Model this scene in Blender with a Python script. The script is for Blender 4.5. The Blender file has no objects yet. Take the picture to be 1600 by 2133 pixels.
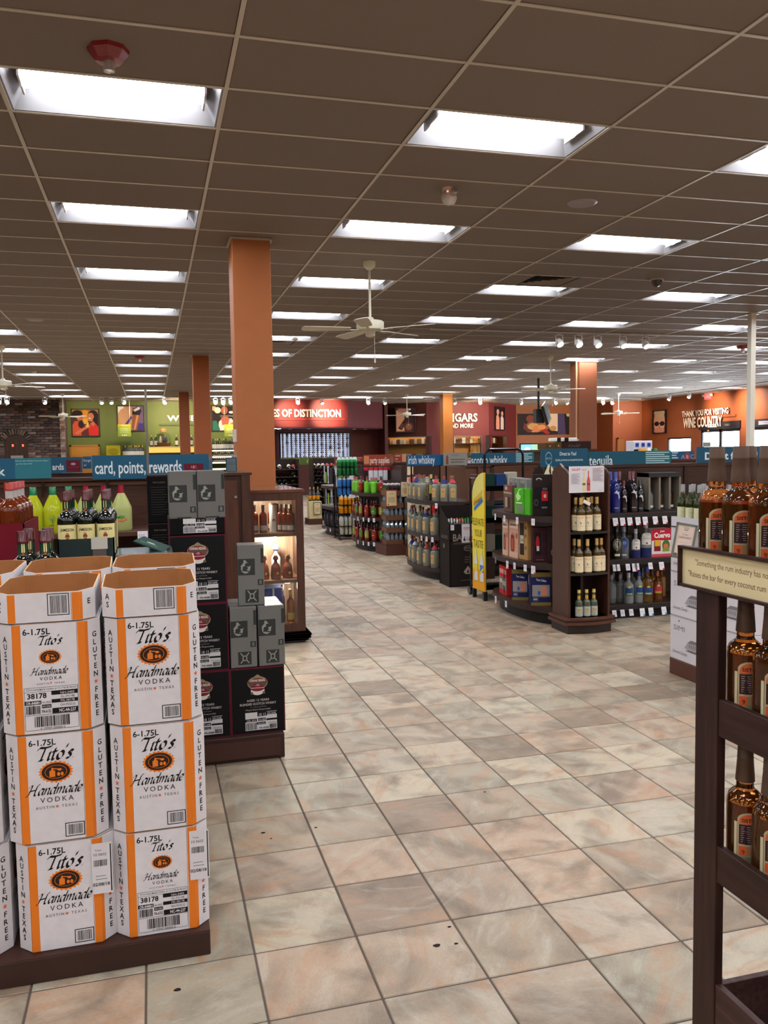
import bpy, math, random
import numpy as np
from mathutils import Matrix, Vector
random.seed(7)
R_ = math.radians
# ------------------------------------------------------------------ camera
FPX, YAW, PITCH, ROLL, EYE = 1748.5, .2688, -.069, -.0155, 1.581
def _basis():
    cy, sy = math.cos(YAW), math.sin(YAW); cp, sp = math.cos(PITCH), math.sin(PITCH); cr, sr = math.cos(ROLL), math.sin(ROLL)
    w = np.array([sy*cp, cy*cp, sp]); r0 = np.array([cy, -sy, 0.]); u0 = np.cross(r0, w)
    return cr*r0+sr*u0, -sr*r0+cr*u0, w
_r, _u, _w = _basis()
S = bpy.context.scene
cd = bpy.data.cameras.new('camera'); cam = bpy.data.objects.new('camera', cd); S.collection.objects.link(cam)
cd.sensor_fit = 'HORIZONTAL'; cd.sensor_width = 36.; cd.lens = 36.*FPX/1600.; cd.clip_start = .05; cd.clip_end = 200
M = Matrix.Identity(4)
for i in range(3):
    M[i][0], M[i][1], M[i][2] = _r[i], _u[i], -_w[i]
M[2][3] = EYE
cam.matrix_world = M; S.camera = cam
# ------------------------------------------------------------------ world, exposure
W = bpy.data.worlds.new('daylight'); S.world = W; W.use_nodes = True
W.node_tree.nodes['Background'].inputs[0].default_value = (.72, .84, 1., 1); W.node_tree.nodes['Background'].inputs[1].default_value = 28.
S.view_settings.view_transform = 'Standard'; S.view_settings.look = 'None'; S.view_settings.gamma = 1; S.view_settings.exposure = 0.12
S.view_settings.use_curve_mapping = False
TROFFER = 33.0      # strength of the ceiling diffusers
S.cycles.max_bounces = 7; S.cycles.diffuse_bounces = 4; S.cycles.glossy_bounces = 3; S.cycles.transmission_bounces = 6; S.cycles.transparent_max_bounces = 8
S.cycles.caustics_reflective = False; S.cycles.caustics_refractive = False; S.cycles.sample_clamp_indirect = 6.
def at(px, py, y):
    """point of the room seen at photograph pixel (px, py) at depth y"""
    d = _w+(px-800)/FPX*_r-(py-1066.5)/FPX*_u; t = y/d[1]
    return float(d[0]*t), float(EYE+d[2]*t)
def gx(px, y): return at(px, 950, y)[0]
def gz(px, py, y): return at(px, py, y)[1]
def proj(x, y, z):
    p = np.array([x, y, z-EYE]); k = p@_w
    return 800+FPX*(p@_r)/k, 1066.5-FPX*(p@_u)/k
# ------------------------------------------------------------------ materials
def lin(c):
    return tuple((v/12.92 if v <= .04045 else ((v+.055)/1.055)**2.4) for v in c)
def C(r, g, b): return lin((r/255., g/255., b/255.))
MATS = {}
def node(nt, t, **kw):
    n = nt.nodes.new(t)
    for k, v in kw.items(): setattr(n, k, v)
    return n
def base(name):
    m = bpy.data.materials.new(name); m.use_nodes = True; nt = m.node_tree
    return m, nt, nt.nodes['Principled BSDF']
def mat(key, rough=.6, metal=0., trans=0., ior=1.45, coat=0., var=0., scale=8., stretch=(1, 1, 1), bump=0., spec=.5, emit=0., alpha=1.):
    if key in MATS: return MATS[key]
    m, nt, b = base(key); L = nt.links.new
    a = node(nt, 'ShaderNodeAttribute', attribute_name='Col'); col = a.outputs['Color']
    if var or bump:
        tc = node(nt, 'ShaderNodeTexCoord'); mp = node(nt, 'ShaderNodeMapping'); mp.inputs['Scale'].default_value = stretch
        L(tc.outputs['Object'], mp.inputs['Vector'])
        n = node(nt, 'ShaderNodeTexNoise'); n.inputs['Scale'].default_value = scale; n.inputs['Detail'].default_value = 5; L(mp.outputs[0], n.inputs['Vector'])
        if var:
            mr = node(nt, 'ShaderNodeMapRange'); mr.inputs['From Min'].default_value = .25; mr.inputs['From Max'].default_value = .75
            mr.inputs['To Min'].default_value = 1-var; mr.inputs['To Max'].default_value = 1+var; L(n.outputs[0], mr.inputs[0])
            v = node(nt, 'ShaderNodeVectorMath', operation='SCALE'); L(col, v.inputs[0]); L(mr.outputs[0], v.inputs['Scale']); col = v.outputs[0]
        if bump:
            bp = node(nt, 'ShaderNodeBump'); bp.inputs['Strength'].default_value = bump; bp.inputs['Distance'].default_value = .004
            L(n.outputs[0], bp.inputs['Height']); L(bp.outputs[0], b.inputs['Normal'])
    L(col, b.inputs['Base Color'])
    b.inputs['Roughness'].default_value = rough; b.inputs['Metallic'].default_value = metal
    b.inputs['Transmission Weight'].default_value = trans; b.inputs['IOR'].default_value = ior
    b.inputs['Coat Weight'].default_value = coat; b.inputs['Coat Roughness'].default_value = .08
    b.inputs['Specular IOR Level'].default_value = spec; b.inputs['Alpha'].default_value = alpha
    if emit:
        L(col, b.inputs['Emission Color']); b.inputs['Emission Strength'].default_value = emit
    MATS[key] = m; return m
PRINT = mat('printed_paper', .6, spec=.25)
PAINT = mat('painted_surface', .55, var=.05, scale=3)
MATTE = mat('matte', .8, spec=.2)
CARD = mat('cardboard', .75, var=.05, scale=30, bump=.08, spec=.18)
WOOD = mat('dark_stained_wood', .38, var=.32, scale=9, stretch=(6, 6, .5), bump=.06)
WOODX = mat('wood_grain_across', .38, var=.3, scale=9, stretch=(.5, 6, 6), bump=.06)
GLOSS = mat('glossy_plastic', .18, coat=.3)
METAL = mat('brushed_metal', .32, metal=.9, var=.05)
WHITE = mat('white_enamel', .35)
BOTTLE = mat('dark_bottle_glass', .05, coat=.6)
CLEAR = mat('clear_glass', .04, trans=.62, ior=1.12, coat=.7)
AMBER = mat('amber_spirit_glass', .03, trans=.9, ior=1.36, coat=.5)
AMB2 = mat('amber_liquid', .05, trans=.6, ior=1.25, coat=.7)
MILKY = mat('cloudy_mix_glass', .12, trans=.25, ior=1.3)
GLOW = mat('troffer_diffuser', .5, emit=TROFFER)
LAMPM = mat('lamp_face', .5, emit=14.)
BACKLIT = mat('backlit_panel', .5, emit=1.6)
SIGNLIT = mat('lit_letters', .5, emit=2.6)
SCREEN = mat('screen', .3, emit=.9)
def pane_material():
    m = bpy.data.materials.new('window_glass'); m.use_nodes = True; nt = m.node_tree; nt.nodes.clear()
    o = node(nt, 'ShaderNodeOutputMaterial'); t = node(nt, 'ShaderNodeBsdfTransparent'); g = node(nt, 'ShaderNodeBsdfGlossy'); g.inputs['Roughness'].default_value = .03
    mx = node(nt, 'ShaderNodeMixShader'); lw = node(nt, 'ShaderNodeLayerWeight'); pw = node(nt, 'ShaderNodeMath', operation='POWER'); pw.inputs[1].default_value = 4.; f = node(nt, 'ShaderNodeMath', operation='MULTIPLY_ADD'); f.inputs[1].default_value = .8; f.inputs[2].default_value = .04; nt.links.new(lw.outputs['Facing'], pw.inputs[0]); nt.links.new(pw.outputs[0], f.inputs[0])
    t.inputs[0].default_value = (.93, .96, .95, 1)
    nt.links.new(f.outputs[0], mx.inputs[0]); nt.links.new(t.outputs[0], mx.inputs[1]); nt.links.new(g.outputs[0], mx.inputs[2]); nt.links.new(mx.outputs[0], o.inputs[0])
    return m
PANE = pane_material()
TILE = .3327; TX0 = .1674*EYE; TY0 = 1.6421*EYE
def floor_material():
    m, nt, b = base('slate_look_floor_tile'); L = nt.links.new
    g = node(nt, 'ShaderNodeNewGeometry')
    mp = node(nt, 'ShaderNodeVectorMath', operation='SUBTRACT'); L(g.outputs['Position'], mp.inputs[0]); mp.inputs[1].default_value = (TX0, TY0, 0)
    dv = node(nt, 'ShaderNodeVectorMath', operation='SCALE'); L(mp.outputs[0], dv.inputs[0]); dv.inputs['Scale'].default_value = 1/TILE
    fl = node(nt, 'ShaderNodeVectorMath', operation='FLOOR'); L(dv.outputs[0], fl.inputs[0])
    sx = node(nt, 'ShaderNodeSeparateXYZ'); L(fl.outputs[0], sx.inputs[0]); cx = node(nt, 'ShaderNodeCombineXYZ'); L(sx.outputs[0], cx.inputs[0]); L(sx.outputs[1], cx.inputs[1])
    wn = node(nt, 'ShaderNodeTexWhiteNoise', noise_dimensions='2D'); L(cx.outputs[0], wn.inputs['Vector'])
    cr = node(nt, 'ShaderNodeValToRGB'); e = cr.color_ramp.elements; e[0].position = 0; e[0].color = (*C(150, 132, 110), 1); e[1].position = 1; e[1].color = (*C(168, 144, 122), 1)
    for p, c in ((.14, C(192, 170, 148)), (.32, C(203, 191, 168)), (.48, C(178, 166, 144)), (.64, C(202, 174, 148)), (.82, C(212, 199, 172))):
        q = e.new(p); q.color = (*c, 1)
    L(wn.outputs['Value'], cr.inputs[0])
    # streaks in a direction of the tile's own
    rot = node(nt, 'ShaderNodeVectorRotate', rotation_type='Z_AXIS'); L(g.outputs['Position'], rot.inputs['Vector'])
    ang = node(nt, 'ShaderNodeMath', operation='MULTIPLY'); L(wn.outputs['Value'], ang.inputs[0]); ang.inputs[1].default_value = 19.; L(ang.outputs[0], rot.inputs['Angle'])
    off = node(nt, 'ShaderNodeVectorMath', operation='MULTIPLY_ADD'); L(wn.outputs['Color'], off.inputs[0]); off.inputs[1].default_value = (9, 9, 9); L(rot.outputs[0], off.inputs[2])
    st = node(nt, 'ShaderNodeMapping'); st.inputs['Scale'].default_value = (2.6, 7.5, 1); L(off.outputs[0], st.inputs['Vector'])
    n1 = node(nt, 'ShaderNodeTexNoise'); n1.inputs['Scale'].default_value = 1.4; n1.inputs['Detail'].default_value = 9; n1.inputs['Roughness'].default_value = .62; n1.inputs['Distortion'].default_value = .9; L(st.outputs[0], n1.inputs['Vector'])
    n2 = node(nt, 'ShaderNodeTexNoise'); n2.inputs['Scale'].default_value = 5.; n2.inputs['Detail'].default_value = 6; n2.inputs['Distortion'].default_value = .6; L(off.outputs[0], n2.inputs['Vector'])
    r1 = node(nt, 'ShaderNodeMapRange'); r1.inputs[1].default_value = .5; r1.inputs[2].default_value = .72; L(n1.outputs[0], r1.inputs[0])
    m1 = node(nt, 'ShaderNodeMix', data_type='RGBA'); L(r1.outputs[0], m1.inputs['Factor']); L(cr.outputs[0], m1.inputs['A']); m1.inputs['B'].default_value = (*C(196, 152, 118), 1)
    r2 = node(nt, 'ShaderNodeMapRange'); r2.inputs[1].default_value = .46; r2.inputs[2].default_value = .7; r2.inputs[4].default_value = .75; L(n2.outputs[0], r2.inputs[0])
    m2 = node(nt, 'ShaderNodeMix', data_type='RGBA'); L(r2.outputs[0], m2.inputs['Factor']); L(m1.outputs['Result'], m2.inputs['A']); m2.inputs['B'].default_value = (*C(138, 122, 104), 1)
    r3 = node(nt, 'ShaderNodeMapRange'); r3.inputs[1].default_value = .28; r3.inputs[2].default_value = .46; r3.inputs[3].default_value = .5; r3.inputs[4].default_value = 0; L(n1.outputs[0], r3.inputs[0])
    m3 = node(nt, 'ShaderNodeMix', data_type='RGBA'); L(r3.outputs[0], m3.inputs['Factor']); L(m2.outputs['Result'], m3.inputs['A']); m3.inputs['B'].default_value = (*C(216, 207, 190), 1)
    sc = node(nt, 'ShaderNodeVectorMath', operation='SCALE'); L(m3.outputs['Result'], sc.inputs[0]); n4 = node(nt, 'ShaderNodeTexNoise'); n4.inputs['Scale'].default_value = 34.; n4.inputs['Detail'].default_value = 4; L(st.outputs[0], n4.inputs['Vector']); n5 = node(nt, 'ShaderNodeMath', operation='ADD'); L(n4.outputs[0], n5.inputs[0]); L(n2.outputs[0], n5.inputs[1]); r5 = node(nt, 'ShaderNodeMapRange'); r5.inputs[1].default_value = .6; r5.inputs[2].default_value = 1.4; r5.inputs[3].default_value = .82; r5.inputs[4].default_value = .58; L(n5.outputs[0], r5.inputs[0]); L(r5.outputs[0], sc.inputs['Scale']); L(sc.outputs[0], b.inputs['Base Color'])
    rr = node(nt, 'ShaderNodeMapRange'); rr.inputs[3].default_value = .34; rr.inputs[4].default_value = .58; b.inputs['Specular IOR Level'].default_value = .34; L(n2.outputs[0], rr.inputs[0]); L(rr.outputs[0], b.inputs['Roughness'])
    bp = node(nt, 'ShaderNodeBump'); bp.inputs['Strength'].default_value = .22; bp.inputs['Distance'].default_value = .003; L(n1.outputs[0], bp.inputs['Height']); L(bp.outputs[0], b.inputs['Normal'])
    return m
FLOORM = floor_material()
# ------------------------------------------------------------------ mesh builder
_tx = {}
def glyphs(s, bold=0., shear=0., space=1.):
    """triangles of a line of text, cap height about .7, starting at u = 0; (verts, faces, width)"""
    k = (s, bold, shear, space)
    if k not in _tx:
        cu = bpy.data.curves.new('t', 'FONT'); cu.body = s; cu.size = 1; cu.offset = bold; cu.shear = shear; cu.space_character = space
        cu.resolution_u = 2; cu.fill_mode = 'FRONT'
        o = bpy.data.objects.new('t', cu); me = bpy.data.meshes.new_from_object(o)
        v = [(a.co.x, a.co.y) for a in me.vertices]; f = [tuple(p.vertices) for p in me.polygons]
        wdt = max((a[0] for a in v), default=0.)
        _tx[k] = (v, f, wdt); bpy.data.objects.remove(o); bpy.data.curves.remove(cu); bpy.data.meshes.remove(me)
    return _tx[k]
# broad-nib pen letters: centre lines in an em where the small letters are .45 high
PEN = {'T': (.52, [[(-.06, .57), (.0, .69), (.26, .67), (.6, .74)], [(.3, .68), (.25, .34), (.2, .03)], [(.1, .0), (.2, .02), (.3, .02)]]), 'i': (.2, [[(0, .36), (.07, .44), (.03, .08), (.08, 0), (.18, .08)], [(.07, .6), (.1, .62)]]),
 't': (.24, [[(.1, .62), (.04, .1), (.1, 0), (.22, .09)], [(-.04, .42), (.22, .45)]]), 'o': (.36, [[(.18, .44), (.04, .3), (.05, .08), (.16, 0), (.3, .14), (.3, .36), (.18, .44)]]), "'": (.14, [[(.07, .78), (.03, .6)]]),
 's': (.3, [[(.27, .38), (.17, .45), (.07, .36), (.2, .18), (.16, .03), (.0, .04)]]), '.': (.12, [[(.02, .02), (.05, .03)]]), 'H': (.74, [[(.02, .56), (.12, .72), (.22, .7), (.14, .3), (.06, .02), (-.04, .0)], [(.7, .78), (.58, .7), (.48, .1), (.56, 0), (.66, .08)], [(.08, .34), (.56, .4)]]),
 'a': (.4, [[(.3, .4), (.16, .45), (.03, .26), (.04, .04), (.14, .01), (.3, .28), (.34, .44), (.28, .08), (.33, 0), (.42, .1)]]), 'n': (.4, [[(0, .36), (.08, .44), (.03, 0)], [(.05, .18), (.2, .43), (.3, .38), (.25, .08), (.3, 0), (.4, .1)]]),
 'd': (.42, [[(.3, .4), (.16, .45), (.03, .26), (.04, .04), (.14, .01), (.3, .28), (.42, .78), (.29, .08), (.34, 0), (.44, .1)]]), 'm': (.62, [[(0, .36), (.08, .44), (.03, 0)], [(.05, .18), (.18, .43), (.27, .38), (.22, 0)], [(.25, .18), (.4, .43), (.5, .38), (.45, .08), (.5, 0), (.6, .1)]]),
 'e': (.34, [[(.05, .18), (.24, .28), (.24, .43), (.12, .43), (.02, .24), (.05, .04), (.16, .0), (.32, .12)]])}
def penstrokes(txt, u, v, size, nib):
    x = 0; out = []; total = sum(PEN[c][0] for c in txt); N = (math.cos(.7)*nib*.5, math.sin(.7)*nib*.5)
    for c in txt:
        w, st = PEN[c]
        for p in st:
            q = []
            for k in range(len(p)-1):
                a, b, e, f = p[max(k-1, 0)], p[k], p[k+1], p[min(k+2, len(p)-1)]
                for j in range(5):
                    t = j/5; q.append(tuple(.5*((2*b[i])+(e[i]-a[i])*t+(2*a[i]-5*b[i]+4*e[i]-f[i])*t*t+(3*b[i]-a[i]-3*e[i]+f[i])*t**3) for i in (0, 1)))
            q.append(p[-1]); q = [((x+a+b*.28-total*.5-.1)*size+u, b*size+v) for a, b in q]
            for a, b in zip(q, q[1:]):
                P = [(a[0]-N[0]*size, a[1]-N[1]*size), (a[0]+N[0]*size, a[1]+N[1]*size), (b[0]+N[0]*size, b[1]+N[1]*size), (b[0]-N[0]*size, b[1]-N[1]*size)]
                if (P[1][0]-P[0][0])*(P[2][1]-P[1][1])-(P[1][1]-P[0][1])*(P[2][0]-P[1][0]) < 0: P = P[::-1]
                out.append(P)
        x += w
    return out
def clip(P, w, h):
    for ax, lim, sg in ((0, 0, 1), (0, w, -1), (1, 0, 1), (1, h, -1)):
        out = []
        for k in range(len(P)):
            a, b = P[k-1], P[k]; ia, ib = (a[ax]-lim)*sg >= 0, (b[ax]-lim)*sg >= 0
            if ia != ib: t = (lim-a[ax])/(b[ax]-a[ax]); out.append((a[0]+(b[0]-a[0])*t, a[1]+(b[1]-a[1])*t))
            if ib: out.append(b)
        P = out
        if not P: break
    return P
class MB:
    def __init__(s): s.v = []; s.f = []; s.c = []; s.m = []; s.mats = []
    def mi(s, m):
        if m not in s.mats: s.mats.append(m)
        return s.mats.index(m)
    def poly(s, pts, col, m=PRINT):
        n = len(s.v); s.v += [tuple(p) for p in pts]; s.f.append(tuple(range(n, n+len(pts)))); s.c.append(col); s.m.append(s.mi(m)); return s
    def mesh(s, vs, fs, col, m):
        n = len(s.v); s.v += vs; i = s.mi(m)
        for q, f in enumerate(fs):
            s.f.append(tuple(a+n for a in f)); s.c.append(col[q] if isinstance(col, list) else col); s.m.append(i)
        return s
    def box(s, x0, x1, y0, y1, z0, z1, col, m=PAINT, ch=0.):
        if x0 > x1: x0, x1 = x1, x0
        if ch <= 0:
            vs = [(x, y, z) for z in (z0, z1) for y in (y0, y1) for x in (x0, x1)]
            return s.mesh(vs, [(0, 2, 3, 1), (4, 5, 7, 6), (0, 1, 5, 4), (2, 6, 7, 3), (0, 4, 6, 2), (1, 3, 7, 5)], col, m)
        c = ch
        vs = []
        for z, k in ((z0, 1), (z0+c, 0), (z1-c, 0), (z1, 1)):
            if k: ring = [(x0+c, y0+c), (x1-c, y0+c), (x1-c, y1-c), (x0+c, y1-c)]; ring = [p for p in ring for _ in (0, 1)]
            else: ring = [(x0+c, y0), (x1-c, y0), (x1, y0+c), (x1, y1-c), (x1-c, y1), (x0+c, y1), (x0, y1-c), (x0, y0+c)]
            if k: ring = [(x0+c, y0+c), (x1-c, y0+c), (x1-c, y0+c), (x1-c, y1-c), (x1-c, y1-c), (x0+c, y1-c), (x0+c, y1-c), (x0+c, y0+c)]
            vs += [(a, b, z) for a, b in ring]
        fs = [(7, 5, 3, 1), (24, 26, 28, 30)]
        for r in range(3):
            for i in range(8):
                j = (i+1) % 8; q = (r*8+i, r*8+j, (r+1)*8+j, (r+1)*8+i)
                if r == 0 and vs[q[0]] == vs[q[1]]: q = (q[0], q[2], q[3])
                elif r == 2 and vs[q[2]] == vs[q[3]]: q = (q[0], q[1], q[2])
                fs.append(q)
        return s.mesh(vs, fs, col, m)
    def lathe(s, prof, col=None, m=PAINT, n=16, cx=0., cy=0., a0=0., a1=None, cols=None, ms=None):
        """prof [(r, z)], optional colour and material per segment"""
        full = a1 is None; a1 = a0+2*math.pi if full else a1; k = n if full else n+1
        b = len(s.v)
        for r, z in prof:
            for i in range(k):
                a = a0+(a1-a0)*i/n; s.v.append((cx+r*math.cos(a), cy+r*math.sin(a), z))
        for j in range(len(prof)-1):
            c = cols[j] if cols else col; mm = s.mi(ms[j] if ms else m)
            for i in range(n):
                i2 = (i+1) % k
                s.f.append((b+j*k+i, b+j*k+i2, b+(j+1)*k+i2, b+(j+1)*k+i)); s.c.append(c); s.m.append(mm)
        return s
    def cyl(s, cx, cy, z0, z1, r, col, m=PAINT, n=16, r1=None):
        r1 = r if r1 is None else r1
        s.lathe([(1e-4, z0), (r, z0), (r1, z1), (1e-4, z1)], col, m, n, cx, cy); return s
    def tube(s, path, r, col, m=METAL, n=8):
        P = [Vector(p) for p in path]; b = len(s.v); k = len(P)
        for i, p in enumerate(P):
            t = (P[min(i+1, k-1)]-P[max(i-1, 0)]).normalized(); a = Vector((0, 0, 1)) if abs(t.z) < .9 else Vector((1, 0, 0))
            u = t.cross(a).normalized(); w = t.cross(u)
            for j in range(n):
                q = p+(u*math.cos(2*math.pi*j/n)+w*math.sin(2*math.pi*j/n))*r; s.v.append(tuple(q))
        mi = s.mi(m)
        for i in range(k-1):
            for j in range(n):
                j2 = (j+1) % n; s.f.append((b+i*n+j, b+i*n+j2, b+(i+1)*n+j2, b+(i+1)*n+j)); s.c.append(col); s.m.append(mi)
        s.f.append(tuple(b+j for j in range(n))[::-1]); s.c.append(col); s.m.append(mi)
        s.f.append(tuple(b+(k-1)*n+j for j in range(n))); s.c.append(col); s.m.append(mi)
        return s
    def prism(s, pts, z0, z1, col, m=PAINT, top=None):
        n = len(pts); vs = [(x, y, z0) for x, y in pts]+[(x, y, z1) for x, y in pts]
        fs = [tuple(range(n))[::-1], tuple(range(n, 2*n))]+[(i, (i+1) % n, n+(i+1) % n, n+i) for i in range(n)]
        return s.mesh(vs, fs, [col, top or col]+[col]*n, m)
    def plate(s, pts, t, col, F, m=PAINT):
        """outline pts in (u, v) of the frame F made t thick towards the viewer side"""
        n = len(pts); vs = [F(u, v, 0) for u, v in pts]+[F(u, v, t) for u, v in pts]
        fs = [tuple(range(n))[::-1], tuple(range(n, 2*n))]+[(i, (i+1) % n, n+(i+1) % n, n+i) for i in range(n)]
        return s.mesh(vs, fs, col, m)
    def decal(s, F, items, eps=.0004, m=PRINT, l0=1):
        """flat print: F(u, v, offset) -> point; items painted in order"""
        for k, it in enumerate(items):
            o = eps*(k*.25+l0); t = it[0]
            if t == 'r':
                _, u0, v0, u1, v1, c = it[:6]; nn = max(1, int(abs(u1-u0)/.012)) if getattr(F, 'curved', 0) else 1
                for i in range(nn):
                    a, b = u0+(u1-u0)*i/nn, u0+(u1-u0)*(i+1)/nn
                    s.poly([F(a, v0, o), F(b, v0, o), F(b, v1, o), F(a, v1, o)], c, m)
            elif t == 'e':
                _, u, v, a, b, c = it[:6]; q = it[6] if len(it) > 6 else 20
                s.poly([F(u+a*math.cos(2*math.pi*i/q), v+b*math.sin(2*math.pi*i/q), o) for i in range(q)], c, m)
            elif t == 'p':
                s.poly([F(u, v, o) for u, v in it[1]], it[2], m)
            elif t == 't':
                _, txt, u, v, size, c = it[:6]; kw = it[6] if len(it) > 6 else {}
                vs, fs, w = glyphs(txt, kw.get('b', 0.), kw.get('sh', 0.), kw.get('sp', 1.)); w = w or 1; sx = size
                if kw.get('w'): sx = kw['w']/w
                du = {'c': -w*sx/2, 'l': 0, 'r': -w*sx}[kw.get('al', 'c')]; rise = kw.get('rise', 0.); th = kw.get('th', 0.)
                n = len(s.v)
                P = [(u+du+a*sx, v+b*size+rise*(du+a*sx)) for a, b in vs]
                if th:
                    s.mesh([F(a, b, o+th) for a, b in P], fs, c, m)
                    ed = {}
                    for f in fs:
                        for i in range(len(f)):
                            e = (f[i], f[(i+1) % len(f)]); ed[e] = 1
                    for (a, b) in ed:
                        if (b, a) not in ed: s.poly([F(*P[a], o), F(*P[b], o), F(*P[b], o+th), F(*P[a], o+th)], kw.get('side', c), m)
                else: s.mesh([F(a, b, o) for a, b in P], fs, c, m)
            elif t == 'pen':
                for q in penstrokes(*it[1:5], it[6]): s.poly([F(a, b, o) for a, b in q], it[5], m)
            elif t == 'bar':     # a barcode: random dark bars in the rectangle
                _, u0, v0, u1, v1, c = it[:6]; rnd = random.Random(int(abs(u0*9173+v0*331)*1000)); u = u0
                while u < u1:
                    w = rnd.choice((.6, 1, 1.6, 2.4))*(u1-u0)/60
                    s.poly([F(u, v0, o), F(u+w, v0, o), F(u+w, v1, o), F(u, v1, o)], c, m); u += w+rnd.choice((.7, 1, 1.5))*(u1-u0)/60
        return s
    def me(s, name):
        me = bpy.data.meshes.new(name); me.from_pydata(s.v, [], s.f)
        for m in s.mats: me.materials.append(m)
        me.polygons.foreach_set('material_index', s.m)
        ca = me.color_attributes.new('Col', 'FLOAT_COLOR', 'CORNER'); buf = np.empty((len(me.loops), 4), 'f'); buf[:, 3] = 1
        ln = [len(f) for f in s.f]; buf[:, :3] = np.repeat(np.array(s.c, 'f').reshape(-1, 3), ln, axis=0)
        ca.data.foreach_set('color', buf.ravel()); me.update(); return me
    def build(s, name, parent=None, loc=(0, 0, 0), rz=0., smooth=False):
        me = s.me(name)
        if smooth: smooth_mesh(me)
        o = bpy.data.objects.new(name, me); S.collection.objects.link(o); o.location = loc; o.rotation_euler = (0, 0, rz)
        if parent: o.parent = parent
        return o
def smooth_mesh(me, ang=40):
    me.shade_smooth() if hasattr(me, 'shade_smooth') else None
    try: me.set_sharp_from_angle(angle=R_(ang))
    except Exception: pass
def frame(o, U, V):
    """plane frame at o with axes U, V; the offset goes along U x V"""
    o, U, V = Vector(o), Vector(U).normalized(), Vector(V).normalized(); N = U.cross(V)
    return lambda u, v, d=0.: tuple(o+U*u+V*v+N*d)
def cylframe(r, ang=-math.pi/2, cx=0., cy=0., z=0.):
    def F(u, v, d=0.):
        a = ang+u/r; return (cx+(r+d)*math.cos(a), cy+(r+d)*math.sin(a), z+v)
    F.curved = 1; return F
FRONT = lambda x, y, z: frame((x, y, z), (1, 0, 0), (0, 0, 1))        # faces -Y
def tag(o, label, cat, group=None, kind=None):
    if label: o['label'] = label
    if cat: o['category'] = cat
    if group: o['group'] = group
    if kind: o['kind'] = kind
    return o
def thing(name, label, cat, loc=(0, 0, 0), rz=0., group=None):
    o = bpy.data.objects.new(name, None); S.collection.objects.link(o); o.location = loc; o.rotation_euler = (0, 0, rz); o.empty_display_size = .05
    return tag(o, label, cat, group)
def part(o, label): o['label'] = label; return o
def dup(o, loc=None, rz=None, label=None, group=None, parent=None):
    c = o.copy(); S.collection.objects.link(c)
    if parent is not None: c.parent = parent
    if loc is not None: c.location = loc
    if rz is not None: c.rotation_euler = (0, 0, rz)
    if label: c['label'] = label
    if group: c['group'] = group
    for ch in KIDS.get(o.name, ()) or o.children:
        dup(ch, parent=c)
    return c
KIDS = {}
class Proto:
    """the first place() uses the thing itself, later ones copy it with its parts"""
    def __init__(s, root): s.root = root; s.kids = [(k, list(k.children)) for k in root.children]; s.used = False
    def place(s, loc, rz=0., label=None, group=None, name=None):
        if not s.used: s.used = True; o = s.root
        else:
            o = s.root.copy(); S.collection.objects.link(o)
            for k, sub in s.kids:
                c = k.copy(); S.collection.objects.link(c); c.parent = o
                for g in sub: d = g.copy(); S.collection.objects.link(d); d.parent = c
        o.location = loc; o.rotation_euler = (0, 0, rz)
        if label: o['label'] = label
        if group: o['group'] = group
        elif s.used and 'group' in o.keys() and group == '': del o['group']
        return o
ORD = ['first', 'second', 'third', 'fourth', 'fifth', 'sixth', 'seventh', 'eighth', 'ninth', 'tenth', 'eleventh', 'twelfth', 'thirteenth', 'fourteenth', 'fifteenth', 'sixteenth']
BR = C(48, 26, 19); BR2 = C(64, 37, 27); BLK = C(16, 15, 15); WH = C(235, 235, 235); ORG = C(205, 105, 38); TEAL = C(38, 92, 112); TEAL2 = C(48, 118, 126); CREAM = C(232, 222, 180)
# ================================================================== the room
ZC = 3.6576; GX0 = -.7416; GY0 = 4.335; GW = 1.2192; GD = .6096
XL, XR, YN = -12., 20.12, -9.
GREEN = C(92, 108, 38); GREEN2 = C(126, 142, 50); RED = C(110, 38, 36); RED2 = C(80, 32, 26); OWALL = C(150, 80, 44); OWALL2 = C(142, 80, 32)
def struct(o, label=None, cat='wall'): return tag(o, label, cat, kind='structure')
# floor: bed of grout with tiles
mb = MB().box(XL-.2, XR+.2, YN-.2, 36, -.2, -.003, C(88, 80, 73), MATTE)
floor = struct(mb.build('floor'), 'floor of slate look ceramic tiles with grey grout', 'floor')
tm = MB()
h = TILE/2-.0032
tm.box(-h, h, -h, h, -.012, 0, C(200, 180, 160), FLOORM, ch=.0025); tile_me = tm.me('floor_tile')
near, rest = [], MB()
def blocked(x, y): return (x < .05 and y < 4.2 and False)
cells = []
for a in range(-40, 62):
    for b in range(-36, 98):
        x, y = TX0+(a+.5)*TILE, TY0+(b+.5)*TILE
        if XL < x < XR and YN < y < 34.8:
            vis = False
            if y > 1.2:
                px, py = proj(x, y, 0); vis = -60 < px < 1660 and 1000 < py < 2230
                if x < .6 and y < 6.2 and x < (.1 if y < 3.9 else .6) and y > 2.65: vis = False
                if x < -.6 or (x < 1. and y > 4.4): vis = False
                if x > 3.7: vis = False
            cells.append((0 if vis else 1, y if vis else 0, x, y))
cells.sort()
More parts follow.
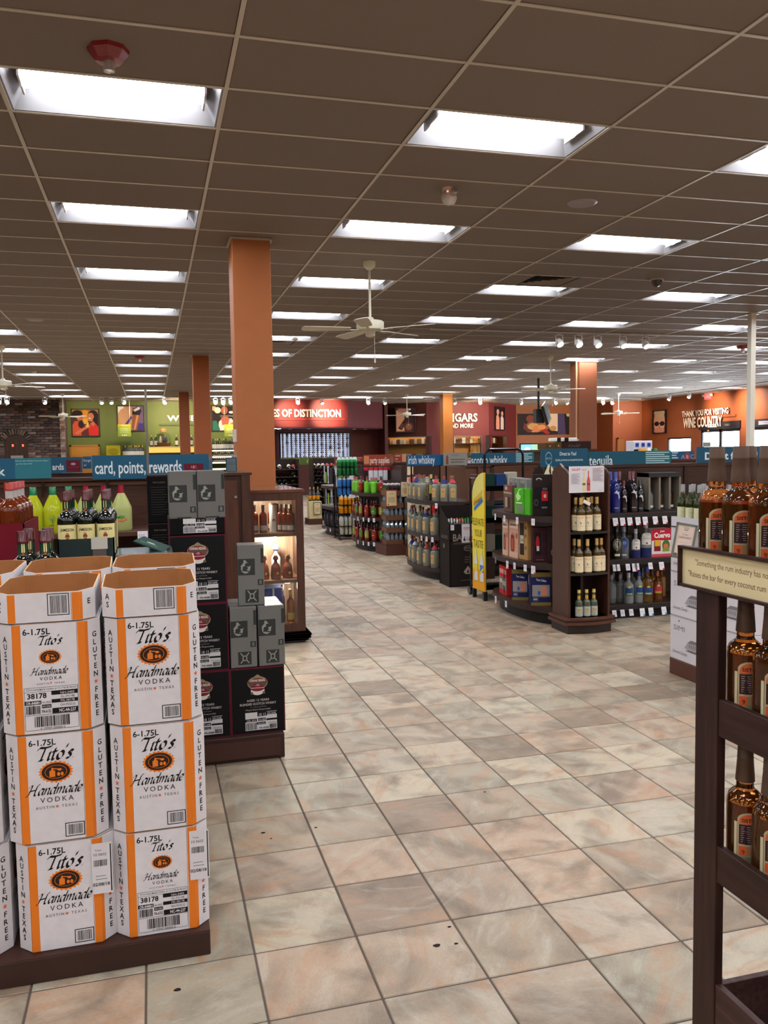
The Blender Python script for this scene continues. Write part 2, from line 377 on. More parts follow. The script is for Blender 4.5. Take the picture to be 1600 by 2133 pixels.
for k, (v, _, x, y) in enumerate(cells):
    if v == 0 and k < 300:
        o = bpy.data.objects.new('floor_tile', tile_me); S.collection.objects.link(o); o.parent = floor; o.location = (x, y, random.uniform(-.0006, .0006))
    else:
        dz = random.uniform(-.0005, .0005)
        n = len(rest.v); rest.v += [(x-h, y-h, -.003), (x+h, y-h, -.003), (x+h, y+h, -.003), (x-h, y+h, -.003), (x-h+.002, y-h+.002, dz), (x+h-.002, y-h+.002, dz), (x+h-.002, y+h-.002, dz), (x-h+.002, y+h-.002, dz)]
        i = rest.mi(FLOORM)
        for f in ((4, 5, 6, 7), (0, 1, 5, 4), (1, 2, 6, 5), (2, 3, 7, 6), (3, 0, 4, 7)): rest.f.append(tuple(n+q for q in f)); rest.c.append(BR); rest.m.append(i)
o = rest.build('distant_floor_tiles', floor); o['kind'] = 'stuff'
# a few chips and drips on the tiles
for k, (px, py, r) in enumerate(((910, 1970, .008), (936, 1931, .004), (950, 1966, .0045), (548, 1735, .006), (370, 2062, .007), (565, 1747, .003), (658, 1724, .004), (1010, 1650, .004))):
    t = (0-EYE)/((_w+(px-800)/FPX*_r-(py-1066.5)/FPX*_u)[2]); d = _w+(px-800)/FPX*_r-(py-1066.5)/FPX*_u
    x, y = d[0]*t, d[1]*t
    m = MB(); m.prism([(r*1.5*math.cos(a)*(1+.2*math.sin(3*a+k)), r*math.sin(a)) for a in [i*math.pi/6 for i in range(12)]], 0, .0012, C(34, 28, 26), MATTE)
    m.build('floor_chip', floor, (x, y, .0004))
# ceiling: slab above, grid bars, lay-in tiles
CEILC = C(133, 120, 110)
ceil = struct(MB().box(XL-.2, XR+.2, YN-.2, 36, ZC+.25, ZC+.4, C(90, 80, 70), MATTE).build('ceiling'), 'suspended ceiling of taupe lay in panels in a pale metal grid', 'ceiling')
CTM = mat('mineral_ceiling_panel', .9, var=.03, scale=60, bump=.05); BARM = mat('ceiling_grid_bar', .35)
barc = C(206, 196, 182)
for i in range(-10, 18):
    x = GX0+GW*i
    m = MB(); m.box(-.012, .012, YN, 34.9, 0, .006, barc, BARM); m.box(-.002, .002, YN, 34.9, .006, .04, barc, BARM); m.build('grid_runner', ceil, (x, 0, ZC-.006))
m = MB(); m.box(-.011, .011, 0, 0, 0, 0, barc, BARM) if False else None
cross = MB().box(XL, XR, -.0115, .0115, 0, .005, barc, BARM).me('cross_bar')
for j in range(-21, 51):
    o = bpy.data.objects.new('cross_bar', cross); S.collection.objects.link(o); o.parent = ceil; o.location = (0, GY0+GD*j, ZC-.0048)
lightcells = set()
FIX = []
for i in range(-6, 17, 2):
    for k in range(-5, 11):
        j = 1+4*k
        if i == 16 and k > 8: continue
        lightcells.add((i, j)); FIX.append((i, k, j))
VENTS = {(4, 8), (2, 18)}
cp = MB().box(-GW/2+.013, GW/2-.013, -GD/2+.0125, GD/2-.0125, 0, .014, CEILC, CTM, ch=.003).me('ceiling_panel')
cl = []
for i in range(-10, 18):
    for j in range(-21, 51):
        if (i, j) in lightcells or (i, j) in VENTS: continue
        x, y = GX0+GW*(i+.5), GY0+GD*(j+.5)
        if x-GW/2 < XL-.7 or y > 35.2: continue
        px, py = proj(x, y, ZC) if y > .5 else (9e3, 9e3)
        vis = y > 3.4 and -250 < px < 1900 and py > -120
        cl.append((0 if vis else 1, y, x))
cl.sort(); far = MB()
for k, (v, y, x) in enumerate(cl):
    if v == 0 and k < 300:
        o = bpy.data.objects.new('ceiling_panel', cp); S.collection.objects.link(o); o.parent = ceil; o.location = (x, y, ZC)
    else: far.box(x-GW/2+.013, x+GW/2-.013, y-GD/2+.0125, y+GD/2-.0125, ZC, ZC+.012, CEILC, CTM)
o = far.build('distant_ceiling_panels', ceil); o['kind'] = 'stuff'
# troffers
hx, hy = GW/2-.013, GD/2-.0125
m = MB(); wc = C(128, 127, 130); D = .12
ins = [(-hx+.09, -hy+.11), (hx-.09, -hy+.11), (hx-.09, hy-.11), (-hx+.09, hy-.11)]
out = [(-hx+.012, -hy+.012), (hx-.012, -hy+.012), (hx-.012, hy-.012), (-hx+.012, hy-.012)]; rim = [(-hx, -hy), (hx, -hy), (hx, hy), (-hx, hy)]
vs = [(x, y, -.001) for x, y in rim]+[(x, y, -.001) for x, y in out]+[(x, y, D) for x, y in ins]+[(x, y, D+.02) for x, y in rim]+[(x, y, .001) for x, y in rim]
fs = []
for i in range(4):
    k = (i+1) % 4; fs += [(i, k, 4+k, 4+i), (4+i, 4+k, 8+k, 8+i), (i, 12+i, 12+k, k)]
fs += [(8, 9, 10, 11), (15, 14, 13, 12)]
m.mesh(vs, fs, wc, WHITE); house_me = m.me('light_housing')
m = MB(); n = 10; L_, Wd = hx-.095, .115
P = [(Wd*math.cos(math.pi*q/n), D-.012-.08*math.sin(math.pi*q/n)) for q in range(n+1)]
for q in range(n):
    (a, b), (c, d) = P[q], P[q+1]; m.poly([(-L_, a, b), (-L_, c, d), (L_, c, d), (L_, a, b)], (.95, .96, 1.), GLOW)
m.poly([(-L_, a, b) for a, b in P], (.95, .96, 1.), GLOW); m.poly([(L_, a, b) for a, b in P[::-1]], (.95, .96, 1.), GLOW); glow_me = m.me('diffuser')
m = MB(); m.box(-L_-.004, L_+.004, -.142, -.128, D-.02, D-.008, C(170, 168, 170), METAL); m.box(-L_-.004, L_+.004, .128, .142, D-.02, D-.008, C(170, 168, 170), METAL)
m.box(-L_-.012, -L_, -.13, .13, .03, D-.008, C(205, 203, 202), WHITE); m.box(L_, L_+.012, -.13, .13, .03, D-.008, C(205, 203, 202), WHITE); basket_me = m.me('basket_rail')
ROWN = {-6: 'out past the brick wall corner', -4: 'over the brick wall side', -2: 'left of the red ceiling alarms', 0: 'with the red fire alarms', 2: 'with the near ceiling fan', 4: 'with the square air vent', 6: 'above the yellow banner aisle', 8: 'between square air vent and tall white post', 10: 'over the hanging television', 12: 'beside the tall white post', 14: 'near the lit country sign wall', 16: 'along the lit country sign wall'}
root = thing('ceiling_light', '', 'ceiling light')
for nme, me_ in (('light_housing', house_me), ('diffuser', glow_me), ('basket_rail', basket_me)):
    o = bpy.data.objects.new(nme, me_); S.collection.objects.link(o); o.parent = root
pl = Proto(root)
for i, k, j in FIX:
    pl.place((GX0+GW*(i+.5), GY0+GD*(j+.5), ZC), label='%s ceiling light from the near wall, row %s' % (ORD[k+5], ROWN[i]), group='recessed ceiling lights')
# supply vents
for (i, j), lb in zip(sorted(VENTS), ('square louvred air vent in the ceiling beyond the near ceiling fan', 'square louvred air vent in the ceiling before the track light rail')):
    x, y = GX0+GW*(i+.5), GY0+GD*(j+.5)
    t = thing('ceiling_vent', lb, 'vent', (x, y, ZC))
    MB().box(-hx, hx, -hy, hy, .03, .05, C(52, 46, 42), MATTE).build('backing', t)
    for q in range(4):
        a = hy-.02-.062*q; m = MB()
        for s_ in (-1, 1):
            for (u, w) in (((-a, -a), (a, -a)), ((a, -a), (a, a)), ((a, a), (-a, a)), ((-a, a), (-a, -a))):
                pass
        b = a-.03
        for c0, c1, d0, d1 in (((-a, -a), (a, -a), (b, -b), (-b, -b)), ((a, -a), (a, a), (b, b), (b, -b)), ((a, a), (-a, a), (-b, b), (b, b)), ((-a, a), (-a, -a), (-b, -b), (-b, b))):
            m.poly([(*c0, .002), (*c1, .002), (*d0, .022), (*d1, .022)], C(150, 138, 124), WHITE)
        m.build('louvre', t)
    for s_ in (-1, 1): MB().box(s_*(hx-.15)-.15, s_*(hx-.15)+.15, -hy, hy, -.002, .01, CEILC, CTM).build('vent_panel', t)
# walls -------------------------------------------------------------
def wallseg(name, a, b, col, label, z0=0., z1=ZC+.1, th=.14, material=PAINT):
    (x0, y0), (x1, y1) = a, b; L = math.hypot(x1-x0, y1-y0); m = MB().box(0, L, 0, th, z0, z1, col, material)
    o = m.build(name, None, (x0, y0, 0), math.atan2(y1-y0, x1-x0)); return struct(o, label)
wallseg('wall_left', (XL, YN), (XL, 31.9), C(120, 96, 72), 'plain tan side wall of the shop')
wallseg('wall_near', (XR, YN), (XL, YN), C(165, 130, 95), 'plain tan wall by the tills')
GY = 32.3; PB, PC, PD, PE, PF, PG = (4.4, GY), (7.45, 32.75), (9.15, 34.0), (10.9, 32.8), (13.6, 32.7), (15.6, 34.4)
wallseg('wall_back', (-3.05, GY), PB, GREEN, 'green painted wall of the wine department')
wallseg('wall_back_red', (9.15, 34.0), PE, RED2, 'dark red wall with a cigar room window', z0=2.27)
wallseg('wall_cigar_room', PE, PF, RED, 'red wall under the cigars letters', z0=2.27)
wallseg('wall_angled_red', PF, PG, RED, 'angled red wall beside the cigar room', z0=2.27)
# below the window heads: piers and sills
def pier(a, b, t0, t1, z0, z1, col, name='wall_pier'):
    x0, y0 = a; x1, y1 = b; p = lambda t: (x0+(x1-x0)*t, y0+(y1-y0)*t)
    return wallseg(name, p(t0), p(t1), col, 'red wall pier between the cigar room windows', z0, z1)
def tof(a, b, px):     # parameter of the photograph column px along the wall foot a-b
    lo, hi = -.2, 1.2
    for _ in range(40):
        m_ = (lo+hi)/2
        if proj(a[0]+(b[0]-a[0])*m_, a[1]+(b[1]-a[1])*m_, 1.6)[0] < px: lo = m_
        else: hi = m_
    return lo
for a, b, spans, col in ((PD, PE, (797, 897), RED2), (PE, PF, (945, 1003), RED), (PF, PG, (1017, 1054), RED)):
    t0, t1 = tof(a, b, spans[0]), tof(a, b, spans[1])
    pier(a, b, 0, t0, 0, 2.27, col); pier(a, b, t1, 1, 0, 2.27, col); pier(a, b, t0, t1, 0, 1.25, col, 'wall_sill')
wallseg('wall_back_orange', (15.6, 34.4), (20.5, 34.4), OWALL2, 'orange wall behind the wide food picture')
wallseg('wall_return_orange', (18.95, 34.4), (18.95, 31.95), C(120, 60, 30), 'short dark orange return wall', th=.1)
wallseg('wall_angled_orange', (18.95, 31.95), (XR, 31.6), C(138, 68, 32), 'dark orange wall behind the tan door')
# upper bulkhead with the distinction letters, dark alcove under it
bz = 2.62
wallseg('wall_bulkhead', (4.4, 31.2), (7.3, 31.55), C(128, 40, 36), 'red bulkhead under the distinction letters', z0=bz)
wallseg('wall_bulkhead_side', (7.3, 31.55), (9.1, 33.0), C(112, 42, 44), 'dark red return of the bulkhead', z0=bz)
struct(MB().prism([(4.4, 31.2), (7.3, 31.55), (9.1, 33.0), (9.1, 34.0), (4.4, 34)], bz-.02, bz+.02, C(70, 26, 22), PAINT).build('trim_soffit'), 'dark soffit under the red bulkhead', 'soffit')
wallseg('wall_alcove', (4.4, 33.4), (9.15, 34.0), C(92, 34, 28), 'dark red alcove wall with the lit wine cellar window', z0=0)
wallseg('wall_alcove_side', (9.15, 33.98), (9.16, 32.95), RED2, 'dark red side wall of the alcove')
# right wall with door and window openings
RX = XR
def rspan(y0, y1, z0, z1, name='wall_right', lb='orange wall with the lit country letters'):
    m = MB().box(RX, RX+.15, y0, y1, z0, z1, OWALL, PAINT); return struct(m.build(name), lb)
OPN = [(28.2, 29.75), (25.4, 27.6), (22.6, 24.95)]     # window, first doorway, second doorway (depth ranges)
DH = 2.3
rspan(YN, 22.6, 0, ZC+.1, 'wall_right'); rspan(22.6, 31.6, DH+.24, ZC+.1, 'wall_right_upper', 'orange wall above the glass entrance doors')
for a, b in ((24.95, 25.4), (27.6, 28.2), (29.75, 31.7)): rspan(a, b, 0, DH+.24, 'wall_right_pier', 'orange pier beside the entrance openings')
rspan(28.2, 29.75, 0, .75, 'wall_right_sill', 'orange wall below the bright window'); rspan(28.2, 29.75, 2.05, DH+.24, 'wall_right_lintel', 'orange wall over the bright window')
for k, (a, b) in enumerate(OPN):
    if k == 0:
        m = MB(); t = struct(bpy.data.objects.new('window_1', None), 'bright shop window right of the sunglasses picture', 'window'); S.collection.objects.link(t)
        m.box(RX+.05, RX+.06, a+.06, b-.06, .8, 2.0, WH, PANE); m.build('pane', t)
        m = MB()
        for q in ((a, a+.06, .75, 2.05), (b-.06, b, .75, 2.05), (a, b, .75, .81), (a, b, 1.99, 2.05)): m.box(RX+.02, RX+.1, *q, C(40, 36, 36), PAINT)
        m.build('window_frame', t)
    else:
        t = struct(bpy.data.objects.new('door_%d' % k, None), ('glass entrance doors with a black header nearest the sunglasses picture', 'glass entrance doors with black header behind the tall white post')[k-1], 'door'); S.collection.objects.link(t)
        MB().box(RX-.06, RX+.1, a-.05, b+.05, DH, DH+.27, C(30, 27, 30), PAINT).build('header', t)
        w = (b-a)/2
        for q in (0, 1):
            y0 = a+q*w; m = MB()
            for s_ in ((y0, y0+.07, 0, DH), (y0+w-.07, y0+w, 0, DH), (y0, y0+w, 0, .2), (y0, y0+w, DH-.1, DH)): m.box(RX+.02, RX+.07, *s_, C(34, 32, 34), PAINT)
            d = m.build('door_leaf', t); MB().box(RX+.04, RX+.05, y0+.07, y0+w-.07, .2, DH-.1, WH, PANE).build('pane', d)
            MB().box(RX-.03, RX-.0, y0+w*.5-.02, y0+w*.5+.02, .95, 1.25, C(170, 170, 170), METAL).build('handle', d)
        F = frame((RX-.06, (a+b)/2, DH+.14), (0, -1, 0), (0, 0, 1)); m = MB()
        m.decal(F, [('r', -.62, -.06, -.1, .06, C(226, 216, 232)), ('t', 'ENTRANCE', -.36, -.03, .1, C(90, 70, 110), {'b': .01}), ('r', .3, -.04, .66, .05, C(70, 66, 70)), ('t', 'PUSH', .48, -.03, .08, C(150, 150, 150))], eps=.003)
        m.build('header_sign', t)
# ---- brick wall with arched niche ------------------------------------------------
BY = 31.7
bx1 = at(126, 900, BY)[0]
bw = struct(MB().box(XL, bx1-.005, BY+.03, BY+.5, 0, ZC+.1, C(88, 78, 70), MATTE).build('wall_brick'), 'dark mixed brick wall with an arched niche')
bcols = [C(84, 68, 64), C(112, 88, 80), C(70, 60, 58), C(134, 116, 106), C(100, 74, 66), C(158, 144, 134), C(92, 82, 80), C(78, 58, 54)]
BM = mat('brick_face', .9, var=.25, scale=14, bump=.2)
bme = []
for c in bcols: bme.append(MB().box(-.128, .128, -.03, .02, -.04, .04, c, BM, ch=.006).me('brick'))
nx0, nx1 = at(10, 940, BY)[0], at(59, 940, BY)[0]; ncx, nr = (nx0+nx1)/2, (nx1-nx0)/2; nz = at(35, 928, BY)[1]
cnt = 0; rest = MB()
for r in range(0, 45):
    z = 3.62-.0915*r-.02
    if z < .1: break
    x = bx1-.13-(.13 if r % 2 else 0)
    while x > -5.6:
        dx, dz = abs(x-ncx), z-nz
        hid = (dx < nr+.24 and dz < 0 and z > .9) or (dz >= 0 and math.hypot(dx, dz) < nr+.24)
        if not hid and random.random() > .0:
            k = random.choices(range(8), (5, 5, 4, 3, 4, 1, 4, 4))[0]; yy = BY+.02+random.uniform(-.008, .006)
            if cnt < 300 and z > 1.55:
                o = bpy.data.objects.new('brick', bme[k]); S.collection.objects.link(o); o.parent = bw; o.location = (x, yy, z); cnt += 1
            else: rest.box(x-.128, x+.128, yy-.03, yy+.02, z-.04, z+.04, bcols[k], BM)
        x -= .268
o = rest.build('brickwork', bw); o['kind'] = 'stuff'
for k in range(17):      # voussoirs over the niche
    a = math.pi*(k+.5)/17; c = random.choice((C(104, 88, 78), C(84, 68, 60), C(66, 56, 52), C(120, 100, 82)))
    F = frame((ncx, BY-.0, nz), (1, 0, 0), (0, 0, 1)); w = .055; r0, r1 = nr+.01, nr+.2
    u, v = math.cos(a), math.sin(a); p = [(u*r0-v*w*.8, v*r0+u*w*.8), (u*r0+v*w*.8, v*r0-u*w*.8), (u*r1+v*w*1.3, v*r1-u*w*1.3), (u*r1-v*w*1.3, v*r1+u*w*1.3)]
    MB().plate(p, .04, c, F, BM).build('arch_brick', bw)
for s_ in (-1, 1):
    for k in range(7): MB().box(ncx+s_*(nr+.12)-.12, ncx+s_*(nr+.12)+.12, BY-.02, BY+.03, nz-.1-.0915*k-.04, nz-.1-.0915*k+.04, random.choice(bcols), BM).build('jamb_brick', bw)
t = thing('arched_door', 'arched brown wooden door in the brick wall niche with two red lamps', 'door', (ncx, BY+.028, 0))
F = frame((0, 0, nz), (1, 0, 0), (0, 0, 1)); pts = [(-nr, -nz), (nr, -nz)]+[(nr*math.cos(math.pi*k/14), nr*math.sin(math.pi*k/14)) for k in range(15)]
MB().plate(pts, .03, C(58, 36, 24), F, WOOD).build('door_panel', t)
for k in range(5): MB().box(-nr*.8+k*nr*.4-.02+.02, -nr*.8+k*nr*.4+.02, -.045, -.028, .9, nz+nr*.35, C(84, 52, 30), WOOD).build('plank_batten', t)
for k, px in enumerate((27, 48)):
    x, z = at(px, 928, BY); MB().cyl(x-ncx, -.06, z-.04, z+.04, .03, (1., .15, .08), mat('red_lamp', .4, emit=1.5), 10).build('red_lamp', t)
x, z = at(36, 953, BY); MB().box(x-ncx-.2, x-ncx+.2, -.08, -.05, z-.12, z+.07, C(150, 146, 132), PRINT).build('notice', t)
# quoin return of the brick wall
qx0, qx1 = bx1, at(137, 900, BY)[0]
q = struct(MB().box(qx0, qx1, BY-.16, GY+.2, 0, ZC+.1, C(120, 108, 100), MATTE).build('wall_brick_end'), 'lighter brick pier where brick meets the green wall')
for r in range(38):
    z = 3.6-.0915*r
    if z < .8: break
    w = (qx1-qx0); off = .06 if r % 2 else -.04; mid = (qx0+qx1)/2+off
    for a, b in ((qx0+.004, mid-.006), (mid+.006, qx1-.004)):
        MB().box(a, b, BY-.19, BY-.15, z-.04, z+.04, random.choice((C(150, 128, 112), C(126, 96, 84), C(168, 150, 136), C(110, 80, 72))), BM).build('brick', q)
# ---- orange columns ------------------------------------------------------------
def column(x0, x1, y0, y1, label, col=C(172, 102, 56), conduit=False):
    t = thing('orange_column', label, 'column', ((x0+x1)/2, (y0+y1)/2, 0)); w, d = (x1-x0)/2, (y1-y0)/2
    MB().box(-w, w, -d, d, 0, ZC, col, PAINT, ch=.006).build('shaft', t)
    m = MB(); wc = C(190, 176, 158)
    for q in ((-w-.02, w+.02, -d-.02, -d), (-w-.02, w+.02, d, d+.02), (-w-.02, -w, -d, d), (w, w+.02, -d, d)): m.box(*q, ZC-.022, ZC-.004, wc, WHITE)
    m.build('ceiling_trim', t)
    MB().box(-w-.012, w+.012, -d-.012, d+.012, 0, .14, BR, PAINT).build('base_skirt', t)
    if conduit:
        MB().tube([(-w-.02, -d+.1, 1.75), (-w-.02, -d+.1, ZC)], .022, C(196, 150, 110), PAINT).build('conduit', t)
        MB().box(-w-.09, -w, -d+.02, -d+.16, 1.72, 1.86, C(205, 190, 178), WHITE).build('junction_box', t)
    return t
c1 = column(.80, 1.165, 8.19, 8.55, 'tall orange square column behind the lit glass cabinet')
x, z = at(502, 887, 8.19); MB().box(-.215, -.18, -.17, -.08, 1.72, 1.84, C(214, 196, 186), WHITE).build('switch_plate', c1)
MB().box(-.225, -.18, -.16, -.02, 1.33, 1.6, C(160, 156, 160), WHITE).build('wall_phone', c1)
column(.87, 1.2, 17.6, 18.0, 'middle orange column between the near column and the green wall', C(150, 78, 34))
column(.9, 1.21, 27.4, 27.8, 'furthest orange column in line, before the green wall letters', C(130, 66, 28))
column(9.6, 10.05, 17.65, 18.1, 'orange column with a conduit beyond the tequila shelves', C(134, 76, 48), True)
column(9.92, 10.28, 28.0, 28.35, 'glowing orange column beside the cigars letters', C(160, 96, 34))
t = thing('white_post', 'slim white square steel post from ceiling by the entrance doors', 'post', (9.02, 11.15, 0))
MB().box(-.045, .045, -.045, .045, 0, ZC, C(226, 222, 206), WHITE, ch=.004).build('shaft', t); MB().box(-.075, .075, -.075, .075, ZC-.02, ZC-.005, C(226, 222, 206), WHITE).build('ceiling_plate', t)
# unseen outer shell added to block daylight leaks behind the cigar room and alcove
wallseg('wall_blocker_back', (XL, 35.95), (XR+.1, 35.95), C(90, 60, 44), 'plain rear wall inside the cigar room')
wallseg('wall_blocker_left', (XL, 31.9), (XL, 36), C(90, 60, 44), 'plain end of the side wall')
rspan(31.6, 36, 0, ZC+.1, 'wall_blocker_right', 'plain end of the entrance wall')
# ---- ceiling fans ---------------------------------------------------------------
CRM = C(222, 220, 200)
def make_fan():
    t = thing('ceiling_fan', 'x', 'ceiling fan')
    MB().lathe([(.001, 0), (.07, 0), (.065, -.05), (.03, -.085), (.014, -.09)], CRM, WHITE, 20).build('canopy', t, (0, 0, ZC), smooth=True)
    MB().cyl(0, 0, -.62, -.08, .0135, CRM, WHITE, 10).build('downrod', t, (0, 0, ZC))
    h = MB().lathe([(.014, .09), (.03, .085), (.05, .055), (.135, .045), (.15, .03), (.15, -.03), (.14, -.05), (.06, -.06), (.055, -.07), (.05, -.115), (.03, -.125), (.001, -.125)], CRM, WHITE, 28).build('motor_housing', t, (0, 0, ZC-.68), smooth=True)
    m = MB(); m.cyl(.04, -.02, -.36, -.1, .003, C(190, 186, 170), WHITE, 5); m.lathe([(.001, -.41), (.01, -.4), (.008, -.36), (.001, -.355)], CRM, WHITE, 8, .04, -.02); m.build('pull_chain', t, (0, 0, ZC-.68))
    for k in range(5):
        a = math.pi*2*k/5+.35; m = MB()
        m.box(.13, .26, -.018, .018, -.055, -.048, CRM, WHITE)
        ir = m.build('blade_iron', t, (0, 0, ZC-.68), a)
        pts = [(.22, -.05), (.3, -.062), (.6, -.075), (.72, -.07), (.745, -.04), (.745, .04), (.72, .07), (.6, .075), (.3, .062), (.22, .05)]
        m = MB(); vs = [(x, y, -.045+y*.16+dz) for dz in (0, .006) for x, y in pts]; n = len(pts)
        m.mesh(vs, [tuple(range(n))[::-1], tuple(range(n, 2*n))]+[(i, (i+1) % n, n+(i+1) % n, n+i) for i in range(n)], C(214, 212, 192), WHITE)
        m.build('blade', t, (0, 0, ZC-.68), a)
    return t
pf = Proto(make_fan())
for x, y, rz, lb in ((2.34, 8.94, .2, 'large cream ceiling fan nearest the camera beside the tall orange column'), (8.49, 16.9, .5, 'cream ceiling fan over the irish and scotch whisky aisle'),
                     (-2.57, 16.76, .1, 'cream ceiling fan before the brick wall'), (-2.67, 28.7, .62, 'white ceiling fan beside the couple drinking wine picture'),
                     (8.75, 28.5, 0., 'white ceiling fan before the cigar picture'), (3.0, 28.7, .3, 'white ceiling fan between the orange columns'), (16.6, 27.6, .4, 'white ceiling fan behind the conduit column')):
    pf.place((x, y, 0), rz, lb, 'ceiling fans')
# ---- track lights -----------------------------------------------------------------
def head_proto():
    t = thing('track_spotlight', 'x', 'spotlight')
    MB().box(-.03, .03, -.025, .025, -.035, 0, C(225, 225, 225), WHITE, ch=.004).build('mount', t)
    m = MB(); m.box(-.075, -.068, -.012, .012, -.2, -.03, C(230, 230, 230), WHITE); m.box(.068, .075, -.012, .012, -.2, -.03, C(230, 230, 230), WHITE); m.box(-.075, .075, -.012, .012, -.037, -.03, C(230, 230, 230), WHITE); m.build('yoke', t)
    h = MB().lathe([(.001, .07), (.04, .065), (.06, .03), (.066, -.06), (.058, -.062), (.05, -.03)], C(235, 235, 235), WHITE, 18).build('lamp_shell', t, (0, 0, -.16), smooth=True); h.rotation_euler = (R_(-40), 0, 0)
    f = MB().lathe([(.05, -.032), (.001, -.03)], (1., .9, .75), LAMPM, 16).build('lamp_face', h)
    return t
ph = Proto(head_proto())
def spot(x, y, tx, ty, tz, power, ang=38, col=(1., .78, .55)):
    l = bpy.data.lights.new('spot', 'SPOT'); l.energy = power*.8; l.spot_size = R_(ang*1.7); l.spot_blend = 1.; l.color = col; l.shadow_soft_size = .05
    o = bpy.data.objects.new('spot_beam', l); S.collection.objects.link(o); o.location = (x, y, ZC-.28)
    o.rotation_euler = (Vector((tx, ty, tz))-Vector((x, y, ZC-.28))).to_track_quat('-Z', 'Y').to_euler()
def rail(x0, x1, y0, y1, label):
    L = math.hypot(x1-x0, y1-y0); t = thing('track_rail', label, 'track', ((x0+x1)/2, (y0+y1)/2, ZC), math.atan2(y1-y0, x1-x0))
    MB().box(-L/2, L/2, -.018, .018, -.03, -.007, C(222, 222, 220), WHITE).build('channel', t); MB().box(-.09, .09, -.03, .03, -.032, -.004, C(210, 210, 208), WHITE).build('feed_box', t)
Y1 = 13.4
a, b = gx(757, Y1), gx(1400, Y1)+.6
rail(4.55, 12.1, Y1, Y1, 'long white track rail crossing the ceiling behind the near fan')
for k, px in enumerate((1165, 1205, 1245, 1298, 1345)):
    ph.place((at(px, 735, Y1)[0], Y1, ZC-.03), .1, '%s white spotlight on the near rail above the conduit column' % ORD[k], 'spotlights on the near rail')
YF = 29.9
rail(-5., 1.8, YF, YF, 'white track rail before the brick and green walls'); rail(3.2, 9.8, YF, YF, 'white track rail before the red walls'); rail(10.2, 19., YF, YF, 'white track rail before the orange wall')
far_heads = [(3, 'leftmost spotlight of the brick wall rail', 0), (20, 'white spotlight above the brick niche', 0), (98, 'white spotlight above the lighter brick pier', 0), (216, 'white spotlight before the couple picture', 0),
 (236, 'small white spotlight between two wine pictures', 0), (262, 'white spotlight above the champagne bottle picture', 0), (347, 'white spotlight above the green wall letters', 1), (452, 'first of three bright spotlights between the orange columns', 1),
 (468, 'second of three bright spotlights between the orange columns', 1), (484, 'third of three bright spotlights between the orange columns', 1), (623, 'bright spotlight above the word OF on the red wall', 1), (673, 'dark backed spotlight above the word DISTINCTION', 1),
 (769, 'large white spotlight at the end of the bulkhead', 0), (803, 'small white spotlight left of the cigar picture', 0), (948, 'small spotlight touching the glowing column', 0), (1001, 'large white spotlight above the cigars letters', 1), (1086, 'spotlight over the left end of the wide food picture', 1),
 (1158, 'white spotlight over the middle of the wide food picture', 1), (1181, 'small spotlight over the right end of the wide food picture', 0), (1256, 'first spotlight behind the conduit column', 0), (1275, 'second spotlight behind the conduit column', 0)]
for px, lb, on in far_heads:
    x = gx(px, YF); ph.place((x, YF, ZC-.03), .3, lb, 'spotlights before the far walls')
for px, py, ty, pw, an in ((360, 868, GY, 620, 40), (455, 870, GY, 260, 45), (490, 870, GY, 260, 45), (600, 862, 31.3, 420, 34), (680, 860, 31.45, 820, 34), (975, 868, 32.8, 760, 36), (1100, 870, 34.4, 200, 60), (1160, 880, 34.4, 300, 60), (1230, 900, 34.4, 260, 50), (180, 880, GY, 200, 40), (275, 880, GY, 170, 40), (850, 870, 33.1, 90, 40), (1040, 875, 33.5, 120, 30)):
    tx, tz = at(px, py, ty); spot(tx, YF-.05, tx+.05, ty, tz, pw, an)
spot(10.2, 26.7, 10.1, 28., 3.1, 120, 50, (1., .75, .4))
for yy, lb in ((27.4, 'first white globe spotlight over the country letters'), (26.2, 'second white globe spotlight over the country letters'), (21.6, 'white spotlight right of the tall post on the entrance wall')):
    ph.place((18.6, yy, ZC-.03), -1.4, lb, 'spotlights before the entrance wall')
t = thing('track_rail', 'dark track rail before the entrance wall', 'track', (18.6, 25, ZC)); MB().box(-.018, .018, -3.8, 3.8, -.03, -.007, C(150, 150, 152), WHITE).build('channel', t)
spot(18.6, 26.4, XR, 26.6, 2.95, 480, 42); spot(18.6, 25.2, XR, 25., 2.95, 520, 42); spot(18.6, 27.4, XR, 29.2, 2.6, 160, 40)
# ---- fire alarms, detectors, speakers --------------------------------------------
def alarm(x, y, label, s=1.):
    t = thing('fire_alarm', label, 'fire alarm', (x, y, ZC))
    MB().lathe([(.001, 0), (.105*s, 0), (.1*s, -.02*s), (.07*s, -.06*s), (.001, -.065*s)], C(140, 34, 40), GLOSS, 8).build('alarm_body', t, smooth=False)
    MB().lathe([(.001, -.06*s), (.03*s, -.062*s), (.028*s, -.11*s), (.001, -.115*s)], C(235, 232, 226), CLEAR, 10).build('strobe_lens', t)
    F = frame((0, -.078*s, -.035*s), (1, 0, 0), (0, .45, .9)); MB().decal(F, [('t', 'FIRE', 0, -.012, .03*s, C(220, 160, 160))], eps=.001).build('fire_lettering', t)
alarm(-.142, 4.63, 'red fire alarm with clear strobe on the ceiling above the nearest light')
x, y = at(290, 729, 17.6)[0], 17.6; alarm(x, 18.1, 'distant red fire alarm in the row of lights over the whiskey stacks')
alarm(12.8, 25.3, 'small red fire alarm before the angled red wall'); alarm(11.6, 14.6, 'red fire alarm left of the tall white post', 1.2)
t = thing('motion_sensor', 'white motion sensor with a red light on the ceiling', 'sensor', (2.32, 6.37, ZC))
MB().cyl(0, 0, -.03, 0, .05, C(220, 214, 208), WHITE, 18).build('sensor_base', t)
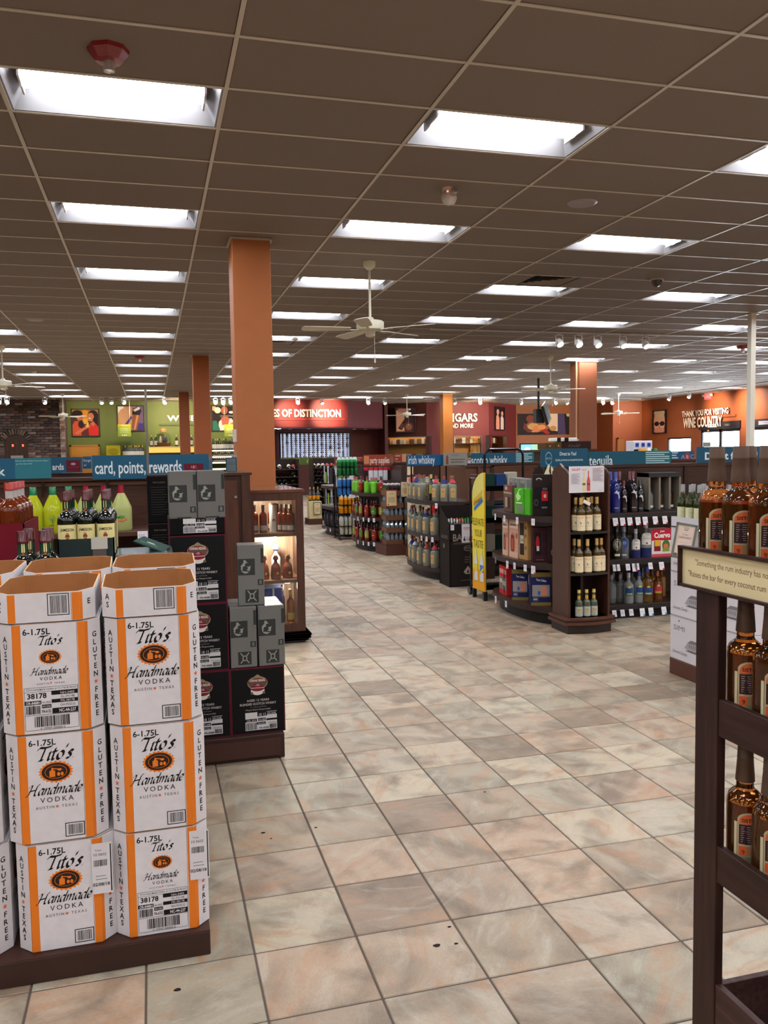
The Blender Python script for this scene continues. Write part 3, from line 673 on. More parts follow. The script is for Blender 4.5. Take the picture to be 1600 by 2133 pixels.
m = MB(); m.lathe([(.001, .05), (.035, .045), (.06, .015), (.062, -.02), (.04, -.05), (.001, -.055)], C(222, 216, 210), WHITE, 18); h = m.build('sensor_head', t, (0, -.02, -.075), smooth=True); h.rotation_euler = (R_(60), R_(15), 0)
MB().cyl(.02, .03, .04, .06, .026, C(190, 184, 180), WHITE, 14).build('sensor_lens', h); MB().cyl(-.035, .0, .03, .052, .006, (1., .2, .1), mat('red_led', .4, emit=3.), 8).build('red_led', h)
t = thing('ceiling_speaker', 'round white ceiling speaker grille', 'speaker', (3.56, 6.5, ZC)); MB().lathe([(.001, -.012), (.1, -.013), (.11, -.01), (.125, 0), (.001, 0)], C(158, 150, 152), WHITE, 32).build('speaker_grille', t)
t = thing('ceiling_speaker', 'faint round ceiling speaker above the left aisle before the brick wall', 'speaker', (-1.6, 13.6, ZC)); MB().lathe([(.001, -.012), (.1, -.013), (.11, -.01), (.125, 0), (.001, 0)], C(150, 142, 136), WHITE, 24).build('speaker_grille', t)
for px, py, y, lb in ((614, 690, 14.9, 'white smoke detector right of the tall orange column'), (1021, 708, 16.0, 'small detector above the long track rail'), (1018, 731, 17.6, 'small detector below the long track rail'), (815, 784, 22.5, 'tiny detector over the middle aisle'), (70, 772, 21.5, 'small detector over the aisle by the brick wall'), (65, 711, 17., 'small detector beside the far lights of the brick side')):
    t = thing('smoke_detector', lb, 'detector', (at(px, py, y)[0], y, ZC)); MB().lathe([(.001, 0), (.065, 0), (.06, -.03), (.035, -.05), (.001, -.05)], C(205, 200, 196), WHITE, 16).build('detector_body', t); MB().cyl(0, 0, -.056, -.05, .012, C(120, 110, 108), WHITE, 8).build('detector_port', t)
t = thing('security_camera', 'dark dome camera at the corner of the light before the tequila aisle', 'camera', (at(1383, 612, 9.0)[0], 9.15, ZC)); MB().lathe([(.001, 0), (.07, 0), (.065, -.03), (.04, -.08), (.001, -.095)], C(60, 50, 48), GLOSS, 14).build('dome', t, smooth=True); MB().cyl(0, 0, -.015, 0, .08, C(200, 196, 190), WHITE, 16).build('dome_ring', t)
t = thing('emergency_light', 'white emergency light box by the edge of the brick side ceiling', 'emergency light', (-2.05, 11.5, ZC)); MB().box(-.16, .12, -.06, .06, -.09, 0, C(222, 220, 226), WHITE, ch=.01).build('light_box', t); MB().cyl(.05, -.07, -.06, -.03, .03, C(240, 240, 250), WHITE, 12).build('lamp', t)
# ---- hanging television ------------------------------------------------------------
ty_ = 22.; tx_, tz0 = at(1122, 885, ty_)
t = thing('hanging_television', 'black television seen from the back on a ceiling pole', 'television', (tx_, ty_, 0))
MB().cyl(0, 0, tz0+.2, ZC, .035, BLK, PAINT, 10).build('pole', t)
MB().box(-.12, .14, -.1, .1, tz0+.05, tz0+.45, C(36, 36, 36), PAINT, ch=.01).build('bracket', t)
h = MB().box(-.46, .46, -.05, .03, -.28, .28, C(38, 42, 42), GLOSS, ch=.015).build('television_body', t, (.28, .1, tz0+.34)); h.rotation_euler = (R_(-14), R_(-12), R_(58))
m = MB(); [m.box(-.36+k*.12, -.3+k*.12, -.058, -.05, -.2, .2, C(70, 76, 74), PAINT) for k in range(6)]; m.build('rear_vents', h)
# ---- posters -------------------------------------------------------------------------
def poster(px0, px1, py0, py1, y, label, items, bg, frm=C(30, 22, 20), F=None, w=None, h_=None, fw=.03, cat='picture'):
    """items in unit coordinates 0..1 of the poster"""
    if F is None:
        x0, z1 = at(px0, py0, y); x1, z0 = at(px1, py1, y); w, h_ = x1-x0, z1-z0; loc = (x0, y-.04, z0)
        t = thing('framed_picture', label, cat, loc); F = frame((0, 0, 0), (1, 0, 0), (0, 0, 1))
    else:
        loc, rz = F; t = thing('framed_picture', label, cat, loc, rz); F = frame((0, 0, 0), (1, 0, 0), (0, 0, 1))
    MB().box(0, w, 0, .035, 0, h_, frm, PAINT).build('backing_board', t)
    if fw:
        m = MB(); [m.box(*q, frm, PAINT) for q in ((-fw*.3, fw, -.03, .035, 0, h_), (w-fw, w+fw*.3, -.03, .035, 0, h_), (0, w, -.03, .035, -fw*.3, fw), (0, w, -.03, .035, h_-fw, h_+fw*.3))]; m.build('frame', t)
    it = [('r', 0, 0, w, h_, bg)]
    for q in items:
        if q[0] == 'e': it.append(('p', clip([(q[1]*w+q[3]*w*math.cos(a*math.pi/11), q[2]*h_+q[4]*h_*math.sin(a*math.pi/11)) for a in range(22)], w, h_), q[5]))
        elif q[0] == 'r': it.append(('r', q[1]*w, q[2]*h_, q[3]*w, q[4]*h_, q[5]))
        elif q[0] == 'p': it.append(('p', clip([(a*w, b*h_) for a, b in q[1]], w, h_), q[2]))
        elif q[0] == 't': it.append(('t', q[1], q[2]*w, q[3]*h_, q[4]*h_, q[5])+tuple(q[6:]))
    MB().decal(F, it, eps=.002, l0=1).build('picture', t)
    return t
SK = C(196, 112, 78)
poster(148, 208, 852, 909, GY, 'framed picture of two dark haired people in red sharing wine', [
    ('r', 0, .78, 1, 1, C(176, 120, 50)), ('e', .5, .74, .14, .24, C(214, 150, 40)), ('e', .5, .55, .1, .1, C(226, 172, 60)),
    ('e', .22, .8, .2, .16, C(30, 16, 20)), ('e', .3, .72, .12, .15, SK), ('e', .2, .82, .19, .1, C(26, 14, 18)), ('p', [(.02, .02), (.02, .4), (.12, .56), (.3, .56), (.36, .4), (.34, .02)], C(204, 84, 50)), ('p', [(.1, .14), (.6, .42), (.64, .34), (.18, .06)], C(210, 110, 74)), ('e', .34, .44, .1, .14, C(40, 20, 30)),
    ('e', .78, .72, .2, .24, C(28, 16, 22)), ('e', .7, .7, .12, .16, C(206, 124, 84)), ('e', .86, .5, .1, .22, C(26, 14, 20)), ('p', [(.62, .02), (.6, .3), (.7, .48), (.88, .46), (.98, .3), (.98, .02)], C(206, 40, 36)), ('p', [(.66, .46), (.78, .36), (.86, .46), (.78, .56)], SK),
    ('e', .58, .38, .09, .07, C(206, 130, 92)), ('p', [(.42, .02), (.44, .24), (.6, .24), (.62, .02)], C(92, 36, 40)), ('e', .66, .66, .05, .02, C(240, 220, 210)), ('p', [(.52, .34), (.56, .5), (.62, .5), (.6, .34)], C(236, 190, 90))], C(92, 44, 30))
poster(243, 301, 845, 898, GY, 'framed picture of a champagne bottle neck wrapped in foil', [
    ('r', 0, 0, .55, 1, C(206, 158, 122)), ('e', .1, .9, .16, .2, C(255, 248, 240)), ('e', .3, .6, .26, .3, C(214, 166, 128)), ('e', .85, .3, .3, .5, C(64, 50, 130)), ('e', .9, .7, .25, .4, C(110, 92, 130)),
    ('p', [(.52, .06), (.72, .02), (.86, .62), (.7, .74), (.58, .66)], C(150, 92, 62)), ('p', [(.6, .06), (.66, .04), (.8, .62), (.74, .68)], C(214, 150, 96)), ('p', [(.56, .66), (.6, .9), (.86, .92), (.92, .8), (.84, .62)], C(34, 26, 34)), ('p', [(.6, .84), (.84, .96), (.86, .86), (.66, .76)], C(220, 220, 226)), ('p', [(.2, .16), (.26, .1), (.56, .52), (.52, .6)], C(70, 66, 150))], C(170, 128, 120))
poster(440, 490, 845, 898, GY, 'framed picture of a person in a white top below red lights', [
    ('e', .1, .9, .1, .1, C(250, 200, 150)), ('e', .26, .82, .14, .12, C(255, 236, 200)), ('e', .84, .74, .1, .05, C(250, 226, 210)), ('e', .55, .82, .14, .16, C(180, 96, 76)), ('p', [(.28, .0), (.3, .36), (.45, .5), (.85, .5), (1, .3), (1, 0)], C(214, 206, 200)), ('p', [(.45, .24), (.4, .52), (.6, .62), (.76, .5), (.7, .26)], C(186, 96, 70)), ('p', [(0, 0), (0, .4), (.2, .42), (.34, .1), (.34, 0)], C(34, 110, 84)), ('p', [(.8, .3), (1, .42), (1, .1)], SK)], C(34, 18, 20))
poster(823, 865, 850, 900, 33.1, 'framed picture of a lit cigar resting beside a glass', [
    ('r', 0, 0, .45, .9, C(206, 152, 118)), ('p', [(.12, .16), (.3, .08), (.6, .46), (.46, .56)], C(52, 26, 24)), ('p', [(.18, .2), (.3, .14), (.42, .3), (.32, .38)], C(104, 54, 34)), ('e', .66, .22, .24, .2, C(98, 50, 36)), ('e', .66, .22, .16, .13, C(150, 96, 66)), ('e', .68, .95, .1, .04, C(255, 246, 226)), ('e', .4, .9, .3, .1, C(170, 110, 96))], C(56, 26, 28))
x0, y0 = PF; t0 = tof(PF, PG, 1031); x0, y0 = PF[0]+(PG[0]-PF[0])*t0, PF[1]+(PG[1]-PF[1])*t0; t1 = tof(PF, PG, 1050); x1, y1 = PF[0]+(PG[0]-PF[0])*t1, PF[1]+(PG[1]-PF[1])*t1
z1_, z0_ = at(1040, 848, (y0+y1)/2)[1], at(1040, 896, (y0+y1)/2)[1]
poster(0, 0, 0, 0, 0, 'narrow framed picture of two pale figures on the angled red wall', [('e', .3, .78, .14, .12, C(220, 160, 130)), ('p', [(.08, .02), (.12, .6), (.3, .7), (.46, .5), (.46, .02)], C(222, 150, 120)), ('e', .76, .72, .12, .1, C(226, 160, 130)), ('p', [(.58, .02), (.6, .56), (.76, .64), (.92, .5), (.92, .02)], C(226, 190, 176)), ('r', .46, .1, .58, .6, C(50, 20, 24))], C(40, 22, 24),
       F=((x0, y0-.05, z0_), math.atan2(y1-y0, x1-x0)), w=math.hypot(x1-x0, y1-y0), h_=z1_-z0_)
poster(1078, 1185, 862, 905, 34.4, 'wide food picture of roast meat and bread on the orange wall', [
    ('e', .38, .4, .24, .26, C(150, 96, 62)), ('e', .3, .34, .12, .22, C(206, 160, 100)), ('e', .24, .76, .08, .18, C(128, 62, 44)), ('p', [(.12, .6), (.2, .3), (.3, .2), (.2, .1), (.1, .3)], C(110, 50, 40)), ('e', .36, .28, .08, .16, C(216, 130, 76)), ('e', .46, .36, .08, .12, C(222, 150, 90)), ('p', [(.44, .2), (.56, .02), (.62, .06), (.54, .3)], C(168, 40, 34)), ('p', [(.55, 1), (.56, .5), (.66, .2), (.78, .16), (.77, 1)], C(222, 196, 170)), ('e', .68, .3, .07, .12, C(190, 140, 80)), ('r', .77, 0, .93, 1, C(70, 56, 96)), ('p', [(.93, 0), (1, 0), (1, .8), (.95, 1), (.9, 1)], C(24, 18, 24)), ('e', .98, .96, .04, .1, C(190, 190, 150))], C(38, 22, 24), frm=C(226, 214, 206), fw=0)
poster(1238, 1253, 878, 922, 34.4, 'tall narrow picture on the orange wall behind the conduit column', [('e', .7, .3, .3, .2, C(190, 110, 80)), ('e', .6, .7, .3, .2, C(60, 36, 36))], C(40, 22, 24))
# right wall items: frame facing -X, u runs towards the camera
def rx(px, py):
    d = _w+(px-800)/FPX*_r-(py-1066.5)/FPX*_u; t = XR/d[0]; return float(d[1]*t), float(EYE+d[2]*t)
(ya, za), (yb, zb) = rx(1362, 856), rx(1389, 902)
poster(0, 0, 0, 0, 0, 'framed close picture of a blond face in dark sunglasses', [('e', .5, .5, .42, .56, C(232, 184, 150)), ('e', .5, .9, .4, .2, C(226, 198, 160)), ('e', .3, .42, .19, .1, C(50, 20, 30)), ('e', .72, .42, .19, .1, C(50, 20, 30)), ('r', .4, .42, .62, .46, C(60, 26, 34)), ('e', .5, .12, .4, .12, C(226, 150, 120)), ('e', .52, .27, .07, .05, C(208, 140, 112))], C(110, 70, 50),
       F=((XR-.04, ya, zb), -math.pi/2), w=ya-yb, h_=za-zb)
F = frame((0, 0, 0), (1, 0, 0), (0, 0, 1))
(ya, _z), (yb, _) = rx(1424, 866), rx(1521, 850); t = thing('wall_lettering', 'lit white letters THANK YOU FOR VISITING WINE COUNTRY on orange wall', 'sign', (XR, ya, 0), -math.pi/2)
L = ya-yb; zt = rx(1470, 866)[1]; zb = rx(1470, 882)[1]
LT = C(255, 238, 214); SD = C(120, 50, 24)
MB().decal(F, [('t', 'THANK YOU FOR VISITING', L*.5, zt+.02, .3, LT, {'w': L, 'b': .03, 'th': .05, 'side': SD})], eps=.02).build('upper_letters', t)
MB().decal(F, [('t', 'WINE COUNTRY', L*.46, zb-.12, .52, LT, {'w': L*.84, 'b': .03, 'th': .06, 'side': SD})], eps=.02).build('lower_letters', t)
MB().box(-.25, L+.35, -.05, -.01, zt-.1, zt-.03, C(150, 76, 36), PAINT).build('mounting_bar', t)
ye, ze = rx(1477, 824); t = thing('exit_sign', 'red exit sign near the ceiling above the entrance letters', 'exit sign', (XR-.06, ye, ze), -math.pi/2)
MB().box(-.19, .19, 0, .06, -.14, .14, C(236, 90, 96), mat('exit_face', .4, emit=.9)).build('sign_box', t); MB().decal(F, [('t', 'EXIT', 0, -.07, .2, C(255, 210, 210), {'b': .02})], eps=.004).build('exit_lettering', t)
for s_ in (-1, 1): MB().cyl(s_*.25, .0, -.03, .05, .05, C(235, 225, 225), WHITE, 10).build('emergency_lamp', t)
yh, zh = rx(1476, 886); t = thing('hanging_tag', 'small pale vertical tag hanging below the country letters', 'sign', (XR-.02, yh, zh), -math.pi/2); MB().box(-.04, .04, 0, .015, -.22, .22, C(235, 190, 150), PRINT).build('tag_body', t); MB().decal(F, [('r', -.015, -.17, .015, .17, C(190, 80, 40))], eps=.003).build('tag_print', t)
# lettering on the back walls
def letters(name_label, txt, px0, px1, py, y, cap, bar=None, col=LT, side=SD, F0=None):
    x0, z = at(px0, py, y); x1, _ = at(px1, py, y); t = thing('wall_lettering', name_label, 'sign', (x0, y, z))
    MB().decal(F, [('t', txt, (x1-x0)/2, 0, cap/.7, col, {'w': x1-x0, 'b': .035, 'th': .06, 'side': side})], eps=.02).build('letters', t)
    if bar: MB().box(-.3, x1-x0+bar, -.06, -.0, -.17, -.1, side, PAINT).build('mounting_bar', t)
    return t
t = letters('lit white letters TES OF DISTINCTION on the red bulkhead', 'TES OF DISTINCTION', 556, 714, 868, 31.2, .27)
t.rotation_euler = (0, 0, math.atan2(.35, 2.9)); MB().box(-.4, 3.05, -.06, -.0, -.13, -.06, C(176, 50, 36), PAINT).build('mounting_bar', t)
letters('white letters WINE with a dark bar on the green wall', 'WINE', 349, 408, 877, GY, .2, .4, side=C(70, 84, 30))
x0, y0 = PE; t = thing('wall_lettering', 'lit white letters CIGARS over AND MORE on the red wall', 'sign', (x0, y0, 0), math.atan2(PF[1]-PE[1], PF[0]-PE[0]))
L = 2.7; za = at(965, 878, 32.8)[1]; t0 = tof(PE, PF, 928)*L; t1 = tof(PE, PF, 994)*L
MB().decal(F, [('t', 'CIGARS', (t0+t1)/2, za, .46, LT, {'w': t1-t0, 'b': .03, 'th': .06, 'side': SD})], eps=.02).build('upper_letters', t)
MB().decal(F, [('t', 'AND MORE', (t0+t1)/2-.05, za-.26, .24, LT, {'w': (t1-t0)*.8, 'b': .03, 'th': .05, 'side': SD})], eps=.02).build('lower_letters', t)
# ---- green wall furniture ----------------------------------------------------------
def xz(px, py, y): return at(px, py, y)
def simple_box(name, label, cat, px0, px1, py0, py1, y, d, col, m=PAINT, prt=None, z0=None, group=None):
    x0, z1 = at(px0, py0, y); x1, zb = at(px1, py1, y); zb = zb if z0 is None else z0
    t = thing(name, label, cat, ((x0+x1)/2, y, zb), 0, group); w = (x1-x0)/2
    MB().box(-w, w, 0, d, 0, z1-zb, col, m, ch=min(.01, w*.2)).build('body', t)
    if prt: MB().decal(frame((-w, 0, 0), (1, 0, 0), (0, 0, 1)), prt(2*w, z1-zb), eps=.0008*y).build('print', t)
    return t
x0, z1 = at(145, 927, GY); x1, _ = at(208, 927, GY)
t = struct(bpy.data.objects.new('door_3', None), 'mustard yellow door in the green wall below the couple picture', 'door'); S.collection.objects.link(t); t.location = (x0, GY-.03, 0)
MB().box(.06, x1-x0-.06, -.02, .02, 0, z1-.06, C(190, 130, 40), PAINT).build('door_leaf', t); m = MB(); [m.box(*q, C(176, 116, 34), PAINT) for q in ((0, .06, -.04, .03, 0, z1), (x1-x0-.06, x1-x0, -.04, .03, 0, z1), (0, x1-x0, -.04, .03, z1-.06, z1))]; m.build('door_frame', t); MB().cyl(.15, -.06, 1., 1.05, .03, C(190, 190, 180), METAL).build('handle', t)
t = struct(bpy.data.objects.new('door_4', None), 'tan door in the dark orange wall behind the tequila sign', 'door'); S.collection.objects.link(t)
x0, z1 = at(1285, 912, 31.85); x1, _ = at(1328, 912, 31.85); t.location = (x0, 31.83, 0); MB().box(.06, x1-x0-.06, -.02, .02, 0, z1-.06, C(150, 92, 30), PAINT).build('door_leaf', t); m = MB(); [m.box(*q, C(140, 80, 28), PAINT) for q in ((0, .06, -.04, .03, 0, z1), (x1-x0-.06, x1-x0, -.04, .03, 0, z1), (0, x1-x0, -.04, .03, z1-.06, z1))]; m.build('door_frame', t)
YEL = C(190, 170, 30); LIM = C(160, 176, 60)
def info(w, h): return [('r', 0, 0, w, h, LIM), ('r', 0, h*.82, w, h, YEL), ('t', 'SPARKLING', w/2, h*.87, h*.1, C(250, 246, 180), {'w': w*.5})]+[('r', w*.16, h*(.3+.07*k), w*(.86-.1*(k % 2)), h*(.325+.07*k), C(214, 222, 150)) for k in range(6)]+[('e', w*(.36+.14*k), h*.1, w*.06, h*.05, C(236, 240, 220)) for k in range(3)]
for a, b, lb in ((245, 273, 'hanging lime green wine sign before the champagne picture'), (467, 493, 'hanging lime green wine sign before the white top picture')):
    hs = simple_box('hanging_sign', lb, 'sign', a, b, 884, 909, GY-1.2, .02, LIM, PRINT, info); hz = hs.location.z
    for q in (-.2, .2): MB().box(q-.004, q+.004, .006, .014, .2, ZC-hz-.02, C(120, 120, 110), METAL).build('hanging_wire', hs)
simple_box('display_header', 'yellow display box with a small wine crest beside the lit bottle shelf', 'display', 221, 251, 928, 962, GY-.8, .4, YEL, PRINT, lambda w, h: [('e', w/2, h*.55, w*.14, h*.09, C(90, 90, 30)), ('r', w*.3, h*.38, w*.72, h*.44, C(70, 70, 40)), ('e', w/2, h*.9, w*.4, h*.05, C(150, 134, 20))], z0=0)
# lit wall shelving with bottles, each bottle a thing of its own
def prof_bottle(r, h, neck=.36, sh=.58, nr=.3):
    """closed wine/spirit bottle outline"""
    return [(.001, 0), (r*.92, 0), (r, h*.02), (r, h*sh), (r*.93, h*(sh+.05)), (r*.55, h*(sh+.13)), (r*nr, h*(sh+.2)), (r*nr, h*.97), (r*nr*1.1, h*.975), (r*nr*1.1, h), (.001, h)]
def mini_bottle(name, r, h, glass, label, cap, gm=BOTTLE, n=9, sh=.58, nr=.34, lz=(.12, .5), capz=.84, label2=None):
    """small far bottle in one mesh: body, paper label ring, capsule"""
    m = MB(); P = [(.001, 0), (r, 0), (r, h*lz[0])]; cs = [glass, glass]; ms = [gm, gm]
    P += [(r*1.015, h*lz[0]+.0005), (r*1.015, h*lz[1])]; cs += [label, label]; ms += [PRINT, PRINT]
    P += [(r, h*lz[1]+.0005), (r, h*sh), (r*.6, h*(sh+.13)), (r*nr, h*(sh+.2)), (r*nr, h*capz)]; cs += [glass]*5; ms += [gm]*5
    P += [(r*nr*1.12, h*capz+.0005), (r*nr*1.12, h), (.001, h)]; cs += [cap]*3; ms += [PAINT]*3
    m.lathe(P, n=n, cols=cs, ms=ms); me = m.me(name); smooth_mesh(me, 50); return me
def put_mesh(me, name, loc, label, cat, group=None, rz=0., tilt=None):
    o = bpy.data.objects.new(name, me); S.collection.objects.link(o); o.location = loc; o.rotation_euler = (tilt or 0, 0, rz) if not isinstance(tilt, tuple) else tilt
    return tag(o, label, cat, group)
far_champ = mini_bottle('wine_bottle', .055, .42, C(24, 26, 16), C(222, 214, 190), C(210, 170, 90))
far_wine = mini_bottle('wine_bottle', .05, .42, C(18, 16, 14), C(226, 222, 200), C(40, 20, 26)); far_white = mini_bottle('wine_bottle', .05, .42, C(60, 66, 30), C(230, 226, 210), C(170, 150, 60))
def wallshelf(px0, px1, y, levels, label, lit=True, d=.5, topz=None):
    x0, _ = at(px0, 950, y); x1, _ = at(px1, 950, y); t = thing('lit_wall_shelf', label, 'shelf', (x0, y, 0)); w = x1-x0
    zt = max(levels)+.5 if topz is None else topz
    MB().box(0, w, d-.03, d, 0, zt, C(84, 98, 36) if lit else BR, PAINT).build('back_panel', t)
    m = MB(); m.box(-.03, 0, 0, d, 0, zt, BR, WOOD); m.box(w, w+.03, 0, d, 0, zt, BR, WOOD); m.build('side_panel', t)
    for z in levels:
        MB().box(0, w, 0, d-.03, z-.03, z, BR2, WOODX).build('shelf_board', t)
        if lit: MB().box(.02, w-.02, -.012, .0, z-.055, z-.005, (1., .88, .62), BACKLIT).build('shelf_light', t)
    return x0, x1
zz = at(275, 952, GY-.6)[1]; a, b = wallshelf(253, 302, GY-.6, [zz, zz-.55, zz-1.1], 'lit green wall shelf of sparkling wine below the champagne picture', topz=zz+.02)
n = 13
for k in range(n): put_mesh(random.choice((far_champ, far_wine, far_white)), 'wine_bottle', (a+.08+(b-a-.16)*k/(n-1), GY-.45, zz), 'sparkling wine bottle on the lit shelf below the champagne picture, %s along' % ORD[k], 'bottle', 'bottles on the sparkling wine shelf')
zz = at(340, 930, GY-.7)[1]; x0, x1 = at(310, 930, GY-.7)[0], at(404, 930, GY-.7)[0]
t = thing('lit_counter', 'wine counter with a glowing yellow front below the green wall letters', 'counter', (x0, GY-.7, 0)); w = x1-x0
zl = at(340, 943, GY-.7)[1]
MB().box(0, w, 0, .6, 0, zl, BR, WOODX).build('counter_body', t); MB().box(0, w, -.02, .6, zl, zz-.03, C(232, 190, 90), mat('glowing_front', .5, emit=.55)).build('glowing_front', t); MB().box(-.04, w+.04, -.05, .62, zz-.03, zz, C(220, 190, 110), PAINT).build('counter_top', t)
for k, px in enumerate((316, 325, 368, 399)): put_mesh(far_champ, 'champagne_bottle', (at(px, 930, GY-.55)[0], GY-.55, zz), '%s champagne bottle standing on the glowing counter' % ORD[k], 'bottle', 'champagne on the glowing counter')
bx, _ = at(341, 930, GY-.5); t = thing('gift_basket', 'round wine gift basket with a bow on the glowing counter', 'basket', (bx, GY-.5, zz))
MB().lathe([(.001, 0), (.22, 0), (.27, .12), (.25, .14)], C(120, 76, 40), CARD, 20).build('basket', t); MB().lathe([(.25, .12), (.26, .3), (.2, .46), (.06, .52)], C(200, 204, 196), PANE, 16).build('cellophane', t, smooth=True)
MB().lathe([(.001, .5), (.09, .52), (.12, .6), (.05, .66), (.001, .66)], C(206, 150, 90), PAINT, 12).build('bow', t); m = MB()
for q in range(4): m.lathe([(.001, .1), (.045, .1), (.045, .3), (.015, .38), (.001, .4)], (C(60, 70, 50), C(150, 120, 80), C(190, 180, 150), C(70, 40, 40))[q], PAINT, 8, .1*math.cos(q*1.6), .1*math.sin(q*1.6))
m.build('basket_goods', t)
lv = [at(470, p, GY-.6)[1] for p in (937, 950, 962, 975)]; a, b = wallshelf(441, 499, GY-.6, lv, 'four tier lit wine shelf between the orange columns', topz=lv[0]+.02)
for q, z in enumerate(lv[:3]):
    for k in range(12): put_mesh((far_wine, far_white, far_champ)[(k+q) % 3 if q < 2 else 0], 'wine_bottle', (a+.08+(b-a-.16)*k/11, GY-.42, z) if q == 0 else (a+.08+(b-a-.16)*k/11, GY-.5, z+.05), 'wine bottle on the %s tier of the lit shelf between orange columns, %s along' % (('top', 'second', 'third')[q], ORD[k]), 'bottle', 'bottles on the %s tier between the columns' % ('top', 'second', 'third')[q], tilt=None if q == 0 else R_(80))
# cellar window with backlit bottle grid in the alcove
cy_ = 33.35; x0, zt = at(583, 904, cy_); x1, zb = at(726, 904, cy_)[0], at(600, 958, cy_)[1]
t = thing('wine_cellar_window', 'backlit cellar window full of stored bottles in the red alcove', 'window display', (x0, cy_-.1, zb)); w, h = x1-x0, zt-zb
MB().box(0, w, .03, .05, 0, h, C(210, 222, 255), mat('cellar_light', .5, emit=1.1)).build('light_panel', t)
m = MB(); [m.box(*q, C(40, 26, 24), PAINT) for q in ((-.05, 0, -.1, .06, -.05, h+.05), (w, w+.05, -.1, .06, -.05, h+.05), (0, w, -.1, .06, h, h+.06), (0, w, -.1, .06, -.06, 0))]; m.build('window_frame', t); MB().box(-.05, w+.05, -.08, .06, -zb, -.06, RED2, PAINT).build('sill_wall', t)
NC, NR = 16, 13; cw = w/NC
for k in range(NC+1): MB().box(k*cw-.006, k*cw+.006, -.02, .03, 0, h, C(30, 26, 34), PAINT).build('rack_upright', t)
bme_ = []
for c in (C(26, 24, 34), C(60, 40, 44), C(150, 160, 190), C(206, 214, 236)):
    m = MB(); m.lathe([(.001, -.02), (.05, -.02), (.055, 0), (.055, .06)], c, GLOSS, 9); m.lathe([(.001, -.05), (.018, -.05), (.022, -.02)], C(210, 214, 230) if c[0] < .1 else C(60, 60, 80), PAINT, 7); bme_.append(m.me('stored_bottle'))
for i in range(NC):
    for j in range(NR):
        k = (3 if random.random() < .7 else 0) if i % 2 else (random.choice((0, 0, 0, 1, 2)))
        o = put_mesh(bme_[k], 'stored_bottle', (x0+(i+.5)*cw, cy_-.14, zb+h*(j+.5)/NR), 'stored bottle end in the backlit cellar window, %s column, %s row' % (ORD[i], ORD[j]), 'bottle', 'bottles in the cellar window'); o.rotation_euler = (R_(-90), 0, 0); o.scale = (1.25, .85, 1) if i % 2 else (1.1, .75, 1)
# small downlights in the soffit
for k, (px, y) in enumerate(((572, 31.6), (581, 31.9), (604, 32.3), (643, 32.3), (738, 33.1), (761, 33.3))):
    t = thing('downlight', '%s small round downlight in the dark soffit' % ORD[k], 'downlight', (at(px, 885, y)[0], y, bz-.02), 0, 'soffit downlights'); MB().lathe([(.001, -.004), (.05, -.004), (.07, -.012), (.075, 0)], (1., .95, .9), LAMPM if k < 2 else WHITE, 14).build('lens', t)
# cigar rooms behind their windows: shelves of cigar boxes
def cigar_room(a, b, t0, t1, label, seed):
    rnd = random.Random(seed); p = lambda t: Vector((a[0]+(b[0]-a[0])*t, a[1]+(b[1]-a[1])*t, 0)); P0, P1 = p(t0), p(t1); L = (P1-P0).length; rz = math.atan2(P1.y-P0.y, P1.x-P0.x)
    t = thing('humidor_shelf', label, 'shelf', tuple(P0), rz)
    MB().box(-.1, L+.1, .75, .78, .7, 2.5, C(206, 140, 70), PAINT).build('back_panel', t)
    for z in (1.98, 1.45): MB().box(-.05, L+.05, .35, .75, z-.035, z, C(84, 46, 26), WOODX).build('shelf_board', t)
    MB().box(-.02, L+.02, .3, .34, 2.36, 2.42, (1., .86, .62), LAMPM).build('strip_light', t)
    m = MB(); [m.box(*q, C(120, 110, 104), METAL) for q in ((-.02, .02, -.05, .1, 1.25, 2.29), (L-.02, L+.02, -.05, .1, 1.25, 2.29), (0, L, -.05, .1, 2.25, 2.29), (0, L, -.05, .1, 1.25, 1.28))]; m.build('window_frame', t)
    MB().box(0, L, .0, .008, 1.28, 2.25, WH, PANE).build('window_pane', t)
    pal = [C(226, 216, 196), C(190, 176, 160), C(150, 100, 60), C(206, 150, 90), C(120, 70, 50), C(232, 228, 220), C(88, 60, 60)]
    c, s_ = math.cos(rz), math.sin(rz)
    for z, hh in ((1.98, .2), (1.45, .13)):
        u = .06; nb = 0
        while u < L-.15:
            w = rnd.uniform(.1, .17); hq = hh*rnd.uniform(.75, 1.15); yy = .42
            o = MB().box(-w/2, w/2, 0, .1, 0, hq, rnd.choice(pal), PAINT).build('cigar_box', None, (P0.x+(u+w/2)*c-yy*s_, P0.y+(u+w/2)*s_+yy*c, z), rz)
            nb += 1; tag(o, '%s cigar box on the %s board of the %s' % (ORD[min(nb, 16)-1], 'upper' if z > 1.9 else 'lower', label), 'box', 'cigar boxes, %s, %s' % (label, z)); u += w+rnd.uniform(.01, .03)
cigar_room(PD, PE, tof(PD, PE, 797), tof(PD, PE, 897), 'humidor shelf under the cigar picture', 1)
cigar_room(PE, PF, tof(PE, PF, 945), tof(PE, PF, 1003), 'humidor shelf under the cigars letters', 2)
cigar_room(PF, PG, tof(PF, PG, 1017), tof(PF, PG, 1054), 'humidor shelf on the angled wall', 3)
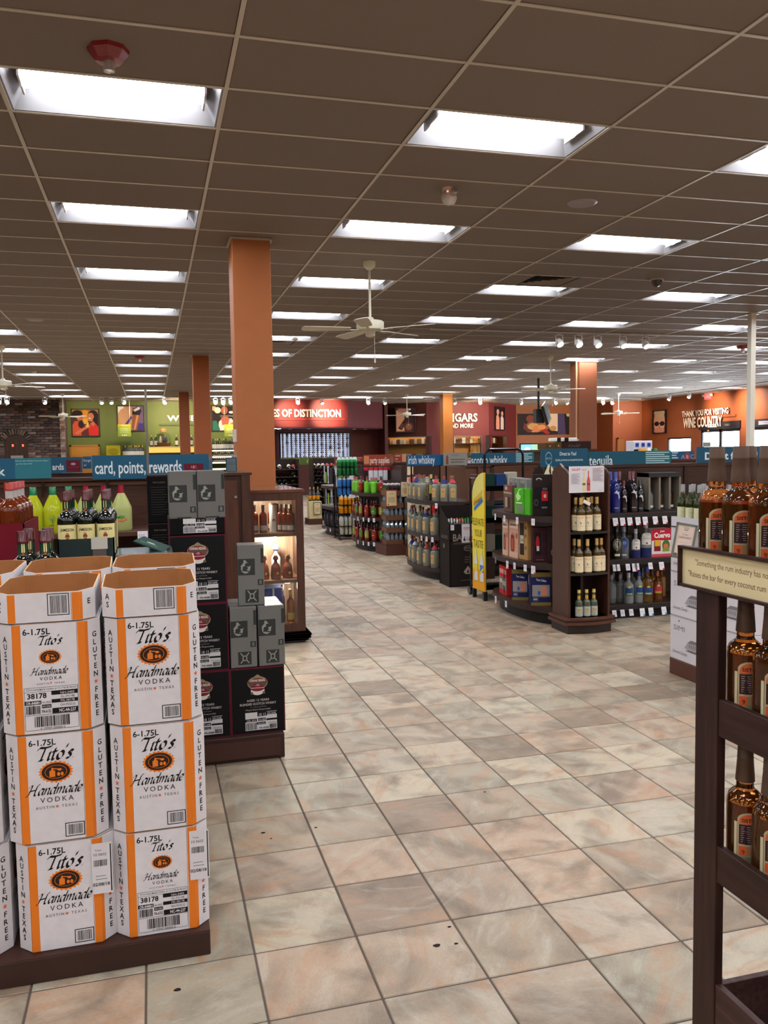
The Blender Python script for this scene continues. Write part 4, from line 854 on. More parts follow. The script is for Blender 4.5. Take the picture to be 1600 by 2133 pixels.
# tv screen, cartons and counters beyond the tequila sign
def counter(px0, px1, y, topz, label, d=.8):
    x0, x1 = gx(px0, y), gx(px1, y); t = thing('service_counter', label, 'counter', ((x0+x1)/2, y, 0)); w = (x1-x0)/2
    MB().box(-w, w, 0, d, 0, topz-.04, BR, WOODX).build('counter_body', t); MB().box(-w-.03, w+.03, -.03, d+.03, topz-.04, topz, BR2, WOODX).build('counter_top', t)
    return (x0+x1)/2
yc = 11.9; z = at(1185, 936, yc)[1]; counter(1130, 1240, yc, z, 'tall dark wood counter carrying brown cartons beyond the tequila sign')
for a, b, c, d, lb in ((1137, 1158, 922, 936, 'small brown carton at the start of the counter stack'), (1158, 1171, 921, 936, 'narrow olive brown carton with brass stud'), (1171, 1232, 919, 936, 'long dark brown carton with faint script'), (1160, 1203, 912, 919.5, 'white and black flat carton lying on the brown cartons')):
    simple_box('carton', lb, 'box', a, b, c, d, yc+.1, .3, C(92, 66, 34) if b < 1172 else (C(52, 34, 30) if c > 915 else C(232, 230, 220)), CARD, (lambda w, h: [('e', w*.4, h*.5, h*.12, h*.12, C(190, 150, 90))]) if b < 1172 else ((lambda w, h: [('r', 0, 0, w*.18, h, BLK), ('r', w*.36, 0, w*.55, h, BLK)]) if c < 915 else (lambda w, h: [('t', 'Kendall', w*.4, h*.3, h*.5, C(110, 90, 84), {'sh': .4})])))
yt = 24.; x0, z1 = at(1085, 926, yt); x1, z0 = at(1124, 945, yt); t = thing('television', 'bright flat television below the wide food picture', 'television', (x0, yt, z0)); w, h = x1-x0, z1-z0
MB().box(-.03, w+.03, 0, .05, -.03, h+.03, BLK, GLOSS).build('television_body', t); MB().decal(FRONT(0, 0, 0), [('r', 0, 0, w, h, C(120, 190, 215)), ('r', w*.6, 0, w, h, C(150, 190, 160)), ('e', w*.35, h*.4, w*.2, h*.3, C(200, 226, 236)), ('p', [(w*.4, h*.7), (w*.6, h*.3), (w*.62, h*.36)], C(60, 60, 80))], m=SCREEN, eps=.004).build('screen', t)
MB().box(w*.3, w*.7, .01, .2, -z0, -.03, BLK, PAINT).build('stand', t)
yc = 15.5; z = at(1350, 944, yc)[1]; counter(1300, 1420, yc, z, 'dark wood till counter carrying white boxes with blue squares')
simple_box('carton', 'white carton with three blue squares on the till counter', 'box', 1320, 1359, 918, 944, yc+.1, .3, C(226, 228, 236), CARD, lambda w, h: [('r', 0, 0, w, h*.32, BLK)]+[('r', w*(.08+.31*k), h*.52, w*(.26+.31*k), h*.82, C(30, 60, 160)) for k in range(3)])
for k, (px, c) in enumerate(((1336, C(206, 140, 40)), (1344, C(214, 160, 60)), (1353, C(232, 226, 220)), (1366, C(60, 120, 70)))):
    x = gx(px, yc); tag(MB().lathe([(.001, 0), (.05, 0), (.055, .05), (.03, .1), (.001, .11)], c, PAINT, 10).build('snack_bag', None, (x, yc+.02, z)), ('orange snack bag before the white carton', 'pale orange snack bag beside the white carton', 'white cup shaped bag beside the carton', 'green snack bag at the counter end')[k], 'bag', 'snack bags on the till counter')
# ================================================================== bottles and boxes
def bottle(name, label, cat, r, h, glass, gm, cap, labels=(), sh=.58, nr=.34, capz=.84, n=20, capr=1.12, shoulder='round', group=None, liquid=None):
    t = thing(name, label, cat, (0, 0, 0), 0, group)
    if shoulder == 'round': sp = [(1, sh), (.97, sh+.04), (.86, sh+.08), (.62, sh+.12), (.42, sh+.145), (nr, sh+.18)]
    elif shoulder == 'square': sp = [(1, sh), (.93, sh+.03), (.7, sh+.06), (nr, sh+.1)]
    else: sp = [(1, sh), (.9, sh+.08), (.66, sh+.18), (.45, sh+.25), (nr, sh+.3)]
    P = [(.001, .006), (r*.8, .003), (r*.95, 0), (r, .012)]+[(r*a, h*b) for a, b in sp]+[(r*nr, h*capz), (r*nr, h*(capz+.02)), (.001, h*(capz+.02))]
    MB().lathe(P, glass, gm, n).build('glass', t, smooth=True)
    cr = r*nr*capr
    if cap: MB().lathe([(cr, h*capz), (cr, h*(capz+.03)), (cr*.96, h*(capz+.035)), (cr*.96, h-.003), (cr*.9, h), (.001, h)], cap, GLOSS if name != 'rum_bottle' else MATTE, n).build('cap', t, smooth=True)
    for k, (z0, z1, ha, col, items) in enumerate(labels):
        q = cylframe(r+.0006); m = MB(); F_ = q; w = r*ha
        m.decal(F_, [('r', -w, z0, w, z1, col)]+[it for it in items], eps=.0003)
        m.build('paper_label' if k == 0 else 'neck_label', t)
    return t
def carton(name, label, w, d, h, col, m=CARD, ch=.004, cat='box'):
    t = thing(name, label, cat); MB().box(-w/2, w/2, -d/2, d/2, 0, h, col, m, ch=ch).build('carton_body', t); return t
K = C(18, 15, 15)
# ------------------------------------------------------------------ vodka cases with cut corners
TW, TD_, TH, TC = .285, .33, .335, .042
OR2 = C(226, 122, 34); PW = C(216, 212, 214); BRN = C(48, 30, 24)
def star(u, v, r, c): return ('p', [(u+(r if k % 2 == 0 else r*.4)*math.cos(math.pi/2+k*math.pi/5), v+(r if k % 2 == 0 else r*.4)*math.sin(math.pi/2+k*math.pi/5)) for k in range(10)], c)
def vtext(txt, u, z0, z1, size, c):
    n = len(txt); out = []
    for k, ch in enumerate(txt):
        v = z1-(k+.5)*(z1-z0)/n
        if ch == '*': out.append(star(u, v, size*.36, C(222, 96, 50)))
        elif ch != ' ': out.append(('t', ch, u, v-size*.35, size, c, {'b': .02}))
    return out
def seal(u, v, a, b):
    q = 44; return [('p', [(u+(a*1.14 if k % 2 else a*1.0)*math.cos(2*math.pi*k/q), v+(b*1.16 if k % 2 else b)*math.sin(2*math.pi*k/q)) for k in range(q)], OR2), ('e', u, v, a*.92, b*.92, BRN, 28), ('e', u, v, a*.72, b*.7, OR2, 28), ('e', u, v, a*.69, b*.66, BRN, 28),
        ('p', [(u-a*.42, v-b*.5), (u-a*.42, v+b*.1), (u-a*.3, v+b*.2), (u-a*.27, v+b*.45), (u-a*.2, v+b*.45), (u-a*.17, v+b*.2), (u-a*.05, v+b*.1), (u-a*.05, v-b*.5)], OR2), ('e', u+a*.25, v+b*.2, a*.14, b*.12, OR2, 10), ('e', u+a*.17, v-b*.25, a*.1, b*.2, OR2, 10), ('e', u+a*.4, v-b*.25, a*.1, b*.2, OR2, 10), ('p', [(u-a*.2, v+b*.4), (u+a*.2, v+b*.3), (u+a*.25, v+b*.22), (u-a*.2, v+b*.3)], OR2)]
def vodka_print(small):
    hw = TW/2-TC; it = [('r', -hw, .002, -hw+.021, TH-.002, OR2), ('r', hw-.021, .002, hw, TH-.002, OR2), ('r', hw-.0235, .002, hw-.0225, TH-.002, C(120, 70, 30))]
    it.append(('t', '6-1.75L', -hw+.026, TH-.0335, .0255, K, {'al': 'l', 'b': .02}))
    s, z = (.66, .03) if small else (1., 0.)
    it += [('pen', "Tito's.", .006, TH-.08+z*.5, .057*s, K, .17)]
    it += seal(0, TH-.118+z*.5, .044*s, .03*s)
    it += [('pen', 'Handmade', -.002*s, TH-.185+z*1.0, .042*s, K, .15), ('t', 'VODKA', 0, TH-.21+z*1.25, .022*s, K, {'sp': 1.4}), ('t', 'AUSTIN', -.035*s, TH-.229+z*1.45, .012*s, C(90, 80, 80), {'sp': 1.4}), ('t', 'TEXAS', .035*s, TH-.229+z*1.45, .012*s, C(90, 80, 80), {'sp': 1.4}), star(0, TH-.225+z*1.45, .006*s, C(222, 96, 50))]
    if small:
        a, b, c, d = -hw+.024, hw-.026, .012, .142
        it += [('r', a, c, b, d, K), ('r', a+.001, c+.001, b-.001, d-.001, PW), ('t', "TITO'S HANDMADE VODKA, 6/1.75 LITER 80 PROOF", 0, d-.0095, .008, K, {'w': b-a-.01, 'b': .01}), ('r', a, d-.014, b, d-.013, K),
               ('t', '38178', a+.035, d-.033, .022, K, {'b': .03}), ('r', a+.076, d-.026, b-.001, d-.014, K), ('t', 'NH-3405', b-.03, d-.024, .01, PW, {'w': .04}), ('t', 'AL-F0148', b-.03, d-.036, .01, K, {'w': .04}),
               ('r', a+.001, d-.052, a+.047, d-.04, K), ('t', 'OR-8488H', a+.024, d-.05, .011, PW, {'w': .04, 'b': .02}), ('t', 'MI-2902', a+.061, d-.05, .009, K, {'w': .024}), ('r', a+.076, d-.05, b-.001, d-.039, K), ('t', 'MS-38178', b-.03, d-.048, .01, PW, {'w': .04}),
               ('r', a+.048, d-.064, a+.075, d-.053, K), ('t', 'WV-5302', a+.061, d-.062, .009, PW, {'w': .024}), ('t', 'OH-9232-D', b-.03, d-.061, .01, K, {'w': .044}), ('t', 'PA-6152', a+.061, d-.078, .013, K, {'w': .026, 'b': .02}), ('r', a+.077, d-.082, b-.001, d-.066, K), ('t', 'NC-44-237', b-.031, d-.079, .014, PW, {'w': .048, 'b': .02}),
               ('bar', a+.004, d-.08, a+.044, d-.055, K), ('r', a, d-.084, b, d-.083, K), ('bar', a+.026, c+.01, b-.024, d-.088, K)]+[('t', '6 19947 00000 6', 0, c+.002, .008, K, {'w': .07})]
    else:
        it += [('r', .02, .012, .076, .055, K), ('r', .0225, .0145, .0735, .0525, PW), ('bar', .027, .018, .07, .049, K)]
    return it
def octo(w, d, c): return [(-w/2+c, -d/2), (w/2-c, -d/2), (w/2, -d/2+c), (w/2, d/2-c), (w/2-c, d/2), (-w/2+c, d/2), (-w/2, d/2-c), (-w/2, -d/2+c)]
def corner_frames(w, d, c):
    s = math.sqrt(.5); L = c*math.sqrt(2)
    return frame((-w/2+c/2, -d/2+c/2, 0), (s, -s, 0), (0, 0, 1)), frame((w/2-c/2, -d/2+c/2, 0), (s, s, 0), (0, 0, 1)), L
def vodka_case(small):
    t = thing('vodka_case', 'x', 'box'); m = MB(); m.prism(octo(TW, TD_, TC), .002, TH-.002, PW, CARD); m.prism(octo(TW-.01, TD_-.01, TC), 0, TH, C(150, 112, 78), CARD, top=PW); m.build('carton_body', t)
    Ff = frame((0, -TD_/2, 0), (1, 0, 0), (0, 0, 1)); m = MB(); m.decal(Ff, vodka_print(small), eps=.00025); Fl, Fr, L = corner_frames(TW, TD_, TC)
    m.decal(Fl, [('r', L/2-.005, .002, L/2, TH-.002, OR2)]+vtext('AUSTIN*TEXAS', -.006, .03, TH-.035, .024, K), eps=.00025)
    m.decal(Fr, [('r', -L/2, .002, -L/2+.012, TH-.002, OR2)]+vtext('GLUTEN*FREE', .006, .03, TH-.035, .024, K), eps=.00025); m.build('printed_design', t)
    for s_, (F_, q) in enumerate(((frame((TW/2, 0, 0), (0, 1, 0), (0, 0, 1)), 1), (frame((-TW/2, 0, 0), (0, -1, 0), (0, 0, 1)), 1))):
        m = MB(); m.decal(F_, [('pen', "Tito's", 0, TH-.09, .08, K, .12)]+seal(0, TH-.135, .05, .034)+[('pen', 'Handmade', 0, TH-.21, .05, K, .1)], eps=.00025); m.build('side_print', t)
    return t
def vodka_tray():
    """cut-down open case: walls only"""
    t = thing('open_case_tray', 'x', 'box'); h = .088; hb = .1; o, i_ = octo(TW, TD_, TC), octo(TW-.008, TD_-.008, TC-.002); ht = [h, h, h+.004, hb, hb, hb, hb-.003, h+.004]; m = MB()
    vs = []
    for k in range(8): vs += [(*o[k], 0), (*o[k], ht[k]), (*i_[k], ht[k]), (*i_[k], 0)]
    for k in range(8):
        j = (k+1) % 8; a, b = 4*k, 4*j
        m.mesh([vs[a], vs[b], vs[b+1], vs[a+1]], [(0, 1, 2, 3)], PW, CARD); m.mesh([vs[a+1], vs[b+1], vs[b+2], vs[a+2]], [(0, 1, 2, 3)], C(206, 170, 130), CARD); m.mesh([vs[a+2], vs[b+2], vs[b+3], vs[a+3]], [(0, 1, 2, 3)], C(164, 112, 68), CARD)
    m.poly([(x, y, .004) for x, y in i_], C(150, 102, 62), CARD); m.build('tray_walls', t)
    Ff = frame((0, -TD_/2, 0), (1, 0, 0), (0, 0, 1)); hw = TW/2-TC; Fl, Fr, L = corner_frames(TW, TD_, TC); m = MB()
    m.decal(Ff, [('r', -hw, .001, -hw+.021, h-.003, OR2), ('r', hw-.021, .001, hw, h-.003, OR2), ('r', hw-.0235, .001, hw-.0225, h-.003, C(120, 70, 30)), ('r', .01, .018, .072, h-.004, K), ('r', .0125, .0205, .0695, h-.0065, PW), ('bar', .018, .024, .065, h-.01, K)], eps=.00025)
    m.decal(Fl, [('t', 'A', -.006, .055, .024, K, {'b': .02}), ('t', 'S', -.006, .03, .024, K, {'b': .02})], eps=.00025); m.decal(Fr, [('r', -L/2, .001, -L/2+.012, h-.003, OR2), ('t', 'E', .006, .045, .024, K, {'b': .02})], eps=.00025); m.build('printed_design', t)
    return t
pa, pb, pt_ = Proto(vodka_case(False)), Proto(vodka_case(True)), Proto(vodka_tray())
PH = .082; YT = 2.655
t = thing('display_plinth', 'dark brown wooden plinth under the orange and white vodka cases', 'plinth', (0, 0, 0)); MB().box(-1.5, .13, 2.63, 3.42, 0, PH-.004, C(52, 28, 20), PAINT, ch=.003).build('plinth_body', t); MB().box(-1.5, .13, 2.63, 3.42, PH-.004, PH, C(64, 36, 26), PAINT).build('plinth_top', t)
xcol = [-.011, -.304, -.612]
desc = {0: ('bottom', 'middle', 'top')}
cn = ['beside the aisle', 'second from the aisle', 'third from the aisle']
kinds = [[1, 0, 0], [0, 0, 1], [0, 0, 0]]
for c, x in enumerate(xcol):
    z = PH
    for r in range(3):
        P = pb if kinds[c][r] else pa; dx, dy = random.uniform(-.004, .004)+(-.006 if r == 2 else .002 if r == 0 else -.002)*(c+1), random.uniform(-.004, .004)
        P.place((x+dx, YT+TD_/2+dy+c*.006, z), R_(random.uniform(-1, 1)), 'orange striped vodka case %s, %s of the front stack%s' % (cn[c], ('bottom', 'middle', 'topmost')[r], ', number block' if kinds[c][r] else ''), 'vodka cases'); z += TH+.003
    pt_.place((x-.012*(c+1)*.8, YT+TD_/2+.002+c*.006, z), R_((.8, -.6, 1.2)[c]), 'cut open case tray on the front vodka stack %s' % cn[c], 'cut open case trays')
    z = PH
    for r in range(3):
        pa.place((x, YT+TD_*1.5+.035, z), 0, 'orange striped vodka case %s, %s of the rear stack' % (cn[c], ('bottom', 'middle', 'topmost')[r]), 'vodka cases'); z += TH+.003
    pt_.place((x+.01, YT+TD_*1.5+.04, z+.014), R_((-1, 1.5, -2)[c]), 'cut open case tray on the rear vodka stack %s' % cn[c], 'cut open case trays')
for c, (x, z, lb) in enumerate(((.105, PH+.235, 'white shipping label at the corner of the bottom case beside the aisle'), (-.188, PH+.235, 'white shipping label folded over the bottom case second from the aisle'))):
    t = thing('shipping_label', lb, 'label', (x, YT-.0045, z))
    it = [('r', -.03, -.075, .03, .085, PW), ('r', .024, -.07, .0275, .08, K), ('bar', -.024, .012, .014, .032, K), ('t', '10 0602', -.006, .045, .012, K), ('t', 'Texas', -.01, .06, .008, K), ('t', '02/08/18', -.004, -.05, .014, K, {'b': .02}), ('r', -.02, -.02, .01, -.018, C(120, 120, 120)), ('r', -.02, -.03, .014, -.028, C(120, 120, 120))]
    MB().decal(FRONT(0, 0, 0), it, eps=.0004).build('label_print', t)
# ------------------------------------------------------------------ scotch cases and silver tins
CW, CH_, CD_ = .282, .352, .3; MAR = C(88, 18, 38); BK = C(9, 8, 9)
def crest(u, v, s):
    G, M_, W_ = C(150, 130, 96), C(128, 34, 48), C(222, 214, 204)
    return [('p', [(u-.3*s, v+.32*s), (u-.16*s, v+.56*s), (u, v+.66*s), (u+.16*s, v+.56*s), (u+.3*s, v+.32*s)], G), ('e', u, v+.12*s, .62*s, .42*s, G, 24), ('e', u, v+.1*s, .56*s, .34*s, C(90, 80, 66), 24), ('e', u, v-.34*s, .42*s, .3*s, W_, 20), ('e', u, v-.2*s, .44*s, .2*s, M_, 20),
            ('p', [(u-.6*s, v+.1*s), (u-.54*s, v+.3*s), (u-.2*s, v+.4*s), (u+.2*s, v+.4*s), (u+.54*s, v+.3*s), (u+.6*s, v+.1*s), (u+.2*s, v+.2*s), (u-.2*s, v+.2*s)], M_), ('t', 'CHIVAS REGAL', u, v+.21*s, .2*s, W_, {'w': .98*s, 'b': .03}), ('e', u, v+.0*s, .2*s, .12*s, M_, 16), ('t', '-12-', u, v-.06*s, .17*s, W_, {'b': .02}), ('r', u-.42*s, v-.2*s, u+.42*s, v-.17*s, W_),
            ('e', u-.36*s, v-.5*s, .09*s, .09*s, C(100, 92, 80), 8), ('e', u+.38*s, v-.5*s, .09*s, .09*s, C(100, 92, 80), 8)]
def codes(u0, v0, w, h):
    it = [('r', u0, v0, u0+w, v0+h, C(206, 204, 204)), ('bar', u0+.02*w, v0+.03*h, u0+.36*w, v0+.42*h, K)]
    for a, b, c, d, tx in ((.38, .75, .68, 1., '18 12'), (0, .48, .36, .64, 'OR-393'), (.4, .5, .64, .66, 'MI-16488'), (.36, .3, .64, .44, 'MN-7222'), (.66, .5, 1., .6, ''), (.66, .82, 1., .98, 'NH-2648')):
        it.append(('r', u0+a*w, v0+b*h, u0+c*w, v0+d*h, K))
        if tx: it.append(('t', tx, u0+(a+c)/2*w, v0+(b+.02)*h, (d-b)*h*.9, C(206, 204, 204), {'w': (c-a)*w*.8}))
    it += [('t', 'PA-4288', u0+.58*w, v0+.06*h, .14*h, K, {'w': .3*w, 'b': .02}), ('bar', u0+.76*w, v0+.04*h, u0+.98*w, v0+.28*h, K), ('t', 'OH-215-D', u0+.84*w, v0+.32*h, .1*h, K, {'w': .26*w})]
    return it
def scotch_print(w, h):
    m = .006
    it = [('r', -w/2, 0, w/2, h, MAR), ('r', -w/2+m, m*.6, w/2-m, h-m*1.6, BK)]+crest(.0, h*.73, .085)
    it += [('t', 'AGED 12 YEARS', 0, h*.485, .0165, C(196, 190, 188), {'b': .01}), ('t', 'BLENDED SCOTCH WHISKY', 0, h*.43, .0165, C(196, 190, 188), {'w': .19, 'b': .01}), ('t', '12 x 750ml CARTONS', 0, h*.39, .009, C(130, 126, 124)), ('t', 'Please Enjoy Responsibly', 0, h*.35, .011, C(180, 176, 174), {'w': .13})]
    return it+codes(-.068, h*.05, .165, h*.27)
def scotch_case():
    t = carton('scotch_case', 'x', CW, CD_, CH_, BK); m = MB(); m.decal(frame((0, -CD_/2, 0), (1, 0, 0), (0, 0, 1)), scotch_print(CW, CH_), eps=.0003)
    for F_ in (frame((CW/2, 0, 0), (0, 1, 0), (0, 0, 1)), frame((-CW/2, 0, 0), (0, -1, 0), (0, 0, 1))): m.decal(F_, [('r', -CD_/2, CH_-.01, CD_/2, CH_, MAR), ('r', -CD_/2, 0, -CD_/2+.006, CH_, MAR)]+crest(0, CH_*.7, .085), eps=.0003)
    m.build('printed_design', t); return t
def scotch_tray():
    t = thing('scotch_case_tray', 'x', 'box'); h = .085; m = MB()
    for q in ((-CW/2, CW/2, -CD_/2, -CD_/2+.005), (-CW/2, CW/2, CD_/2-.005, CD_/2), (-CW/2, -CW/2+.005, -CD_/2, CD_/2), (CW/2-.005, CW/2, -CD_/2, CD_/2)): m.box(*q, 0, h, BK, CARD)
    m.box(-CW/2, CW/2, -CD_/2, CD_/2, 0, .004, BK, CARD); m.build('tray_walls', t)
    MB().decal(frame((0, -CD_/2, 0), (1, 0, 0), (0, 0, 1)), [('r', -CW/2, 0, -CW/2+.005, h, MAR), ('r', CW/2-.005, 0, CW/2, h, MAR)]+codes(-.07, .01, .165, h-.012), eps=.0003).build('printed_design', t); return t
def silver_tin():
    w, h = .138, .318; t = thing('silver_gift_tin', 'x', 'gift tin'); SM = mat('silver_card', .3, metal=.55); g = C(126, 128, 126)
    m = MB(); m.box(-w/2, w/2, -w/2, w/2, 0, h, g, SM, ch=.003); m.build('tin_body', t)
    dk = C(52, 54, 52); lt = C(150, 150, 140); F_ = frame((0, -w/2, 0), (1, 0, 0), (0, 0, 1)); it = []
    for k in range(9): a = -w/2+.006+k*.0145; it.append(('p', [(a, h-.004), (a+.0012, h-.004), (a+.0012+.05, h*.66), (a+.05, h*.66)] if a+.052 < w/2 else [(a, h-.004), (a+.0012, h-.004), (w/2-.001, h-.004-(w/2-a)*1.9), (w/2-.002, h-.006-(w/2-a)*1.9)], C(108, 110, 108)))
    u, v = -.024, h*.64
    it += [('r', -w/2+.004, v-.043, .022, v+.043, dk), ('e', u-.002, v-.008, .024, .026, lt, 16), ('p', [(u-.03, v+.002), (u-.006, v+.03), (u+.03, v+.014), (u+.022, v-.004), (u, v+.01)], lt), ('e', u+.012, v+.012, .018, .01, dk, 12), ('p', [(u-.014, v+.026), (u-.01, v+.038), (u, v+.034), (u+.004, v+.028)], lt), ('e', u-.004, v-.006, .014, .012, dk, 12), ('p', [(u-.02, v-.012), (u+.016, v-.02), (u+.018, v-.026), (u-.02, v-.02)], dk)]
    it += [('r', w/2-.016, h*.7, w/2-.001, h*.94, dk), ('r', w/2-.034, h*.335, w/2-.006, h*.43, dk), ('r', w/2-.026, h*.35, w/2-.014, h*.415, C(110, 112, 108)), ('r', -.03, .016, .038, .084, dk), ('p', [(-.02, .026), (-.016, .022), (.028, .076), (.024, .08)], lt), ('p', [(.028, .026), (.024, .022), (-.02, .076), (-.016, .08)], lt), ('e', .004, .05, .013, .015, lt, 14), ('e', .004, .05, .008, .01, dk, 12)]
    MB().decal(F_, it, eps=.0003).build('embossed_print', t)
    MB().decal(frame((-w/2, 0, 0), (0, -1, 0), (0, 0, 1)), [('r', -.03, h*.44, .03, h*.7, dk), ('e', 0, h*.57, .022, .026, lt, 14)], eps=.0003).build('side_print', t); return t
ps, pst, ptin = Proto(scotch_case()), Proto(scotch_tray()), Proto(silver_tin())
YC = 4.34; CPH = .13; CCOL = C(52, 28, 20)
t = thing('display_plinth', 'brown wooden plinth under the black scotch cases', 'plinth'); MB().box(-.62, .625, 4.305, 5.2, 0, CPH, CCOL, PAINT, ch=.003).build('plinth_body', t); MB().box(-.6, .6, 4.29, 4.304, .02, CPH-.02, C(66, 36, 27), PAINT).build('face_panel', t)
for c, (x, n, nm) in enumerate(((.495, 1, 'single case beside the aisle'), (.213, 3, 'column behind the vodka cases'), (-.075, 3, 'hidden column left of it'))):
    for r in range(n if c < 2 else 2): ps.place((x, YC+CD_/2+random.uniform(0, .006), CPH+r*(CH_+.001)), R_(random.uniform(-.6, .6)), 'black scotch case with red crest, %s, %s' % (nm, ('bottom', 'second', 'third')[r]), 'scotch cases')
zt = CPH+3*CH_-.004; pst.place((.213, YC+CD_/2, CPH+3*CH_+.001), 0, 'cut down black scotch case tray holding two silver tins')
ptin.place((.146, YC+.092, CPH+3*CH_+.007), 0, 'silver gift tin in the cut black tray, nearer the vodka', 'silver tins'); ptin.place((.287, YC+.092, CPH+3*CH_+.007), 0, 'silver gift tin in the cut black tray, beside the aisle', 'silver tins')
z1 = CPH+CH_+.001
ptin.place((.43, YC+.072, z1), 0, 'silver gift tin standing on the low scotch case against the tall column', 'silver tins'); ptin.place((.573, YC+.072, z1), R_(2), 'silver gift tin standing on the low scotch case at the aisle corner', 'silver tins')
ptin.place((.43, YC+.215, z1), 0, 'silver gift tin behind the first on the low scotch case', 'silver tins'); ptin.place((.573, YC+.215, z1), 0, 'silver gift tin behind the corner one on the low scotch case', 'silver tins')
z2 = z1+.319; ptin.place((.485, YC+.1, z2), R_(-5), 'single silver gift tin standing on top of the four', 'silver tins'); ptin.place((.6, YC+.225, z2-.0), R_(3), 'silver gift tin lying behind the single topmost tin', 'silver tins') if False else None
# tall black cartons beyond the dark green boxes
for r in range(4):
    t = carton('whisky_carton', 'tall black whisky carton stack left of the silver tins, %s' % ('bottom', 'second', 'third', 'topmost')[r], .13, .28, .27, BK); t.location = (.035, 5.05, .4+r*.2705-.0)
    MB().decal(frame((0, -.14, 0), (1, 0, 0), (0, 0, 1)), [('r', -.064, .262, .064, .268, C(60, 26, 30)), ('t', 'THE CLASSIC', 0, .225, .012, C(130, 110, 80)), ]+[('r', -.045, .2-.014*k, .045-.01*(k % 3), .203-.014*k, C(58, 50, 44)) for k in range(12)], eps=.0004).build('printed_design', t)
t = thing('low_riser', 'dark riser under the tall black whisky cartons', 'plinth'); MB().box(-.06, .13, 4.8, 5.3, CPH if False else .131, .4, C(50, 28, 20), PAINT).build('riser_body', t)
t = thing('sign_pole', 'thin grey metal pole standing left of the tall black cartons', 'pole', (-.022, 5.4, 0)); MB().box(-.007, .007, -.005, .005, 0, 2.0, C(150, 146, 140), METAL).build('pole_bar', t); MB().cyl(0, 0, 0, .012, .1, C(90, 88, 86), METAL, 20).build('pole_foot', t)
# ------------------------------------------------------------------ irish whiskey bottles, cartons
IW = C(226, 214, 150)
def irish(r, h, nm):
    it = [('t', 'JAMESON', 0, .127*h/.29, .0165*h/.29, K, {'b': .02, 'w': r*1.5}), ('e', 0, .105*h/.29, .009, .011, C(150, 66, 44), 12), ('e', 0, .117*h/.29, .006, .004, C(190, 140, 90), 10), ('p', [(-.014, .064*h/.29), (0, .06*h/.29), (.014, .064*h/.29), (.012, .061*h/.29), (0, .056*h/.29), (-.012, .061*h/.29)], C(140, 40, 40)), ('t', 'IRISH WHISKEY', 0, .042*h/.29, .006, C(110, 90, 60), {'w': r*1.2})]
    t = bottle(nm, 'x', 'bottle', r, h, C(12, 18, 12), BOTTLE, C(80, 15, 24), [(h*.1, h*.53, 1.25, IW, it)], sh=.57, nr=.36, capz=.86, capr=1.2)
    MB().lathe([(r*.385, h*.72), (r*.385, h*.87)], C(20, 60, 40), GLOSS, 16).build('neck_sleeve', t)
    MB().decal(cylframe(r*.39), [('r', -.006, h*.76, .006, h*.86, IW), ('e', 0, h*.735, .005, .007, C(176, 90, 50), 10)], eps=.0004).build('neck_label', t); return t
pj_ = Proto(irish(.0375, .292, 'irish_whiskey_bottle')); yj = 3.74; xj0, zr = at(120, 1122, 3.7); xj1 = at(238, 1122, 3.7)[0]; zr -= .004
DG = C(40, 52, 50)
bz_ = at(230, 1022, 3.74)[1]-.292
t = thing('green_case_tray', 'dark green open case holding irish whiskey bottles', 'box', ((xj0+xj1)/2, yj+.13, bz_-.005)); w = (xj1-xj0)/2; hh = zr-bz_+.005; m = MB()
for q in ((-w, w, -.18, -.175), (-w, w, .175, .18), (-w, -w+.005, -.18, .18), (w-.005, w, -.18, .18)): m.box(*q, 0, hh, DG, CARD)
m.box(-w, w, -.18, .18, 0, .004, DG, CARD); m.build('tray_walls', t)
m = MB(); m.box(.02, .085, -.187, -.181, hh-.045, hh+.005, C(190, 184, 170), PRINT); m.box(.025, .08, -.186, -.181, 0, hh-.045, C(120, 110, 104), METAL); m.build('price_card_holder', t)
for i in range(3):
    for j in range(4): pj_.place(((xj0+xj1)/2+(i-1)*.078, yj+.005+.082*j, bz_), R_(random.uniform(-8, 8)), 'red capped irish whiskey bottle, %s along, %s row of the green case' % (('first', 'second', 'third')[i], ('front', 'second', 'third', 'back')[j]), 'irish whiskey bottles in the green case')
def gcase(loc, lb, top=True, txt='12 x 750ml'):
    t = carton('whiskey_case', lb, .25, .36, .3, DG); t.location = loc; MB().decal(frame((0, -.18, 0), (1, 0, 0), (0, 0, 1)), [('t', txt, -.06, .262, .024, C(190, 190, 180), {'b': .01}), ('r', .07, .235, .095, .262, C(150, 40, 60))], eps=.0004).build('printed_design', t); return t
zz = bz_-.006
for k in range(3): gcase(((xj0+xj1)/2, yj+.13, zz-.301*(k+1)), 'dark green whiskey case under the open green case, %s down' % ('first', 'second', 'third')[k])
xg = at(298, 1150, 3.7)[0]; zg = at(298, 1156, 3.7)[1]
for k in range(3): gcase((xg, yj+.13, zg-.301*(k+1)), 'dark green whiskey case beside the black scotch cases, %s down' % ('topmost', 'second', 'third')[k])
t = thing('case_flap_lid', 'clear wrapped open lid lying on the dark green case', 'lid', (xg, yj+.1, zg+.002)); m = MB(); m.box(-.11, .1, -.16, .1, 0, .006, C(120, 128, 128), mat('film', .15, coat=.5)); m.build('film_sheet', t)
h_ = MB().box(-.0, .13, -.1, .1, 0, .005, C(34, 62, 56), CARD).build('card_flap', t, (-.02, .0, .052)); h_.rotation_euler = (0, R_(22), R_(-12)); MB().decal(frame((0, -.1, 0), (1, 0, 0), (0, 1, 0)), [('e', .06, .09, .02, .012, C(180, 200, 180), 12), ('r', .02, .04, .1, .05, C(90, 130, 110))], eps=.006).build('flap_print', h_)
zb_ = zg-.301*3
